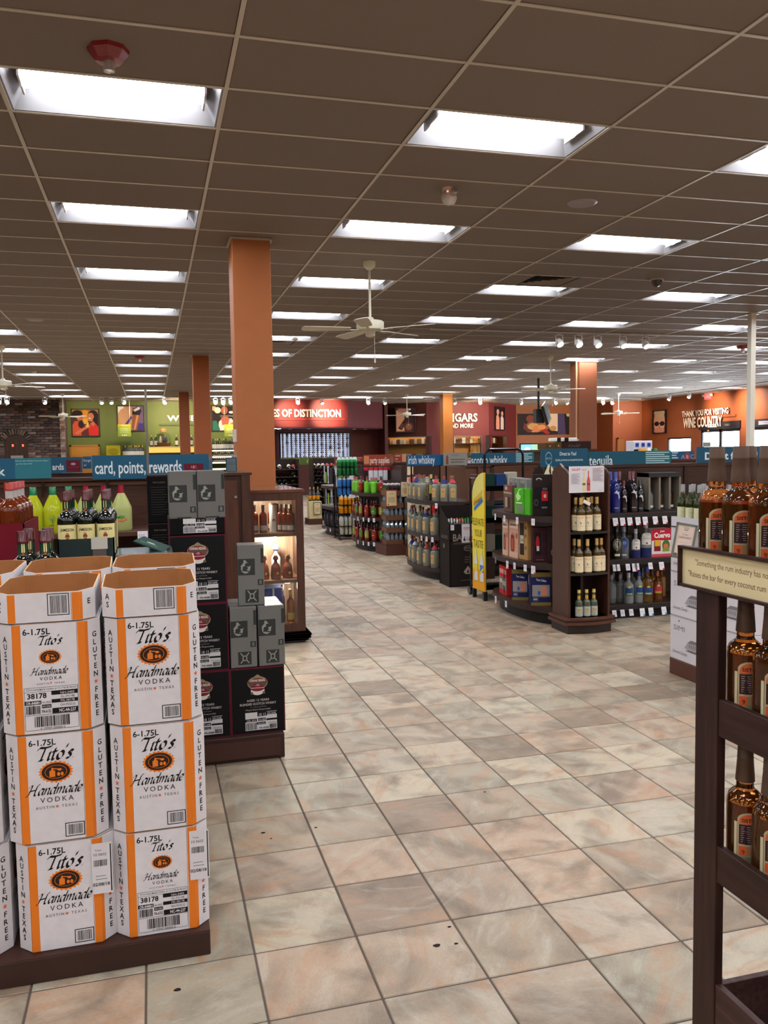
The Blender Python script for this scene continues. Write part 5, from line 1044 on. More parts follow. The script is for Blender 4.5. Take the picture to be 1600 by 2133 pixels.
t = thing('display_plinth', 'dark plinth under the green whiskey cases', 'plinth'); MB().box(xj0-.02, .1, 3.66, 4.22, 0, min(zb_, zz-.301*3)-.001, C(50, 28, 20), PAINT).build('plinth_body', t)
if abs(zb_-(zz-.301*3)) > .004:
    a = max(zb_, zz-.301*3); b = min(zb_, zz-.301*3); xx = xg if zb_ > zz-.301*3 else (xj0+xj1)/2; t = thing('riser_board', 'thin riser board between plinth and green cases', 'board'); MB().box(xx-.12, xx+.12, 3.7, 4.05, b, a-.001, C(50, 28, 20), PAINT).build('riser_body', t)
pbj = Proto(irish(.052, .345, 'large_whiskey_bottle'))
for x, y, zt_, lb in ((at(50, 1106, 3.3)[0], 3.3, 0, 'large dark irish whiskey bottle nearest the picture edge behind the vodka trays'), (at(100, 1110, 3.36)[0], 3.36, 0, 'large dark irish whiskey bottle below the green open case'), (at(68, 1100, 3.44)[0], 3.44, 0, 'large dark whiskey bottle behind the nearest large one'), (at(112, 1102, 3.5)[0], 3.5, 0, 'large dark whiskey bottle behind the second large one')): pass
# the rear vodka stack ends at y 3.53, so the large bottles stand just beyond it
zl = at(48, 1106, 3.5)[1]-.345
k = 0
for px, y in ((46, 3.5), (92, 3.5), (60, 3.615), (100, 3.615)):
    pbj.place((at(px, 1106, y)[0], y, zl), R_(10), 'large dark irish whiskey bottle behind the vodka trays, %s' % ('front one nearest the picture edge', 'front one below the green case', 'rear one nearest the picture edge', 'rear one below the green case')[k], 'large irish whiskey bottles'); k += 1
t = thing('low_table', 'low dark stand under the large irish whiskey bottles', 'stand', (0, 0, 0)); MB().box(-.66, -.3, 3.44, 3.655, 0, zl-.001, C(50, 28, 20), PAINT).build('stand_body', t)
# amber handle bottles on red cases
AMB = C(150, 62, 14)
am = bottle('bourbon_bottle', 'x', 'bottle', .052, .33, C(150, 62, 22), AMB2, C(170, 34, 26), [(.02, .07, 1.2, C(190, 60, 40), [])], sh=.62, nr=.3, capz=.9, capr=1.25)
MB().lathe([(.0165, .262), (.0168, .297)], C(190, 184, 180), GLOSS, 14).build('clear_neck_ring', am)  # pale opaque ring standing in for the clear glass of the neck
pam = Proto(am); ya = 3.98; zt_ = at(16, 1006, ya)[1]; xa = at(18, 1006, ya)[0]
for i in range(2):
    for j in range(4): pam.place((xa-.112*i, ya+.112*j, zt_-.33), 0, 'amber bourbon bottle with red cap, %s row by the green mixers, %s from the front' % (('first', 'second')[i], ORD[j]), 'amber bottles on the red case')
t = thing('red_case', 'deep red open case holding the amber bourbon bottles', 'box', (xa-.07, ya+.165, zt_-.33-.345+.012)); rh = gz(20, 1091, ya-.06)-(zt_-.33-.345+.012); m = MB(); RD = C(112, 20, 34)
for q in ((-.135, .135, -.235, -.23), (-.135, .135, .23, .235), (-.135, -.13, -.235, .235), (.13, .135, -.235, .235)): m.box(*q, 0, rh, RD, CARD)
m.box(-.13, .13, -.23, .23, 0, .33, RD, CARD); m.build('case_walls', t)
MB().decal(frame((.135, 0, 0), (0, 1, 0), (0, 0, 1)), [('r', -.23, .02, .23, .32, C(176, 140, 110)), ('p', [(-.15, .02), (-.1, .22), (-.02, .28), (.1, .2), (.12, .02)], C(110, 54, 80)), ('p', [(-.08, .02), (-.04, .2), (.02, .14), (.0, .02)], C(210, 190, 210)), ('r', -.23, .26, -.16, .34, C(196, 186, 160))], eps=.0005).build('side_print', t)
zq = zt_-.33-.345+.012
for k in range(3):
    zq -= .331; t = carton('red_case', 'deep red case stacked under the bourbon case, %s down' % ('first', 'second', 'third')[k], .27, .47, .33, C(112, 20, 34)); t.location = (xa-.07, ya+.165, zq)
    if zq < .35: break
t = thing('display_plinth', 'dark plinth under the red cases', 'plinth'); MB().box(xa-.23, xa+.07, ya-.08, ya+.42, 0, zq-.001, C(50, 28, 20), PAINT).build('plinth_body', t)
# ================================================================== shelving runs
tagm = MB(); tagm.box(-.022, .022, -.0015, 0, -.062, 0, C(226, 222, 230), PRINT); tagm.decal(FRONT(0, -.0016, -.062), [('r', -.018, .03, .016, .033, C(150, 150, 160)), ('r', -.018, .04, .01, .043, C(150, 150, 160)), ('r', -.018, .02, .012, .022, C(170, 170, 180))]); TAG = tagm.me('price_tag')
tagr = MB(); tagr.box(-.026, .026, -.0015, 0, -.075, 0, C(226, 222, 230), PRINT); tagr.decal(FRONT(0, -.0016, -.075), [('r', .008, .0, .026, .016, C(204, 60, 60)), ('r', -.018, .04, .016, .043, C(150, 150, 160)), ('r', -.018, .052, .01, .055, C(150, 150, 160))]); TAGR = tagr.me('price_tag')
tagb = MB(); tagb.box(-.026, .026, -.0015, 0, -.075, 0, C(226, 226, 230), PRINT); tagb.decal(FRONT(0, -.0016, -.075), [('r', .008, .0, .026, .02, C(70, 140, 190)), ('r', -.018, .04, .016, .043, C(150, 150, 160))]); TAGB = tagb.me('price_tag')
def ptag(parent, x, y, z, me=None, rz=0., rx=-.25):
    o = bpy.data.objects.new('price_tag', me or TAG); S.collection.objects.link(o); o.parent = parent; o.location = (x, y, z); o.rotation_euler = (rx, 0, rz); return o
def gondola(x0, x1, y0, y1, levels, topz, label, panelc=C(58, 34, 26), base=True):
    t = thing('shelving_run', label, 'shelf', ((x0+x1)/2, (y0+y1)/2, 0)); w, d = (x1-x0)/2, (y1-y0)/2
    MB().box(-w, w, -.03, .03, 0, topz, panelc, WOODX).build('back_panel', t)
    MB().box(-w, w, -.045, .045, topz, topz+.03, BR2, WOODX).build('top_rail', t)
    MB().box(-w, w, -d+.04, d-.04, 0, .1, C(20, 18, 18), PAINT).build('kick_base', t)
    n = max(1, round(2*w/1.2)); m = MB()
    for k in range(n+1):
        x = -w+2*w*k/n; MB().box(x-.02, x+.02, -.045, .045, .1, topz, BR, WOOD).build('upright', t)
    for z in levels:
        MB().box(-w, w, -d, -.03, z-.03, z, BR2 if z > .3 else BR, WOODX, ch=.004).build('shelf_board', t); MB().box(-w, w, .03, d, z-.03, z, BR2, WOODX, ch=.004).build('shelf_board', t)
        MB().box(-w, w, -d-.006, -d, z-.05, z-.004, C(26, 22, 22), PAINT).build('ticket_rail', t)
    return t
def capfn(xc, yc, a, b, n=2.5):
    def P(th, off=0.):     # th 0..1 from the near corner (small y) to the far corner
        y = -math.cos(th*math.pi)*(a+off); u = min(1, abs(y)/(a+off)); return xc-(b+off)*max(0, 1-u**n)**.5, yc+y
    return P
def endcap(xc, yc, a, b, levels, topz, label, depth=.28, panel=C(50, 30, 24), over=.07):
    P = capfn(xc, yc, a, b); t = thing('curved_end_shelf', label, 'shelf', (0, 0, 0)); N = 22
    pts = lambda off: [P(k/N, off) for k in range(N+1)]+[(xc+depth, yc+a+off), (xc+depth, yc-a-off)]
    MB().prism(pts(0)[::-1], 0, .125, C(18, 17, 18), PAINT).build('curved_base', t)
    for z in levels:
        MB().prism(pts(over)[::-1], z-.028, z, BR2, WOODX).build('shelf_board', t)
        m = MB(); q = pts(over+.004)[:N+1]
        for k in range(N): m.poly([(*q[k], z-.05), (*q[k+1], z-.05), (*q[k+1], z+.004), (*q[k], z+.004)][::-1], C(46, 30, 26), PAINT)
        m.build('curved_lip', t)
    MB().box(xc+depth, xc+depth+.04, yc-a-.02, yc+a+.02, 0, topz, panel, WOOD).build('back_panel', t)
    return t, capfn(xc, yc, a, b)
def on_arc(P, px, z, off, lo=.0, hi=.98):
    """arc point whose foot shows at photograph column px"""
    best = min((abs(proj(*P(lo+(hi-lo)*k/200, off), z)[0]-px), lo+(hi-lo)*k/200) for k in range(201)); th = best[1]
    x, y = P(th, off); x2, y2 = P(min(1, th+.01), off); x1, y1 = P(max(0, th-.01), off); return x, y, math.atan2(-(y2-y1), -(x2-x1))
# outward normal of the arc is to -X; a thing facing -Y is turned by that angle
def face_rot(P, th):
    x2, y2 = P(min(1, th+.01)); x1, y1 = P(max(0, th-.01)); return math.atan2(y2-y1, x2-x1)-math.pi
def arc_place(P, px, z, off):
    best = min((abs(proj(*P(.02+.96*k/240, off), z)[0]-px), .02+.96*k/240) for k in range(150)); th = best[1]; x, y = P(th, off); return x, y, face_rot(P, th)
BLUE = C(30, 84, 120)
def signboard(px0, px1, py0, py1, y, label, col, items, posts=True, foot=None, th=.012, back=None):
    x0, z1 = at(px0, py0, y); x1, z0 = at(px1, py1, y); t = thing('aisle_sign', label, 'sign', (x0, y, z0)); w, h = x1-x0, z1-z0
    MB().box(0, w, 0, th, 0, h, col, PAINT).build('sign_panel', t)
    it = [('r', 0, 0, w, h, col)]+items(w, h); MB().decal(FRONT(0, 0, 0), it, eps=.00035*y, l0=.5).build('sign_print', t)
    if foot is not None:
        for q in (.12, .88): MB().box(w*q-.01, w*q+.01, th, th+.012, foot-z0, h*.5, C(60, 50, 46), METAL).build('sign_bracket', t)
    return t
SW = C(214, 228, 232)
def lines(w, h, u0, u1, v1, n, dv, c=C(170, 206, 210), th=.5): return [('r', w*u0, h*(v1-dv*k-dv*th), w*(u1-(.06 if k % 3 == 1 else 0)), h*(v1-dv*k), c) for k in range(n)]
# ---- run 1: tequila ---------------------------------------------------------------
G1 = gondola(3.95, 9.2, 6.93, 8.07, [.13, .56, .995], 1.41, 'long tequila shelving run behind the aperitif tower')
signboard(1225, 1397, 941, 971, 7.48, 'teal aisle sign reading tequila with small text block', C(36, 88, 106), lambda w, h: [('t', 'tequila', w*.012, h*.14, .145, SW, {'al': 'l', 'b': .012, 'w': w*.28}), ('r', w*.68, 0, w, h, C(40, 108, 116))]+lines(w, h, .69, .98, .92, 6, .13), foot=1.2)
signboard(1127, 1224, 935, 971, 7.44, 'teal sign reading Direct to You in front of the brown cartons', C(34, 86, 108), lambda w, h: [('e', w*.16, h*.46, w*.075, h*.36, C(150, 190, 200), 20), ('e', w*.16, h*.46, w*.066, h*.31, C(34, 86, 108), 20), ('r', w*.08, h*.36, w*.24, h*.56, C(34, 86, 108)), ('t', 'DIRECT TO YOU', w*.16, h*.41, h*.16, C(190, 214, 220), {'w': w*.14}), ('t', 'Direct to You!', w*.57, h*.62, h*.28, SW, {'b': .02, 'w': w*.36}), ('t', 'Quality products at exceptional prices.', w*.6, h*.32, h*.17, SW, {'w': w*.6, 'b': .01})], foot=1.2)
signboard(1397, 1446, 940, 960, 10.4, 'small blue club sign with round crest beyond the tequila sign', C(42, 84, 116), lambda w, h: [('t', 'A', w*.52, h*.22, h*.6, C(170, 170, 190)), ('e', w*.7, h*.45, w*.13, h*.42, C(150, 70, 80), 18), ('t', 'C', w*.9, h*.22, h*.6, C(170, 170, 190)), ('t', 'B', w*.7, h*.25, h*.5, C(214, 190, 196))]+lines(w, h, .04, .3, .9, 3, .25), foot=1.2)
signboard(1452, 1640, 931, 967, 7.48, "blue sign reading Don't forget behind the dark bottle necks", C(36, 84, 108), lambda w, h: [('t', "Don't forget! Exe", w*.08, h*.34, h*.52, C(226, 232, 232), {'al': 'l', 'b': .03, 'w': w*.78})], foot=1.2)
simple_box('small_card', 'pale price card standing at the start of the Dont forget sign', 'card', 1466, 1480, 921, 930.5, 7.482, .004, C(150, 150, 140), PRINT)
for k, (px, me) in enumerate(((1281, TAGR), (1296, TAGR), (1311, TAGR), (1328, TAGR), (1343, TAGR), (1364, TAGR), (1384, TAGR))): ptag(G1, at(px, 1070, 6.92)[0]-6.575, -.582, .955, me)
for k, px in enumerate((1280, 1286, 1307, 1321, 1326, 1354, 1377)): ptag(G1, at(px, 1168, 6.92)[0]-6.575, -.582, .52, (TAG, TAG, TAG, TAGR, TAG, TAG, TAGR)[k])
for k, px in enumerate((1279, 1296, 1314, 1337, 1355, 1382)): ptag(G1, at(px, 1262, 6.92)[0]-6.575, -.582, .09, (TAG, TAG, TAG, TAGB, TAGB, TAGB)[k])
def skyprint(r, s): return [('p', [(-.02*s, .15*s), (.0, .175*s), (.024*s, .16*s), (.02*s, .15*s), (.028*s, .12*s), (.02*s, .1*s), (.014*s, .14*s), (0, .15*s)], C(200, 206, 214)), ('r', -.016*s, .035*s, .018*s, .042*s, C(150, 156, 170))]
sky = {}
for nm, r, h, g, c in (('blue', .048, .385, C(24, 36, 110), C(40, 56, 140)), ('black', .048, .385, C(20, 12, 14), C(96, 20, 30)), ('small', .038, .3, C(24, 14, 14), C(96, 20, 30)), ('dark', .038, .3, C(16, 14, 16), C(24, 20, 22))):
    t = bottle('vodka_bottle', 'x', 'bottle', r, h, g, BOTTLE, c, sh=.55, nr=.36, capz=.8, shoulder='long'); MB().decal(cylframe(r+.0008), skyprint(r, h/.33*1.05), eps=.0004).build('printed_logo', t); sky[nm] = Proto(t)
yb = 7.03
for px, nm, y, lb in ((1282, 'blue', yb, 'tall blue vodka bottle nearest the aperitif tower'), (1271, 'blue', yb+.1, 'tall blue vodka bottle half hidden by the aperitif tower'), (1299, 'small', yb, 'small black vodka bottle with burgundy cap'), (1311, 'black', yb+.1, 'tall black vodka bottle with burgundy cap, first of two'), (1318, 'black', yb, 'tall black vodka bottle with burgundy cap, second of two'), (1290, 'black', yb+.12, 'tall burgundy capped bottle behind the blue one'), (1333, 'dark', yb, 'short all black vodka bottle beside the windowed display box')):
    sky[nm].place((at(px, 1060, y)[0], y, .995), R_(-18), lb, 'vodka bottles on the tequila top shelf')
# windowed display box with three slots
x0, z1 = at(1341, 985, 7.1); x1, _ = at(1404, 985, 7.1); t = thing('display_case', 'dark counter display box with three windowed bottle slots', 'display', (x0, 7.0, .995)); w = x1-x0; h = z1-.995
for k in range(4): MB().box(k*w/3-.01, k*w/3+.01, 0, .2, 0, h, C(120, 112, 100), PAINT).build('divider', t)
m = MB(); m.box(0, w, .19, .2, 0, h, C(30, 28, 28), PAINT); m.box(-.01, w+.01, -.01, .2, h-.04, h, C(34, 34, 34), PAINT); m.box(-.01, w+.01, -.01, .2, 0, .02, C(28, 26, 26), PAINT); m.build('case_shell', t)
for k, g in enumerate((C(190, 196, 186), C(206, 150, 80), C(150, 84, 30))):
    t = bottle('tequila_bottle', '%s tequila bottle in the windowed display box' % ('clear', 'pale gold', 'dark amber')[k], 'bottle', .038, .29, g, CLEAR if k == 0 else AMBER, C(30, 30, 34), [(.012, .035, 1.1, C(226, 224, 214), [])], sh=.42, nr=.36, capz=.7); t.location = (x0+w*(k+.5)/3, 7.09, 1.016)
# second tier
def teq(nm, lb, r, h, g, gm, cap, labels, px, y, z, sh=.52, nr=.36, capz=.84, **kw):
    t = bottle(nm, lb, 'bottle', r, h, g, gm, cap, labels, sh=sh, nr=nr, capz=capz, **kw); t.location = (at(px, 1140, y)[0], y, z); t.rotation_euler = (0, 0, R_(-20)); return t
CRW = C(228, 226, 216); yb = 7.02
teq('tequila_bottle', 'gold tequila bottle with large round grey label', .05, .3, C(96, 80, 36), AMBER, C(34, 32, 30), [(.03, .05, .5, CRW, []), (.08, .2, .05, CRW, [('e', 0, .14, .042, .055, C(150, 150, 136), 20), ('e', 0, .14, .034, .045, C(60, 62, 56), 20), ('e', 0, .14, .028, .036, C(170, 168, 150), 20)])], 1284, yb, .56)
teq('tequila_bottle', 'clear tequila bottle with blue emblem', .05, .3, C(150, 160, 170), CLEAR, C(150, 156, 166), [(.03, .04, .4, CRW, []), (.08, .2, .05, C(50, 70, 150), [('e', 0, .14, .036, .045, C(50, 70, 150), 14), ('e', 0, .15, .014, .02, C(150, 170, 210), 10)])], 1299, yb+.02, .56)
teq('tequila_bottle', 'smaller clear tequila bottle with white arched label and blue band', .044, .275, C(190, 196, 196), CLEAR, C(180, 180, 186), [(.0, .075, 1.3, C(34, 42, 90), []), (.085, .16, .9, CRW, [('e', 0, .16, .038, .022, CRW, 16), ('t', 'Jose Cuervo', 0, .13, .016, K, {'w': .05}), ('e', 0, .1, .009, .009, C(150, 60, 50), 10)])], 1324, yb, .56)
teq('tequila_bottle', 'larger clear tequila bottle with white arched label and blue band', .054, .33, C(190, 196, 196), CLEAR, C(200, 196, 206), [(.0, .09, 1.3, C(34, 42, 90), []), (.12, .21, .9, CRW, [('e', 0, .21, .046, .026, CRW, 16), ('t', 'Jose Cuervo', 0, .175, .02, K, {'w': .062}), ('e', 0, .135, .01, .01, C(150, 60, 50), 10)])], 1345, yb+.03, .56)
for k, px in enumerate((1276, 1291, 1313, 1330)):
    t = bottle('tequila_bottle', 'dim clear bottle in the back row of the middle tequila shelf, %s along' % ORD[k], 'bottle', .045, .3, C(120, 126, 124), CLEAR, C(70, 70, 80), n=14, group='back row of the middle tequila shelf'); t.location = (at(px, 1140, 7.2)[0], 7.24, .56)
x0, z1 = at(1358, 1102, 7.0); x1 = at(1394, 1102, 7.0)[0]; t = thing('margarita_carton', 'red and white margarita gift carton with bold script', 'box', (x0, 7.0, .56)); w = x1-x0+.02; h = z1-.56
MB().box(0, w, 0, .12, 0, h, C(214, 196, 190), CARD).build('carton_body', t)
MB().decal(FRONT(0, 0, 0), [('r', 0, 0, w, h, C(226, 214, 210)), ('r', 0, h*.58, w, h, C(190, 30, 50)), ('t', 'Jose', w*.55, h*.88, h*.1, C(240, 230, 224), {'b': .03}), ('t', 'Cuervo', w*.54, h*.68, h*.26, C(244, 236, 230), {'w': w*.84, 'b': .04}), ('r', w*.12, h*.2, w*.46, h*.56, C(120, 34, 40)), ('r', w*.16, h*.38, w*.44, h*.6, C(220, 170, 40)), ('e', w*.74, h*.4, w*.2, h*.2, C(70, 110, 40), 16), ('e', w*.74, h*.36, w*.13, h*.1, C(210, 110, 70), 14), ('r', w*.56, h*.18, w*.92, h*.3, C(130, 150, 60)), ('r', 0, 0, w, h*.1, C(206, 80, 90))], eps=.001).build('printed_design', t)
# bottom tier
def agave(r, base): return [(.08, .15, .8, base, [('e', .0, .155, .015, .012, C(214, 200, 70), 12), ('r', -.03, .085, .03, .1, C(170, 190, 50)), ('p', [(-.03, .1), (.02, .13), (.035, .1)], C(70, 160, 110))])]
for k, (px, y, g, gm, lc, cp, h, lb) in enumerate(((1309, 7.02, C(196, 202, 200), CLEAR, C(36, 70, 130), C(196, 200, 204), .29, 'clear agave bottle with blue and green label, first along'), (1331, 7.02, C(190, 198, 198), CLEAR, C(36, 70, 130), C(40, 70, 160), .3, 'clear agave bottle with blue cap'), (1348, 6.99, C(206, 150, 66), AMBER, C(50, 66, 120), C(40, 60, 150), .345, 'large gold agave bottle with blue cap'), (1369, 7.02, C(200, 110, 24), AMBER, C(170, 50, 60), C(150, 70, 30), .29, 'amber bottle with red label at the end of the bottom shelf'))):
    t = bottle('tequila_bottle', lb, 'bottle', .05 if h < .33 else .058, h, g, gm, cp, agave(.05, lc), sh=.56, nr=.32); t.location = (at(px, 1250, y)[0], y, .13); t.rotation_euler = (0, 0, R_(-18))
for k, px in enumerate((1274, 1284, 1292, 1300)):
    t = bottle('tequila_bottle', 'plain clear bottle beside the tower, bottom shelf, %s along' % ORD[k], 'bottle', .045, .27, C(170, 176, 174), CLEAR, C(150, 152, 156), [(.04, .15, .7, C(120, 122, 122), [])], n=14, group='clear bottles beside the tower on the bottom shelf'); t.location = (at(px, 1250, 7.1+.05*(k % 2))[0]+.0, 7.1+.11*(k % 2), .13)
for k, px in enumerate((1318, 1340, 1360, 1380)):
    t = bottle('tequila_bottle', 'dim bottle in the back row of the bottom tequila shelf, %s along' % ORD[k], 'bottle', .045, .29, (C(120, 126, 124), C(140, 90, 30))[k // 2], BOTTLE, (C(40, 60, 140), C(120, 60, 20))[k // 2], n=12, group='back row of the bottom tequila shelf'); t.location = (at(px, 1250, 7.24)[0], 7.26, .13)
# curved end of run 1 with gift sets
E1, P1 = endcap(3.62, 7.5, .64, .27, [.16, .56, .99], 1.42, 'curved end shelf of gift sets beside the aperitif tower')
def gift(px0, px1, py0, z, off, label, col, prt, d=.1, dz=0., name='gift_box', cat='gift box', m=CARD, rz=None, side=None):
    x, y, rz0 = arc_place(P1, (px0+px1)/2, z, off); rz = rz0 if rz is None else rz; k = proj(x, y, z); s = FPX/((np.array([x, y, z-EYE]))@_w)
    va = math.atan2(x, y)      # bearing of the thing
    w = (px1-px0)/s/max(.5, math.cos(rz+va)); zt_ = gz((px0+px1)/2, py0, y); h = zt_-z; t = thing(name, label, cat, (x, y, z), rz)
    MB().box(-w/2, w/2, -d/2, d/2, 0, h, col, m, ch=.003).build('box_body', t)
    MB().decal(frame((-w/2, -d/2, 0), (1, 0, 0), (0, 0, 1)), prt(w, h), eps=.0012).build('box_print', t)
    if side: MB().decal(frame((w/2, -d/2, 0), (0, 1, 0), (0, 0, 1)), side(d, h), eps=.0012).build('side_print', t)
    return t, w, h
zA, zB, zC_ = .991, .561, .161
gift(1028, 1057, 1011, zA, -.09, 'brown windowed gift box with a red ribbon corner', C(104, 80, 70), lambda w, h: [('r', w*.02, h*.68, w*.98, h*.74, C(196, 180, 160)), ('e', w*.35, h*.88, w*.14, h*.07, C(190, 180, 170), 12), ('p', [(w*.5, h*.96), (w*.72, h*.98), (w*.95, h*.8), (w*.78, h*.76)], C(160, 26, 50)), ('r', w*.18, h*.14, w*.78, h*.56, C(50, 36, 34)), ('r', w*.22, h*.16, w*.5, h*.54, C(176, 150, 110)), ('t', 'WOODFORD', w*.5, h*.69, h*.05, C(90, 60, 50), {'w': w*.8})])
for a, b, py, lb in ((1058, 1076, 995, 'tall grey bottle box with yellow flowers, first of three'), (1076, 1093, 996, 'tall grey bottle box behind the green bag, second of three'), (1092, 1108, 997, 'tall grey bottle box beside the black carrier, third of three')):
    gift(a, b, py, zA, -.13, lb, C(130, 130, 128), lambda w, h: [('r', w*.1, h*.6, w*.7, h*.86, C(96, 96, 94)), ('r', w*.2, h*.3, w*.6, h*.74, C(196, 190, 120)), ('t', 'Skyy', w*.5, h*.9, h*.05, C(200, 200, 200), {'sh': .3})]+[('e', w*random.uniform(.1, .9), h*random.uniform(.02, .42), w*.14, h*.03, C(214, 206, 40), 7) for _ in range(16)])
t, w, h = gift(1081, 1113, 1017, zA, -.03, 'bright green gift bag with white swirl', C(70, 176, 30), lambda w, h: [('p', [(w*.1, h*.7), (w*.3, h*.96), (w*.5, h*.98), (w*.4, h*.6), (w*.2, h*.5)], C(180, 230, 150)), ('e', w*.45, h*.84, w*.16, h*.12, C(70, 176, 30), 14), ('e', w*.36, h*.22, w*.2, h*.2, C(120, 130, 110), 14), ('r', w*.12, h*.42, w*.5, h*.46, C(220, 240, 200)), ('p', [(w*.62, 0), (w*.6, h), (w*.64, h), (w*.66, 0)], C(50, 140, 20))], name='gift_bag', cat='gift bag', m=GLOSS)
def rod(): pass
for a, b, lb in ((1109, 1158, 'black six pack carrier with cream handle flaps'), (1159, 1178, 'second black carrier partly behind the tower')):
    t, w, h = gift(a, b, 988, zA, -.10, lb, C(44, 34, 32), lambda w, h: [('e', w*.25, h*.88, w*.12, h*.04, C(190, 190, 186), 12), ('e', w*.25, h*.86, w*.1, h*.04, C(44, 34, 32), 12), ('r', w*.06, h*.16, w*.66, h*.7, C(22, 18, 20)), ('r', w*.36, h*.36, w*.62, h*.6, C(196, 30, 36)), ('e', w*.5, h*.48, w*.06, h*.05, C(220, 190, 190), 10), ('r', w*.4, h*.62, w*.6, h*.68, C(90, 90, 94)), ('e', w*.14, h*.32, w*.08, h*.08, C(90, 92, 90), 14), ('e', w*.14, h*.32, w*.06, h*.06, C(26, 22, 22), 14), ('r', w*.36, h*.18, w*.6, h*.22, C(120, 120, 124))], d=.13, name='bottle_carrier', cat='carrier', rz=-.35)
    m = MB(); Fh = frame((0, 0, h), (1, 0, 0), (0, 0, 1))
    m.plate([(-w*.5, 0), (-w*.34, .05), (-w*.2, .09), (-w*.06, .05), (0, 0)], .004, C(46, 34, 30), frame((0, .04, h), (1, 0, 0), (0, 0, 1)), CARD); m.build('carrier_flap', t)
    m = MB(); m.plate([(0, 0), (w*.16, .085), (w*.24, .085), (w*.2, .03), (w*.24, 0)], .004, CREAM, Fh, CARD); m.plate([(w*.3, 0), (w*.28, .05), (w*.3, .08), (w*.5, 0)], .004, CREAM, Fh, CARD); m.build('cream_handle', t)
# middle tier
t = bottle('vodka_bottle', 'clear slim bottle in a pale box at the curve of the middle shelf', 'bottle', .03, .3, C(190, 200, 180), CLEAR, C(200, 204, 190), [(.05, .2, .8, C(206, 214, 190), [])]); x, y, rz = arc_place(P1, 1029, zB, -.06); t.location = (x, y, zB)
gift(1037, 1056, 1078, zB, -.06, 'teal windowed bottle box on the middle shelf', C(30, 118, 112), lambda w, h: [('r', w*.1, h*.08, w*.6, h*.86, C(90, 120, 116)), ('e', w*.34, h*.42, w*.14, h*.3, C(190, 200, 190), 14), ('r', w*.2, h*.12, w*.5, h*.26, C(210, 206, 170)), ('r', 0, h*.9, w, h, C(24, 90, 90)), ('t', 'Gin', w*.8, h*.85, h*.06, C(230, 220, 150))])
def pink(w, h): return [('r', 0, 0, w, h, C(206, 160, 140)), ('r', 0, h*.74, w, h, C(226, 204, 180)), ('e', w*.4, h*.36, w*.3, h*.26, C(186, 110, 90), 16), ('r', w*.2, h*.16, w*.56, h*.56, C(110, 60, 46)), ('r', w*.28, h*.2, w*.48, h*.48, C(180, 90, 60)), ('t', 'Jameson', w*.46, h*.8, h*.1, C(110, 40, 36), {'w': w*.7, 'b': .02}), ('r', w*.76, h*.5, w*.94, h*.62, C(150, 90, 70)), ('r', 0, 0, w, h*.14, C(216, 180, 150))]
gift(1055, 1071, 1079, zB, -.05, 'pink and cream bottle gift box, first of two', C(206, 160, 140), pink); gift(1070, 1091, 1078, zB, -.05, 'pink and cream bottle gift box, second of two', C(206, 160, 140), pink)
gift(1091, 1108, 1081, zB, -.05, 'tan box with black arched windows', C(176, 136, 84), lambda w, h: [('r', w*.1, h*.12, w*.6, h*.9, C(40, 32, 28)), ('r', w*.14, h*.4, w*.56, h*.6, C(190, 184, 160)), ('t', '1800', w*.35, h*.45, h*.09, K, {'w': w*.36}), ('e', w*.8, h*.3, w*.12, h*.05, C(90, 110, 90), 10), ('e', w*.8, h*.6, w*.12, h*.05, C(90, 110, 90), 10), ('r', w*.7, h*.76, w*.95, h*.84, C(110, 80, 50))])
gift(1109, 1141, 1098, zB, -.07, 'maroon windowed gift box with a red bottle', C(66, 34, 40), lambda w, h: [('r', w*.12, h*.2, w*.52, h*.86, C(28, 18, 22)), ('e', w*.3, h*.56, w*.12, h*.2, C(170, 30, 40), 14), ('r', w*.24, h*.32, w*.4, h*.46, C(214, 200, 190)), ('r', w*.6, h*.56, w*.86, h*.84, C(46, 24, 30)), ('r', w*.6, h*.2, w*.86, h*.46, C(46, 24, 30)), ('r', w*.2, h*.05, w*.7, h*.07, C(130, 100, 100))], rz=-.3)
gift(1142, 1172, 1096, zB, -.07, 'dark brown gift box with a gold ring', C(46, 30, 30), lambda w, h: [('e', w*.4, h*.3, w*.26, h*.12, C(150, 120, 80), 18), ('e', w*.4, h*.3, w*.2, h*.09, C(40, 26, 26), 18), ('r', w*.2, h*.6, w*.9, h*.62, C(70, 50, 50))], rz=-.3)
# bottom tier
gift(1025, 1051, 1180, zC_, -.04, 'red gift box at the curve of the lowest shelf', C(196, 40, 44), lambda w, h: [('r', w*.0, h*.18, w, h*.62, C(120, 110, 96)), ('t', 'BUDWEISER', w*.5, h*.78, h*.1, C(236, 220, 216), {'w': w*.9, 'b': .02}), ('r', w*.06, h*.74, w*.94, h*.9, C(214, 150, 140)), ('r', w*.1, h*.4, w*.4, h*.54, C(206, 200, 196)), ('r', w*.52, h*.34, w*.86, h*.5, C(206, 200, 196))])
def navy(w, h): return [('r', 0, h*.86, w, h, C(130, 112, 54)), ('r', 0, h*.0, w, h*.1, C(130, 112, 54)), ('r', 0, h*.1, w, h*.86, C(30, 34, 84)), ('t', 'Tom Collins', w*.5, h*.73, h*.09, C(220, 222, 230), {'w': w*.5, 'b': .02, 'rise': -.15}), ('r', w*.06, h*.28, w*.92, h*.62, C(150, 146, 140)), ('e', w*.66, h*.44, w*.16, h*.16, C(206, 130, 110), 14), ('e', w*.4, h*.38, w*.07, h*.07, C(60, 90, 180), 10), ('r', w*.4, h*.26, w*.9, h*.3, C(140, 116, 60)), ('r', w*.08, h*.13, w*.36, h*.27, C(80, 84, 110)), ('r', w*.12, h*.18, w*.3, h*.21, C(190, 190, 200))]
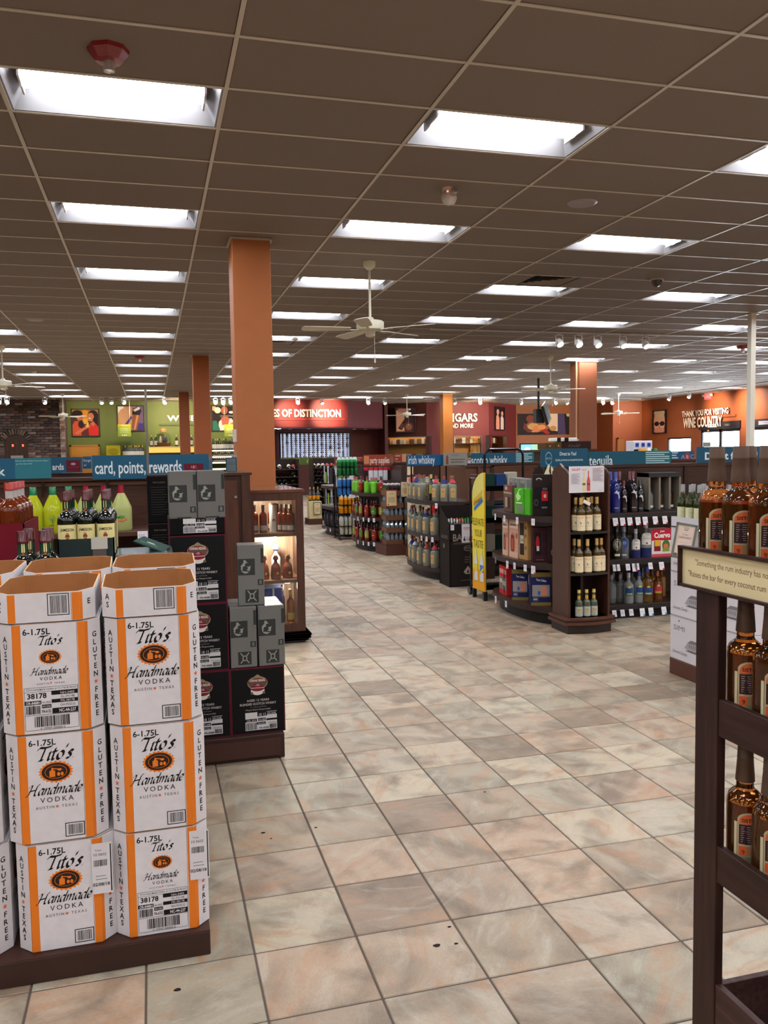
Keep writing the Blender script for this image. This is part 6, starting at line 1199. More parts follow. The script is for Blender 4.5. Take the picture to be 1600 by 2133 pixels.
for a, b, py, lb in ((1050, 1067, 1182, 'navy and gold gift box between the red box and the middle one'), (1067, 1101, 1184, 'navy and gold gift box in the middle of the lowest shelf'), (1105, 1146, 1190, 'navy and gold gift box nearest the aperitif tower')): gift(a, b, py, zC_, -.04, lb, C(30, 34, 84), navy, rz=-.42 if a < 1100 else -.3, d=.13)
for z, lst in ((.97, (1029, 1051, 1077, 1111)), (.535, (1024, 1032, 1057, 1072, 1094, 1111)), (.14, (1028, 1054))):
    for k, px in enumerate(lst):
        x, y, rz = arc_place(P1, px, z, .076); ptag(E1, x, y, z, (TAG, TAGR, TAG)[(k+int(z*10)) % 3] if z < .9 else TAG, rz, 0)
# ---- aperitif tower ------------------------------------------------------------------
tx0, tx1, ty0, ty1 = 3.43, 3.83, 6.5, 6.80
t = thing('bottle_tower', 'dark wooden display tower of aperitif bottles with a white poster', 'display', ((tx0+tx1)/2, (ty0+ty1)/2, 0)); w, d = (tx1-tx0)/2, (ty1-ty0)/2; WT = C(70, 40, 28)
Fs = lambda x: frame((x, -d, 0), (0, 1, 0), (0, 0, 1)); prof = [(0, .14), (2*d, .14), (2*d, 1.4), (2*d-.05, 1.44), (2*d-.1, 1.44), (2*d-.14, 1.475), (2*d-.19, 1.44), (.05, 1.42), (0, 1.38)]
MB().plate(prof, .02, WT, Fs(-w), WOOD).build('side_panel', t); MB().plate(prof, .02, WT, Fs(w-.02), WOOD).build('side_panel', t)
MB().box(-w+.02, w-.02, d-.02, d, .14, 1.4, C(52, 30, 24), WOOD).build('back_panel', t)
MB().box(-.012, .012, -.02, d-.02, .16, 1.2, C(50, 30, 24), WOOD).build('centre_divider', t)
for z in (.12, .505, .865):
    P_ = [(-w+.02 if z > .2 else -w+.02, d-.02), (-w+.02, -d)]+[(-w+.02+(2*w-.04)*k/8, -d-.03*math.sin(math.pi*k/8)) for k in range(9)]+[(w-.02, d-.02)]; MB().prism(P_, z, z+.02, C(26, 24, 24), GLOSS).build('shelf_board', t)
def bow(off, z0, z1, nm, c):
    P_ = [(-w-off, d), (-w-off, -d-off*.6)]+[(-w-off+(2*w+2*off)*k/10, -d-off*.6-(.03+off*.5)*math.sin(math.pi*k/10)) for k in range(1, 10)]+[(w+off, -d-off*.6), (w+off, d)]; MB().prism(P_, z0, z1, c, WOODX).build(nm, t)
bow(.01, 0, .08, 'plinth_base', C(38, 24, 20)); bow(.045, .08, .105, 'lower_moulding', C(84, 48, 34)); bow(.025, .105, .12, 'moulding_step', C(60, 34, 26)); bow(.04, .12, .14, 'upper_moulding', C(84, 48, 34))
pz0, pz1 = gz(1220, 1026, 6.49), gz(1220, 971, 6.49); px0 = at(1187, 1000, 6.48)[0]-(tx0+tx1)/2; px1 = at(1260, 1000, 6.48)[0]-(tx0+tx1)/2; pw, phh = px1-px0, pz1-pz0
MB().box(px0, px1, -d-.008, -d-.003, pz0, pz1, C(216, 212, 216), PRINT).build('poster_card', t)
def bsil(u, v, s, a, b): return [('p', [(u-.018*s, v), (u-.018*s, v+.1*s), (u-.005*s, v+.14*s), (u-.005*s, v+.19*s), (u+.005*s, v+.19*s), (u+.005*s, v+.14*s), (u+.018*s, v+.1*s), (u+.018*s, v)], a), ('r', u-.016*s, v+.055*s, u+.016*s, v+.075*s, b)]
MB().decal(frame((px0, -d-.008, pz0), (1, 0, 0), (0, 0, 1)), [('t', 'LILLET', pw*.2, phh*.84, .026, C(200, 60, 50), {'b': .02, 'w': pw*.24}), ('t', 'WHITE', pw*.42, phh*.84, .018, C(210, 90, 90), {'w': pw*.14})]+bsil(pw*.42, phh*.06, phh*4., C(220, 206, 150), C(110, 90, 90))+bsil(pw*.55, phh*.06, phh*4., C(206, 90, 80), C(120, 70, 80))+lines(pw, phh, .06, .3, .72, 9, .045, C(170, 160, 166), .4)+lines(pw, phh, .66, .96, .92, 10, .05, C(160, 140, 146), .4)+[('t', 'Sauternes', pw*.9, phh*.07, .012, C(150, 120, 120))], eps=.001).build('poster_print', t)
lil = bottle('aperitif_bottle', 'x', 'bottle', .0385, .295, C(74, 56, 20), BOTTLE, C(190, 150, 80), [(.012, .145, 1.25, C(232, 216, 176), [('t', 'LILLET', 0, .118, .02, C(200, 90, 60), {'w': .062}), ('p', [(-.024, .07), (-.01, .09), (.0, .08), (.012, .092), (.028, .085), (.026, .07), (0, .062)], C(60, 80, 140)), ('r', -.02, .05, .02, .053, C(150, 130, 110))])], sh=.56, nr=.37, capz=.8)
pl_ = Proto(lil); zs = (.885, .525)
for r, (z, lst) in enumerate(((zs[0], ((1199, 6.56), (1210, 6.5), (1225, 6.51), (1243, 6.55), (1214, 6.62), (1232, 6.62))), (zs[1], ((1196, 6.58), (1206, 6.51), (1224, 6.51), (1243, 6.53), (1258, 6.54))))):
    for k, (px, y) in enumerate(lst):
        x = min(max(at(px, 1190, y)[0], tx0+.062), tx1-.062); pl_.place((x, y, z), R_(-22), 'golden aperitif bottle on the %s tier of the wooden tower, %s along' % (('top', 'middle')[r], ORD[k]), 'aperitif bottles on the tower')
t2 = thing('neck_tag', 'white paper tag hung on an aperitif bottle neck', 'tag', (at(1221, 1043, 6.47)[0], 6.455, gz(1221, 1047, 6.47))); h_ = MB().box(-.035, .035, -.001, .001, -.014, .014, C(228, 220, 214), PRINT).build('tag_paper', t2); h_.rotation_euler = (0, R_(28), 0)
sb = bottle('sparkling_bottle', 'x', 'bottle', .034, .235, C(70, 76, 60), BOTTLE, C(206, 180, 90), [(.006, .09, 1.2, C(176, 184, 176), [('r', -.02, .03, .02, .075, C(190, 160, 70)), ('t', 'FINE', 0, .06, .012, C(110, 80, 30)), ('r', -.016, .015, .016, .02, C(140, 130, 90))])], sh=.5, nr=.4, capz=.88)
MB().decal(cylframe(.0145), [('r', -.014, .15, .014, .185, C(196, 160, 60))], eps=.001).build('neck_label', sb)
psb = Proto(sb)
for k, px in enumerate((1206, 1222, 1237)): psb.place((at(px, 1275, 6.53)[0], 6.53, .141), R_(-22), 'small sparkling bottle with gold label on the tower floor, %s along' % ORD[k], 'sparkling bottles at the tower foot')

fill = [mini_bottle('tequila_bottle', .04, .29, g, l, c, lz=(.12, .48)) for g, l, c in ((C(120, 60, 24), C(210, 196, 160), C(40, 30, 26)), (C(150, 156, 150), C(60, 90, 150), C(190, 190, 196)), (C(36, 34, 26), C(200, 180, 110), C(120, 30, 34)))]
for z, nm in ((.995, 'top'), (.56, 'middle'), (.13, 'bottom')):
    for k in range(14): put_mesh(fill[(k//4) % 3], 'tequila_bottle', (5.45+.26*k, 7.05, z+.001), 'bottle on the %s tequila shelf beyond the white wine cases, number %s along' % (nm, ORD[k]), 'bottle', 'bottles beyond the white wine cases')
# ---- black wheeled cart with yellow banner ----------------------------------------------
cx0, cx1, cy = 3.40, 3.84, 8.3
t = thing('wheeled_rack', 'black tubular wheeled rack with an arched top behind the gift sets', 'rack', (0, 0, 0)); T = []
def arch(y, nm='arch_tube'):
    r = .07; zt = 1.61; m = MB(); m.tube([(cx0, y, .05), (cx0, y, zt-r)]+[(cx0+r-r*math.cos(a), y, zt-r+r*math.sin(a)) for a in (math.pi*k/12 for k in range(1, 6))]+[(cx0+r, y, zt), (cx1-r, y, zt)]+[(cx1-r+r*math.sin(a), y, zt-r+r*math.cos(a)) for a in (math.pi*k/12 for k in range(1, 6))]+[(cx1, y, zt-r), (cx1, y, .05)], .014, C(20, 20, 22), GLOSS, 8); return m.build(nm, t, smooth=True)
arch(cy)
MB().tube([(cx0, cy+.42, .05), (cx0, cy+.42, 1.3), (cx1, cy+.42, 1.3), (cx1, cy+.42, .05)], .012, C(20, 20, 22), GLOSS, 8).build('rear_tube', t)
for z in (.12, .48, .84, 1.18):
    m = MB(); m.box(cx0, cx1, cy, cy+.42, z-.006, z, C(24, 24, 26), METAL)
    for q in ((cx0, cx1, cy-.004, cy), (cx0-.004, cx0, cy, cy+.42), (cx1, cx1+.004, cy, cy+.42)): m.box(*q, z-.01, z+.045, C(26, 26, 28), METAL)
    m.build('rack_shelf', t)
m = MB(); [m.tube([(cx0, cy, z), (cx0, cy+.42, z)], .003, C(90, 90, 92), METAL, 5) or m.tube([(cx0, cy, z), (cx1, cy, z)], .003, C(90, 90, 92), METAL, 5) for z in (1.26, 1.3, 1.34)]; m.build('wire_rail', t)
for x in (cx0, cx1):
    for y in (cy, cy+.42):
        m = MB(); m.lathe([(.001, -.018), (.042, -.018), (.046, -.01), (.046, .01), (.042, .018), (.001, .018)], C(26, 26, 26), GLOSS, 16); w = m.build('wheel', t, (x-.01, y, .046)); w.rotation_euler = (0, R_(90), 0)
rnd = random.Random(4)
for z, nm in ((1.18, 'top'), (.84, 'second'), (.48, 'third')):
    for k in range(3):
        c, lb = ((C(40, 66, 116), 'blue'), (C(196, 190, 170), 'cream'), (C(30, 60, 50), 'dark green'))[(k+int(z*10)) % 3]; h = rnd.uniform(.16, .22)
        o = MB().box(-.055, .055, -.05, .05, 0, h, c, CARD, ch=.003).build('bottle_carton', None, (cx0+.09+.13*k, cy+.12, z+.001)); tag(o, '%s bottle carton on the %s shelf of the black wheeled rack' % (lb, nm), 'box')
# banner blade: parallel to the aisle, slightly turned to the camera
bx_, by_ = 3.385, 8.245; fx_, fy_ = gx(985, 8.56), 8.56; brz = math.atan2(-.5, .17)
bt = thing('yellow_banner', 'tall narrow yellow drinks banner with a rounded top', 'banner', (fx_, fy_, 0), math.atan2(by_-fy_, bx_-fx_)); Lb = math.hypot(bx_-fx_, fy_-by_)
n = 12; zt = 1.37; outl = [(0, .1), (Lb, .1), (Lb, zt-.02)]+[(Lb*math.cos(math.pi/2*k/n), zt-.2+.2*math.sin(math.pi/2*k/n)) for k in range(1, n+1)]; outl = [(0, .1), (Lb, .1), (Lb, zt)]+[(Lb-Lb*math.sin(math.pi/2*k/n)*1., zt-.26+.26*math.cos(math.pi/2*k/n)) for k in range(1, n+1)]
Fb = frame((0, 0, 0), (1, 0, 0), (0, 0, 1)); MB().plate(outl, .012, C(226, 176, 40), Fb, PAINT).build('banner_board', bt)
YW, YO = C(224, 206, 60), C(226, 158, 30)
it = [('p', [(.004, .3), (Lb-.004, .3), (Lb-.004, 1.08), (.004, 1.08)], YW), ('p', [(.004, .104), (Lb-.004, .104), (Lb-.004, .32), (.004, .32)], YO), ('p', [(.004, 1.08), (Lb-.004, 1.08), (Lb-.004, zt-.006)]+[(Lb-(Lb-.004)*math.sin(math.pi/2*k/8), zt-.26+.255*math.cos(math.pi/2*k/8)) for k in range(1, 8)], C(214, 206, 110)),
      ('p', [(.05, 1.0), (Lb-.06, 1.12), (Lb-.04, 1.19), (.04, 1.07)], C(206, 170, 60)), ('p', [(.05, .985), (Lb-.05, 1.1), (Lb-.03, 1.06), (.06, .95)], C(40, 110, 190)), ('t', 'Schweppes', Lb/2-.005, 1.045, .07, C(150, 110, 30), {'rise': .4, 'w': Lb*.7, 'b': .02}),
      ('t', 'ELEVATE', Lb/2, .8, .11, C(120, 100, 30), {'w': Lb*.9}), ('t', 'YOUR', Lb/2, .68, .11, C(120, 100, 30), {'w': Lb*.6}), ('t', 'TASTE', Lb/2, .56, .12, C(120, 100, 30), {'w': Lb*.8})]
for u, c2 in ((.1, C(214, 200, 70)), (.25, C(90, 120, 180))): it += [('p', [(u-.045, .16+.04), (u-.045, .4), (u-.014, .49), (u-.012, .54), (u+.012, .54), (u+.014, .49), (u+.045, .4), (u+.045, .2)], C(206, 212, 214)), ('r', u-.045, .3, u+.045, .38, c2), ('p', [(u-.045, .3), (u+.045, .36), (u+.045, .33), (u-.045, .27)], C(226, 190, 50))]
MB().decal(frame((0, -.012+.012, 0), (1, 0, 0), (0, 0, 1)), [(q[0], [(a, b) for a, b in q[1]], q[2]) if q[0] == 'p' else q for q in it], eps=.002, l0=7).build('banner_print', bt)
for u in (.02, Lb-.02): MB().box(u-.012, u+.012, -.02, .02, 0, .1, C(20, 20, 20), PAINT).build('banner_foot', bt)
# ---- run 2: vodka end with tan labels, irish and scotch signs ----------------------------
G2 = gondola(4.0, 9.2, 9.85, 10.95, [.13, .55, .98], 1.41, 'whisky shelving run under the irish and scotch signs', panelc=C(96, 58, 38))
signboard(848, 926, 948, 968.5, 10.42, 'bright blue aisle sign reading irish whiskey', C(26, 92, 140), lambda w, h: [('t', 'irish whiskey', w*.02, h*.16, .15, SW, {'al': 'l', 'w': w*.72, 'b': .01})], foot=1.2)
signboard(924, 973, 943, 969, 10.36, 'pale grey sign with a small bottle beside the irish sign', C(150, 146, 138), lambda w, h: [('p', [(w*.1, h*.1), (w*.1, h*.6), (w*.13, h*.8), (w*.18, h*.8), (w*.2, h*.6), (w*.2, h*.1)], C(130, 76, 50)), ('t', 'Whiskey', w*.5, h*.75, h*.16, C(110, 106, 104))]+lines(w, h, .3, .9, .5, 2, .2, C(100, 96, 94), .4), foot=1.2)
simple_box('small_card', 'small white and red price card between the two whisky signs', 'card', 974, 981, 949, 972, 10.4, .004, C(206, 200, 204), PRINT, lambda w, h: [('r', 0, h*.8, w, h, C(60, 90, 60)), ('r', 0, h*.6, w, h*.7, C(180, 60, 50))])
signboard(981, 1112, 944, 968.5, 10.42, 'teal aisle sign reading scotch whisky behind the arched rack', C(36, 88, 112), lambda w, h: [('t', 'scotch whisky', w*.0, h*.14, .16, SW, {'al': 'l', 'w': w*.57, 'b': .012}), ('r', w*.7, 0, w, h, C(44, 110, 124))]+lines(w, h, .71, .97, .94, 7, .125), foot=1.2)
E2, P2 = endcap(3.6, 10.4, .7, .27, [.15, .56, .985], 1.40, 'curved end shelf of clear vodka bottles with tan labels', panel=C(94, 56, 36))
t = thing('end_side_panel', 'flat brown laminate panel beside the vodka end shelf', 'panel'); MB().box(3.74, 4.06, 9.72, 9.74, .99, 1.40, C(98, 60, 40), PAINT).build('panel_board', t); MB().box(3.72, 4.1, 9.70, 9.76, .0, .985, C(50, 32, 26), PAINT).build('lower_board', t); MB().box(4.06, 4.1, 9.70, 9.76, .985, 1.42, C(44, 28, 24), PAINT).build('corner_post', t); MB().box(3.72, 4.1, 9.7, 9.76, 1.40, 1.42, BR2, PAINT).build('top_strip', t)
vr, vh = .053, .315
def vodka_tan(nm, capc, tagc):
    t = bottle('vodka_bottle', 'x', 'bottle', vr, vh, C(190, 196, 180), CLEAR, capc, [(.05, .165, .6, C(200, 162, 104), [('e', 0, .12, .012, .012, C(70, 30, 24), 12), ('r', -.018, .075, .018, .08, C(130, 96, 60))])], sh=.62, nr=.3, capz=.88, n=14, shoulder='square')
    if tagc:
        m = MB(); m.lathe([(vr*.34, vh*.86), (vr*.8, vh*.73)], WH, PRINT, 10, cols=[tagc]); m.build('paper_collar', t)
    return Proto(t)
vks = [vodka_tan('a', C(130, 40, 30), None), vodka_tan('b', C(130, 40, 30), C(214, 214, 226)), vodka_tan('c', C(140, 44, 34), C(206, 70, 80)), vodka_tan('d', C(120, 36, 30), C(40, 50, 130))]
rnd = random.Random(11)
for z, nm, pat in ((.151, 'lowest', (1, 0, 2, 2, 0, 1, 3)), (.561, 'middle', (3, 1, 0, 3, 0, 0, 0)), (.986, 'top', (2, 3, 2, 2, 0, 3, 2))):
    for row, off in ((0, .005), (1, -.115)):
        n = 9 if row == 0 else 7
        for k in range(n):
            th = .06+.8*k/(n-1) if z < .9 else .05+.75*k/(n-1); x, y = P2(th, off)
            if z > .9 and row == 0 and k == 3: continue
            vks[pat[k % 7] if row == 0 else 0].place((x, y, z), face_rot(P2, th)+.1, 'tan labelled vodka bottle, %s curved shelf, %s row, %s from the near end' % (nm, ('outer', 'inner')[row], ORD[k]), 'tan labelled vodka bottles, %s shelf' % nm)
pirish = bottle('whiskey_bottle', 'tall dark green whiskey bottle among the vodka on the top curved shelf', 'bottle', .04, .33, C(16, 24, 14), BOTTLE, C(190, 170, 90), [(.09, .2, 1.1, C(176, 170, 90), [('e', 0, .15, .014, .02, C(60, 60, 40), 12)])]); x, y, rz = arc_place(P2, 899, .986, -.04); pirish.location = (x, y, .986)
for px in (909,): x, y, rz = arc_place(P2, px, .95, .078); ptag(E2, x, y, .965, None, rz, 0)
for px in (878, 889, 901): x, y, rz = arc_place(P2, px, .55, .078); ptag(E2, x, y, .54, None, rz, 0)
# dark display bin
bx0, bx1, by0 = 3.56, 4.02, 9.3
bx0, bx1 = at(937, 1209, 9.62)[0], at(937, 1209, 9.62)[0]+.47; by0 = 9.12
by0 = 9.25; bx0 = at(936, 1150, by0)[0]; bx1 = bx0+.46
t = thing('display_bin', 'dark rum display bin with pale lettering and a slanted open top', 'display', (0, 0, 0)); DK = C(34, 27, 25); dpt = .36; zf = gz(940, 1092, by0); zk = zf+.2
Fr_ = frame((bx0, by0, 0), (0, 1, 0), (0, 0, 1))
m = MB(); m.plate([(0, .0), (dpt, .0), (dpt, zk), (0, zf)], .006, DK, frame((bx0+.006, by0, 0), (0, 1, 0), (0, 0, 1)), CARD); m.build('side_panel', t); m = MB(); m.plate([(0, .0), (dpt, .0), (dpt, zk), (0, zf)], .006, DK, frame((bx1, by0, 0), (0, 1, 0), (0, 0, 1)), CARD); m.build('side_panel', t)
MB().box(bx0, bx1, by0, by0+.006, 0, zf, DK, CARD).build('front_panel', t); MB().box(bx0, bx1, by0+dpt-.006, by0+dpt, 0, zk, DK, CARD).build('back_panel', t); MB().box(bx0, bx1, by0, by0+dpt, zf-.2, zf-.19, DK, CARD).build('bin_floor', t)
bw_ = bx1-bx0; LC = C(150, 138, 128)
MB().decal(FRONT(bx0, by0, 0), [('t', 'BACARDI', bw_*.52, zf*.73, .12, LC, {'w': bw_*.86, 'b': .01}), ('r', bw_*.1, zf*.68, bw_*.95, zf*.685, C(110, 96, 86)), ('t', 'HANDCRAFTED MIXERS', bw_*.52, zf*.69, .02, C(120, 106, 96), {'w': bw_*.8}), ('e', bw_*.5, zf*.61, .05, .034, C(120, 108, 100), 16), ('e', bw_*.5, zf*.61, .04, .026, DK, 16), ('t', 'RUM', bw_*.5, zf*.6, .03, LC), ('t', 'GRAND', bw_*.5, zf*.46, .022, C(120, 106, 96)), ('t', 'RESERVE', bw_*.5, zf*.42, .022, C(120, 106, 96)), ('t', 'TASTING', bw_*.5, zf*.38, .022, C(120, 106, 96)), ('p', [(bw_*.5-.055, zf*.24), (bw_*.5, zf*.33), (bw_*.5+.055, zf*.24), (bw_*.5+.03, zf*.2), (bw_*.5-.03, zf*.2)], LC), ('p', [(bw_*.5-.014, zf*.22), (bw_*.5, zf*.28), (bw_*.5+.016, zf*.22)], DK), ('r', bw_*.3, zf*.1, bw_*.9, zf*.107, C(100, 88, 80))], eps=.002).build('bin_print', t)
MB().decal(frame((bx0, by0+dpt, 0), (0, -1, 0), (0, 0, 1)), [('t', 'BACARDI', dpt*.55, zf*.76, .06, C(120, 108, 98), {'w': dpt*.6}), ('e', dpt*.5, zf*.64, .03, .03, C(120, 100, 80), 12)], eps=.002).build('side_print', t)
t2 = thing('notice_paper', 'white notice with three small bottles taped on the rum bin', 'notice', (bx0+bw_*.34, by0-.004, zf*.7)); MB().box(0, .16, -.001, .001, 0, .22, C(216, 210, 212), PRINT).build('paper_sheet', t2)
MB().decal(FRONT(0, -.001, 0), [('r', .02, .17, .12, .18, C(206, 110, 110)), ('r', .03, .15, .13, .157, C(206, 150, 150))]+[q for k, c in enumerate((C(40, 70, 50), C(200, 170, 200), C(206, 70, 50), C(190, 110, 90))) for q in (('r', .02+.032*k, .02, .045+.032*k, .05, c), ('r', .028+.032*k, .05, .037+.032*k, .075, c))], eps=.001).build('paper_print', t2)
ptag(t, bx0+.04, by0-.003, zf-.01, None, 0, 0)
mx = {}
for nm, c, cc in (('white', C(206, 200, 190), C(210, 206, 200)), ('orange', C(214, 90, 30), C(206, 96, 60)), ('green', C(30, 120, 50), C(50, 150, 70)), ('gold', C(176, 140, 80), C(170, 150, 110))):
    mx[nm] = Proto(bottle('mixer_bottle', 'x', 'bottle', .03, .24, C(186, 184, 180), CLEAR, cc, [(.03, .12, 1.2, c, [('r', -.015, .07, .015, .075, C(240, 230, 210))])], n=12))
for r in range(3):
    for k in range(6):
        nm = ('white', 'white', 'orange', 'green', 'green', 'gold')[k]; mx[nm].place((bx0+.055+.07*k, by0+.06+.1*r, zf-.188), 0, '%s labelled small mixer bottle in the rum bin, %s row, %s along' % (nm, ('front', 'middle', 'back')[r], ORD[k]), 'mixer bottles in the rum bin')
# plant: beer tray plinth ------------------------------------------------------------------
px_, py_ = 3.47, 12.5
t = thing('display_plinth', 'brown plinth under stacked drink trays at the aisle', 'plinth'); PLC = C(78, 42, 30)
P_ = [(3.47, 12.5), (4.1, 12.42), (4.16, 13.0), (3.42, 12.96)]; MB().prism(P_, 0, .16, PLC, PAINT).build('plinth_body', t)
def tray(dark):
    w, d, h = .28, .38, .2; t = thing('drink_tray', 'x', 'tray'); m = MB(); cb = C(110, 78, 58)
    for q in ((-w/2, w/2, -d/2, -d/2+.006), (-w/2, w/2, d/2-.006, d/2), (-w/2, -w/2+.006, -d/2, d/2), (w/2-.006, w/2, -d/2, d/2)): m.box(*q, 0, .08, cb, CARD)
    m.box(-w/2, w/2, -d/2, d/2, 0, .005, cb, CARD); m.build('tray_walls', t); m.build if 0 else None
    b = MB(); g = C(130, 138, 150) if not dark else C(56, 40, 50); c = C(150, 156, 170) if not dark else C(214, 206, 206)
    for i in range(4):
        for j in range(5):
            b.lathe([(.001, .006), (.029, .006), (.03, .12), (.02, .15), (.012, .165)], g, BOTTLE, 7, -w/2+.04+.067*i, -d/2+.045+.073*j)
            b.lathe([(.014, .165), (.016, .185), (.001, .19)], c, PAINT, 7, -w/2+.04+.067*i, -d/2+.045+.073*j)
    o = b.build('tray_bottles', t); o['kind'] = 'stuff'
    MB().box(-w/2-.001, w/2+.001, -d/2-.001, d/2+.001, .08, .12, C(170, 176, 186), PANE).build('shrink_wrap', t); return t
ptr, ptrd = Proto(tray(False)), Proto(tray(True))
for q, x in enumerate((3.64, 3.935)):
    for k in range(4): ptr.place((x, 12.72, .161+k*.192), R_(-5+2*(k % 2)), 'shrink wrapped tray of grey capped bottles, %s from the plinth, %s stack' % (ORD[k], ('aisle side', 'inner')[q]), 'stacked drink trays')
    ptrd.place((x, 12.72, .161+4*.192), R_(-4), 'top tray of dark bottles with white caps on the %s tray stack' % ('aisle side', 'inner')[q])
def cardsign(px0, px1, py0, py1, y, lb, fc, rz=0., tx='$3.99'):
    x0, z1 = at(px0, py0, y); x1, z0 = at(px1, py1, y); w, h = x1-x0, z1-z0; t = thing('price_placard', lb, 'placard', (x0, y, z0), rz); MB().box(0, w, 0, .008, 0, h, fc, PAINT, ch=.002).build('placard_frame', t)
    MB().decal(FRONT(0, 0, 0), [('r', w*.08, h*.06, w*.92, h*.94, C(222, 200, 156)), ('t', tx, w*.5, h*.74, h*.13, C(110, 84, 60), {'w': w*.3}), ('e', w*.22, h*.14, w*.06, w*.06, C(96, 66, 50), 10)]+lines(w, h, .2, .82, .56, 5, .07, C(150, 120, 90), .35), eps=.002).build('placard_print', t); return t
cardsign(803, 828, 1021, 1055, 12.515, 'cream price placard in a rust frame on the drink trays', C(150, 70, 44))
cardsign(834, 851, 1002, 1036, 12.36, 'cream placard in a navy frame beside the drink trays', C(34, 46, 70), tx='WINE')
WC = C(196, 188, 160)
for k in range(4):
    t = carton('wine_case', 'off white wine case in the stack between drink trays and vodka end, %s' % ('bottom', 'second', 'third', 'topmost')[k], .3, .22, .27, WC); t.location = (4.2-.13, 12.28-.02, .0+.271*k+.0) if False else (gx(850, 12.2)+.16, 12.2, .14+.271*k)
    MB().decal(frame((-.15, -.11, 0), (1, 0, 0), (0, 0, 1)), [('r', .012, .015, .288, .255, C(50, 60, 80)), ('r', .016, .02, .284, .25, WC), ('t', 'windsor', .15, .19, .05, C(110, 106, 96), {'sh': .3}), ('t', 'NAPA', .15, .06, .035, C(120, 114, 100))]+lines(.3, .27, .15, .85, .6, 4, .08, C(150, 144, 124), .4), eps=.002).build('case_print', t)
t = thing('display_plinth', 'small brown plinth under the off white wine cases', 'plinth'); x = gx(850, 12.2)+.16; MB().box(x-.17, x+.2, 12.05, 12.35, 0, .139, PLC, PAINT).build('plinth_body', t)
t = bottle('bourbon_bottle', 'single dark bourbon bottle with cream label atop the wine cases', 'bottle', .05, .34, C(60, 26, 14), BOTTLE, C(214, 190, 150), [(.03, .16, 1.2, C(222, 206, 166), [('t', 'BOURBON', 0, .12, .016, C(110, 80, 60))])]); t.location = (gx(834, 12.2)+.16, 12.24, .14+.271*4+.001)
# ---- run 3 and its end -------------------------------------------------------------------
G3 = gondola(4.0, 9.0, 13.25, 14.35, [.13, .55, .98], 1.41, 'party supplies shelving run')
signboard(758, 846, 947.5, 968, 13.85, 'rust red aisle sign reading party supplies', C(140, 58, 38), lambda w, h: [('r', 0, h*.15, w*.12, h*.9, C(190, 120, 84)), ('t', 'party supplies', w*.14, h*.2, .15, C(226, 206, 196), {'al': 'l', 'w': w*.46, 'b': .01}), ('e', w*.66, h*.5, w*.04, h*.36, C(120, 96, 80), 14), ('r', w*.9, 0, w, h, C(200, 130, 96))]+lines(w, h, .74, .86, .9, 3, .3, C(200, 160, 140), .3), foot=1.2)
E3, P3 = endcap(3.6, 13.7, .68, .27, [.17, .56, .95], 1.38, 'curved end shelf of red mixers with green labels')
mixr = [Proto(bottle('mixer_bottle', 'x', 'bottle', .048, .27, C(96, 18, 16), BOTTLE, C(40, 20, 18), [(.05, .16, 1.3, lc, [('r', -.02, .09, .02, .11, C(206, 196, 150))])], n=12)) for lc in (C(80, 130, 50), C(150, 40, 30), C(150, 150, 70))]
mixg = Proto(bottle('mixer_bottle', 'x', 'bottle', .045, .25, C(110, 190, 60), MILKY, C(150, 30, 30), [(.02, .15, 1.4, C(110, 190, 50), [])], n=12))
for z, nm in ((.171, 'lowest'), (.561, 'middle'), (.951, 'top')):
    for row, off in ((0, .01), (1, -.11)):
        for k in range(8):
            th = .05+.8*k/7; x, y = P3(th, off); pr = mixr[(k+row+int(z*5)) % 3] if z < .9 else (mixg if k % 3 else mixr[1])
            pr.place((x, y, z), face_rot(P3, th), 'red or green mixer bottle, %s shelf of the mixer end, %s row, %s along' % (nm, ('outer', 'inner')[row], ORD[k]), 'mixer bottles, %s shelf' % nm)
for z in (.14, .53):
    for px in (746, 757, 768, 779): x, y, rz = arc_place(P3, px, z, .078); ptag(E3, x, y, z+.02, None, rz, 0)
# goods on the front of run 3
tins = [MB().box(-.05, .05, -.05, .05, 0, .16, c, CARD, ch=.004).me('mixer_carton') for c in (C(110, 190, 50), C(96, 60, 50), C(190, 40, 40), C(206, 200, 196), C(60, 60, 80))]
for z, nm in ((.98, 'top'), (.55, 'middle')):
    for k in range(10): put_mesh(tins[(k*2+int(z*3)) % 5], 'mixer_carton', (4.12+.14*k, 13.33, z+.001), 'small carton on the %s shelf of the party supplies run, %s along' % (nm, ORD[k]), 'box', 'small cartons on the party run')
for z in (1.2,):
    t = thing('bag_row', 'row of red and white ribbon bags hanging under the party sign', 'bags', (gx(757, 13.7), 13.7, 1.26))
    for k in range(6): MB().box(.085*k, .085*k+.07, -.02, .02, -.12, .08, C(206, 204, 210) if k % 5 else C(40, 30, 30), CARD).build('ribbon_bag', t); MB().box(.085*k, .085*k+.07, -.022, .022, .05, .1, C(190, 40, 56), CARD).build('bag_header', t)
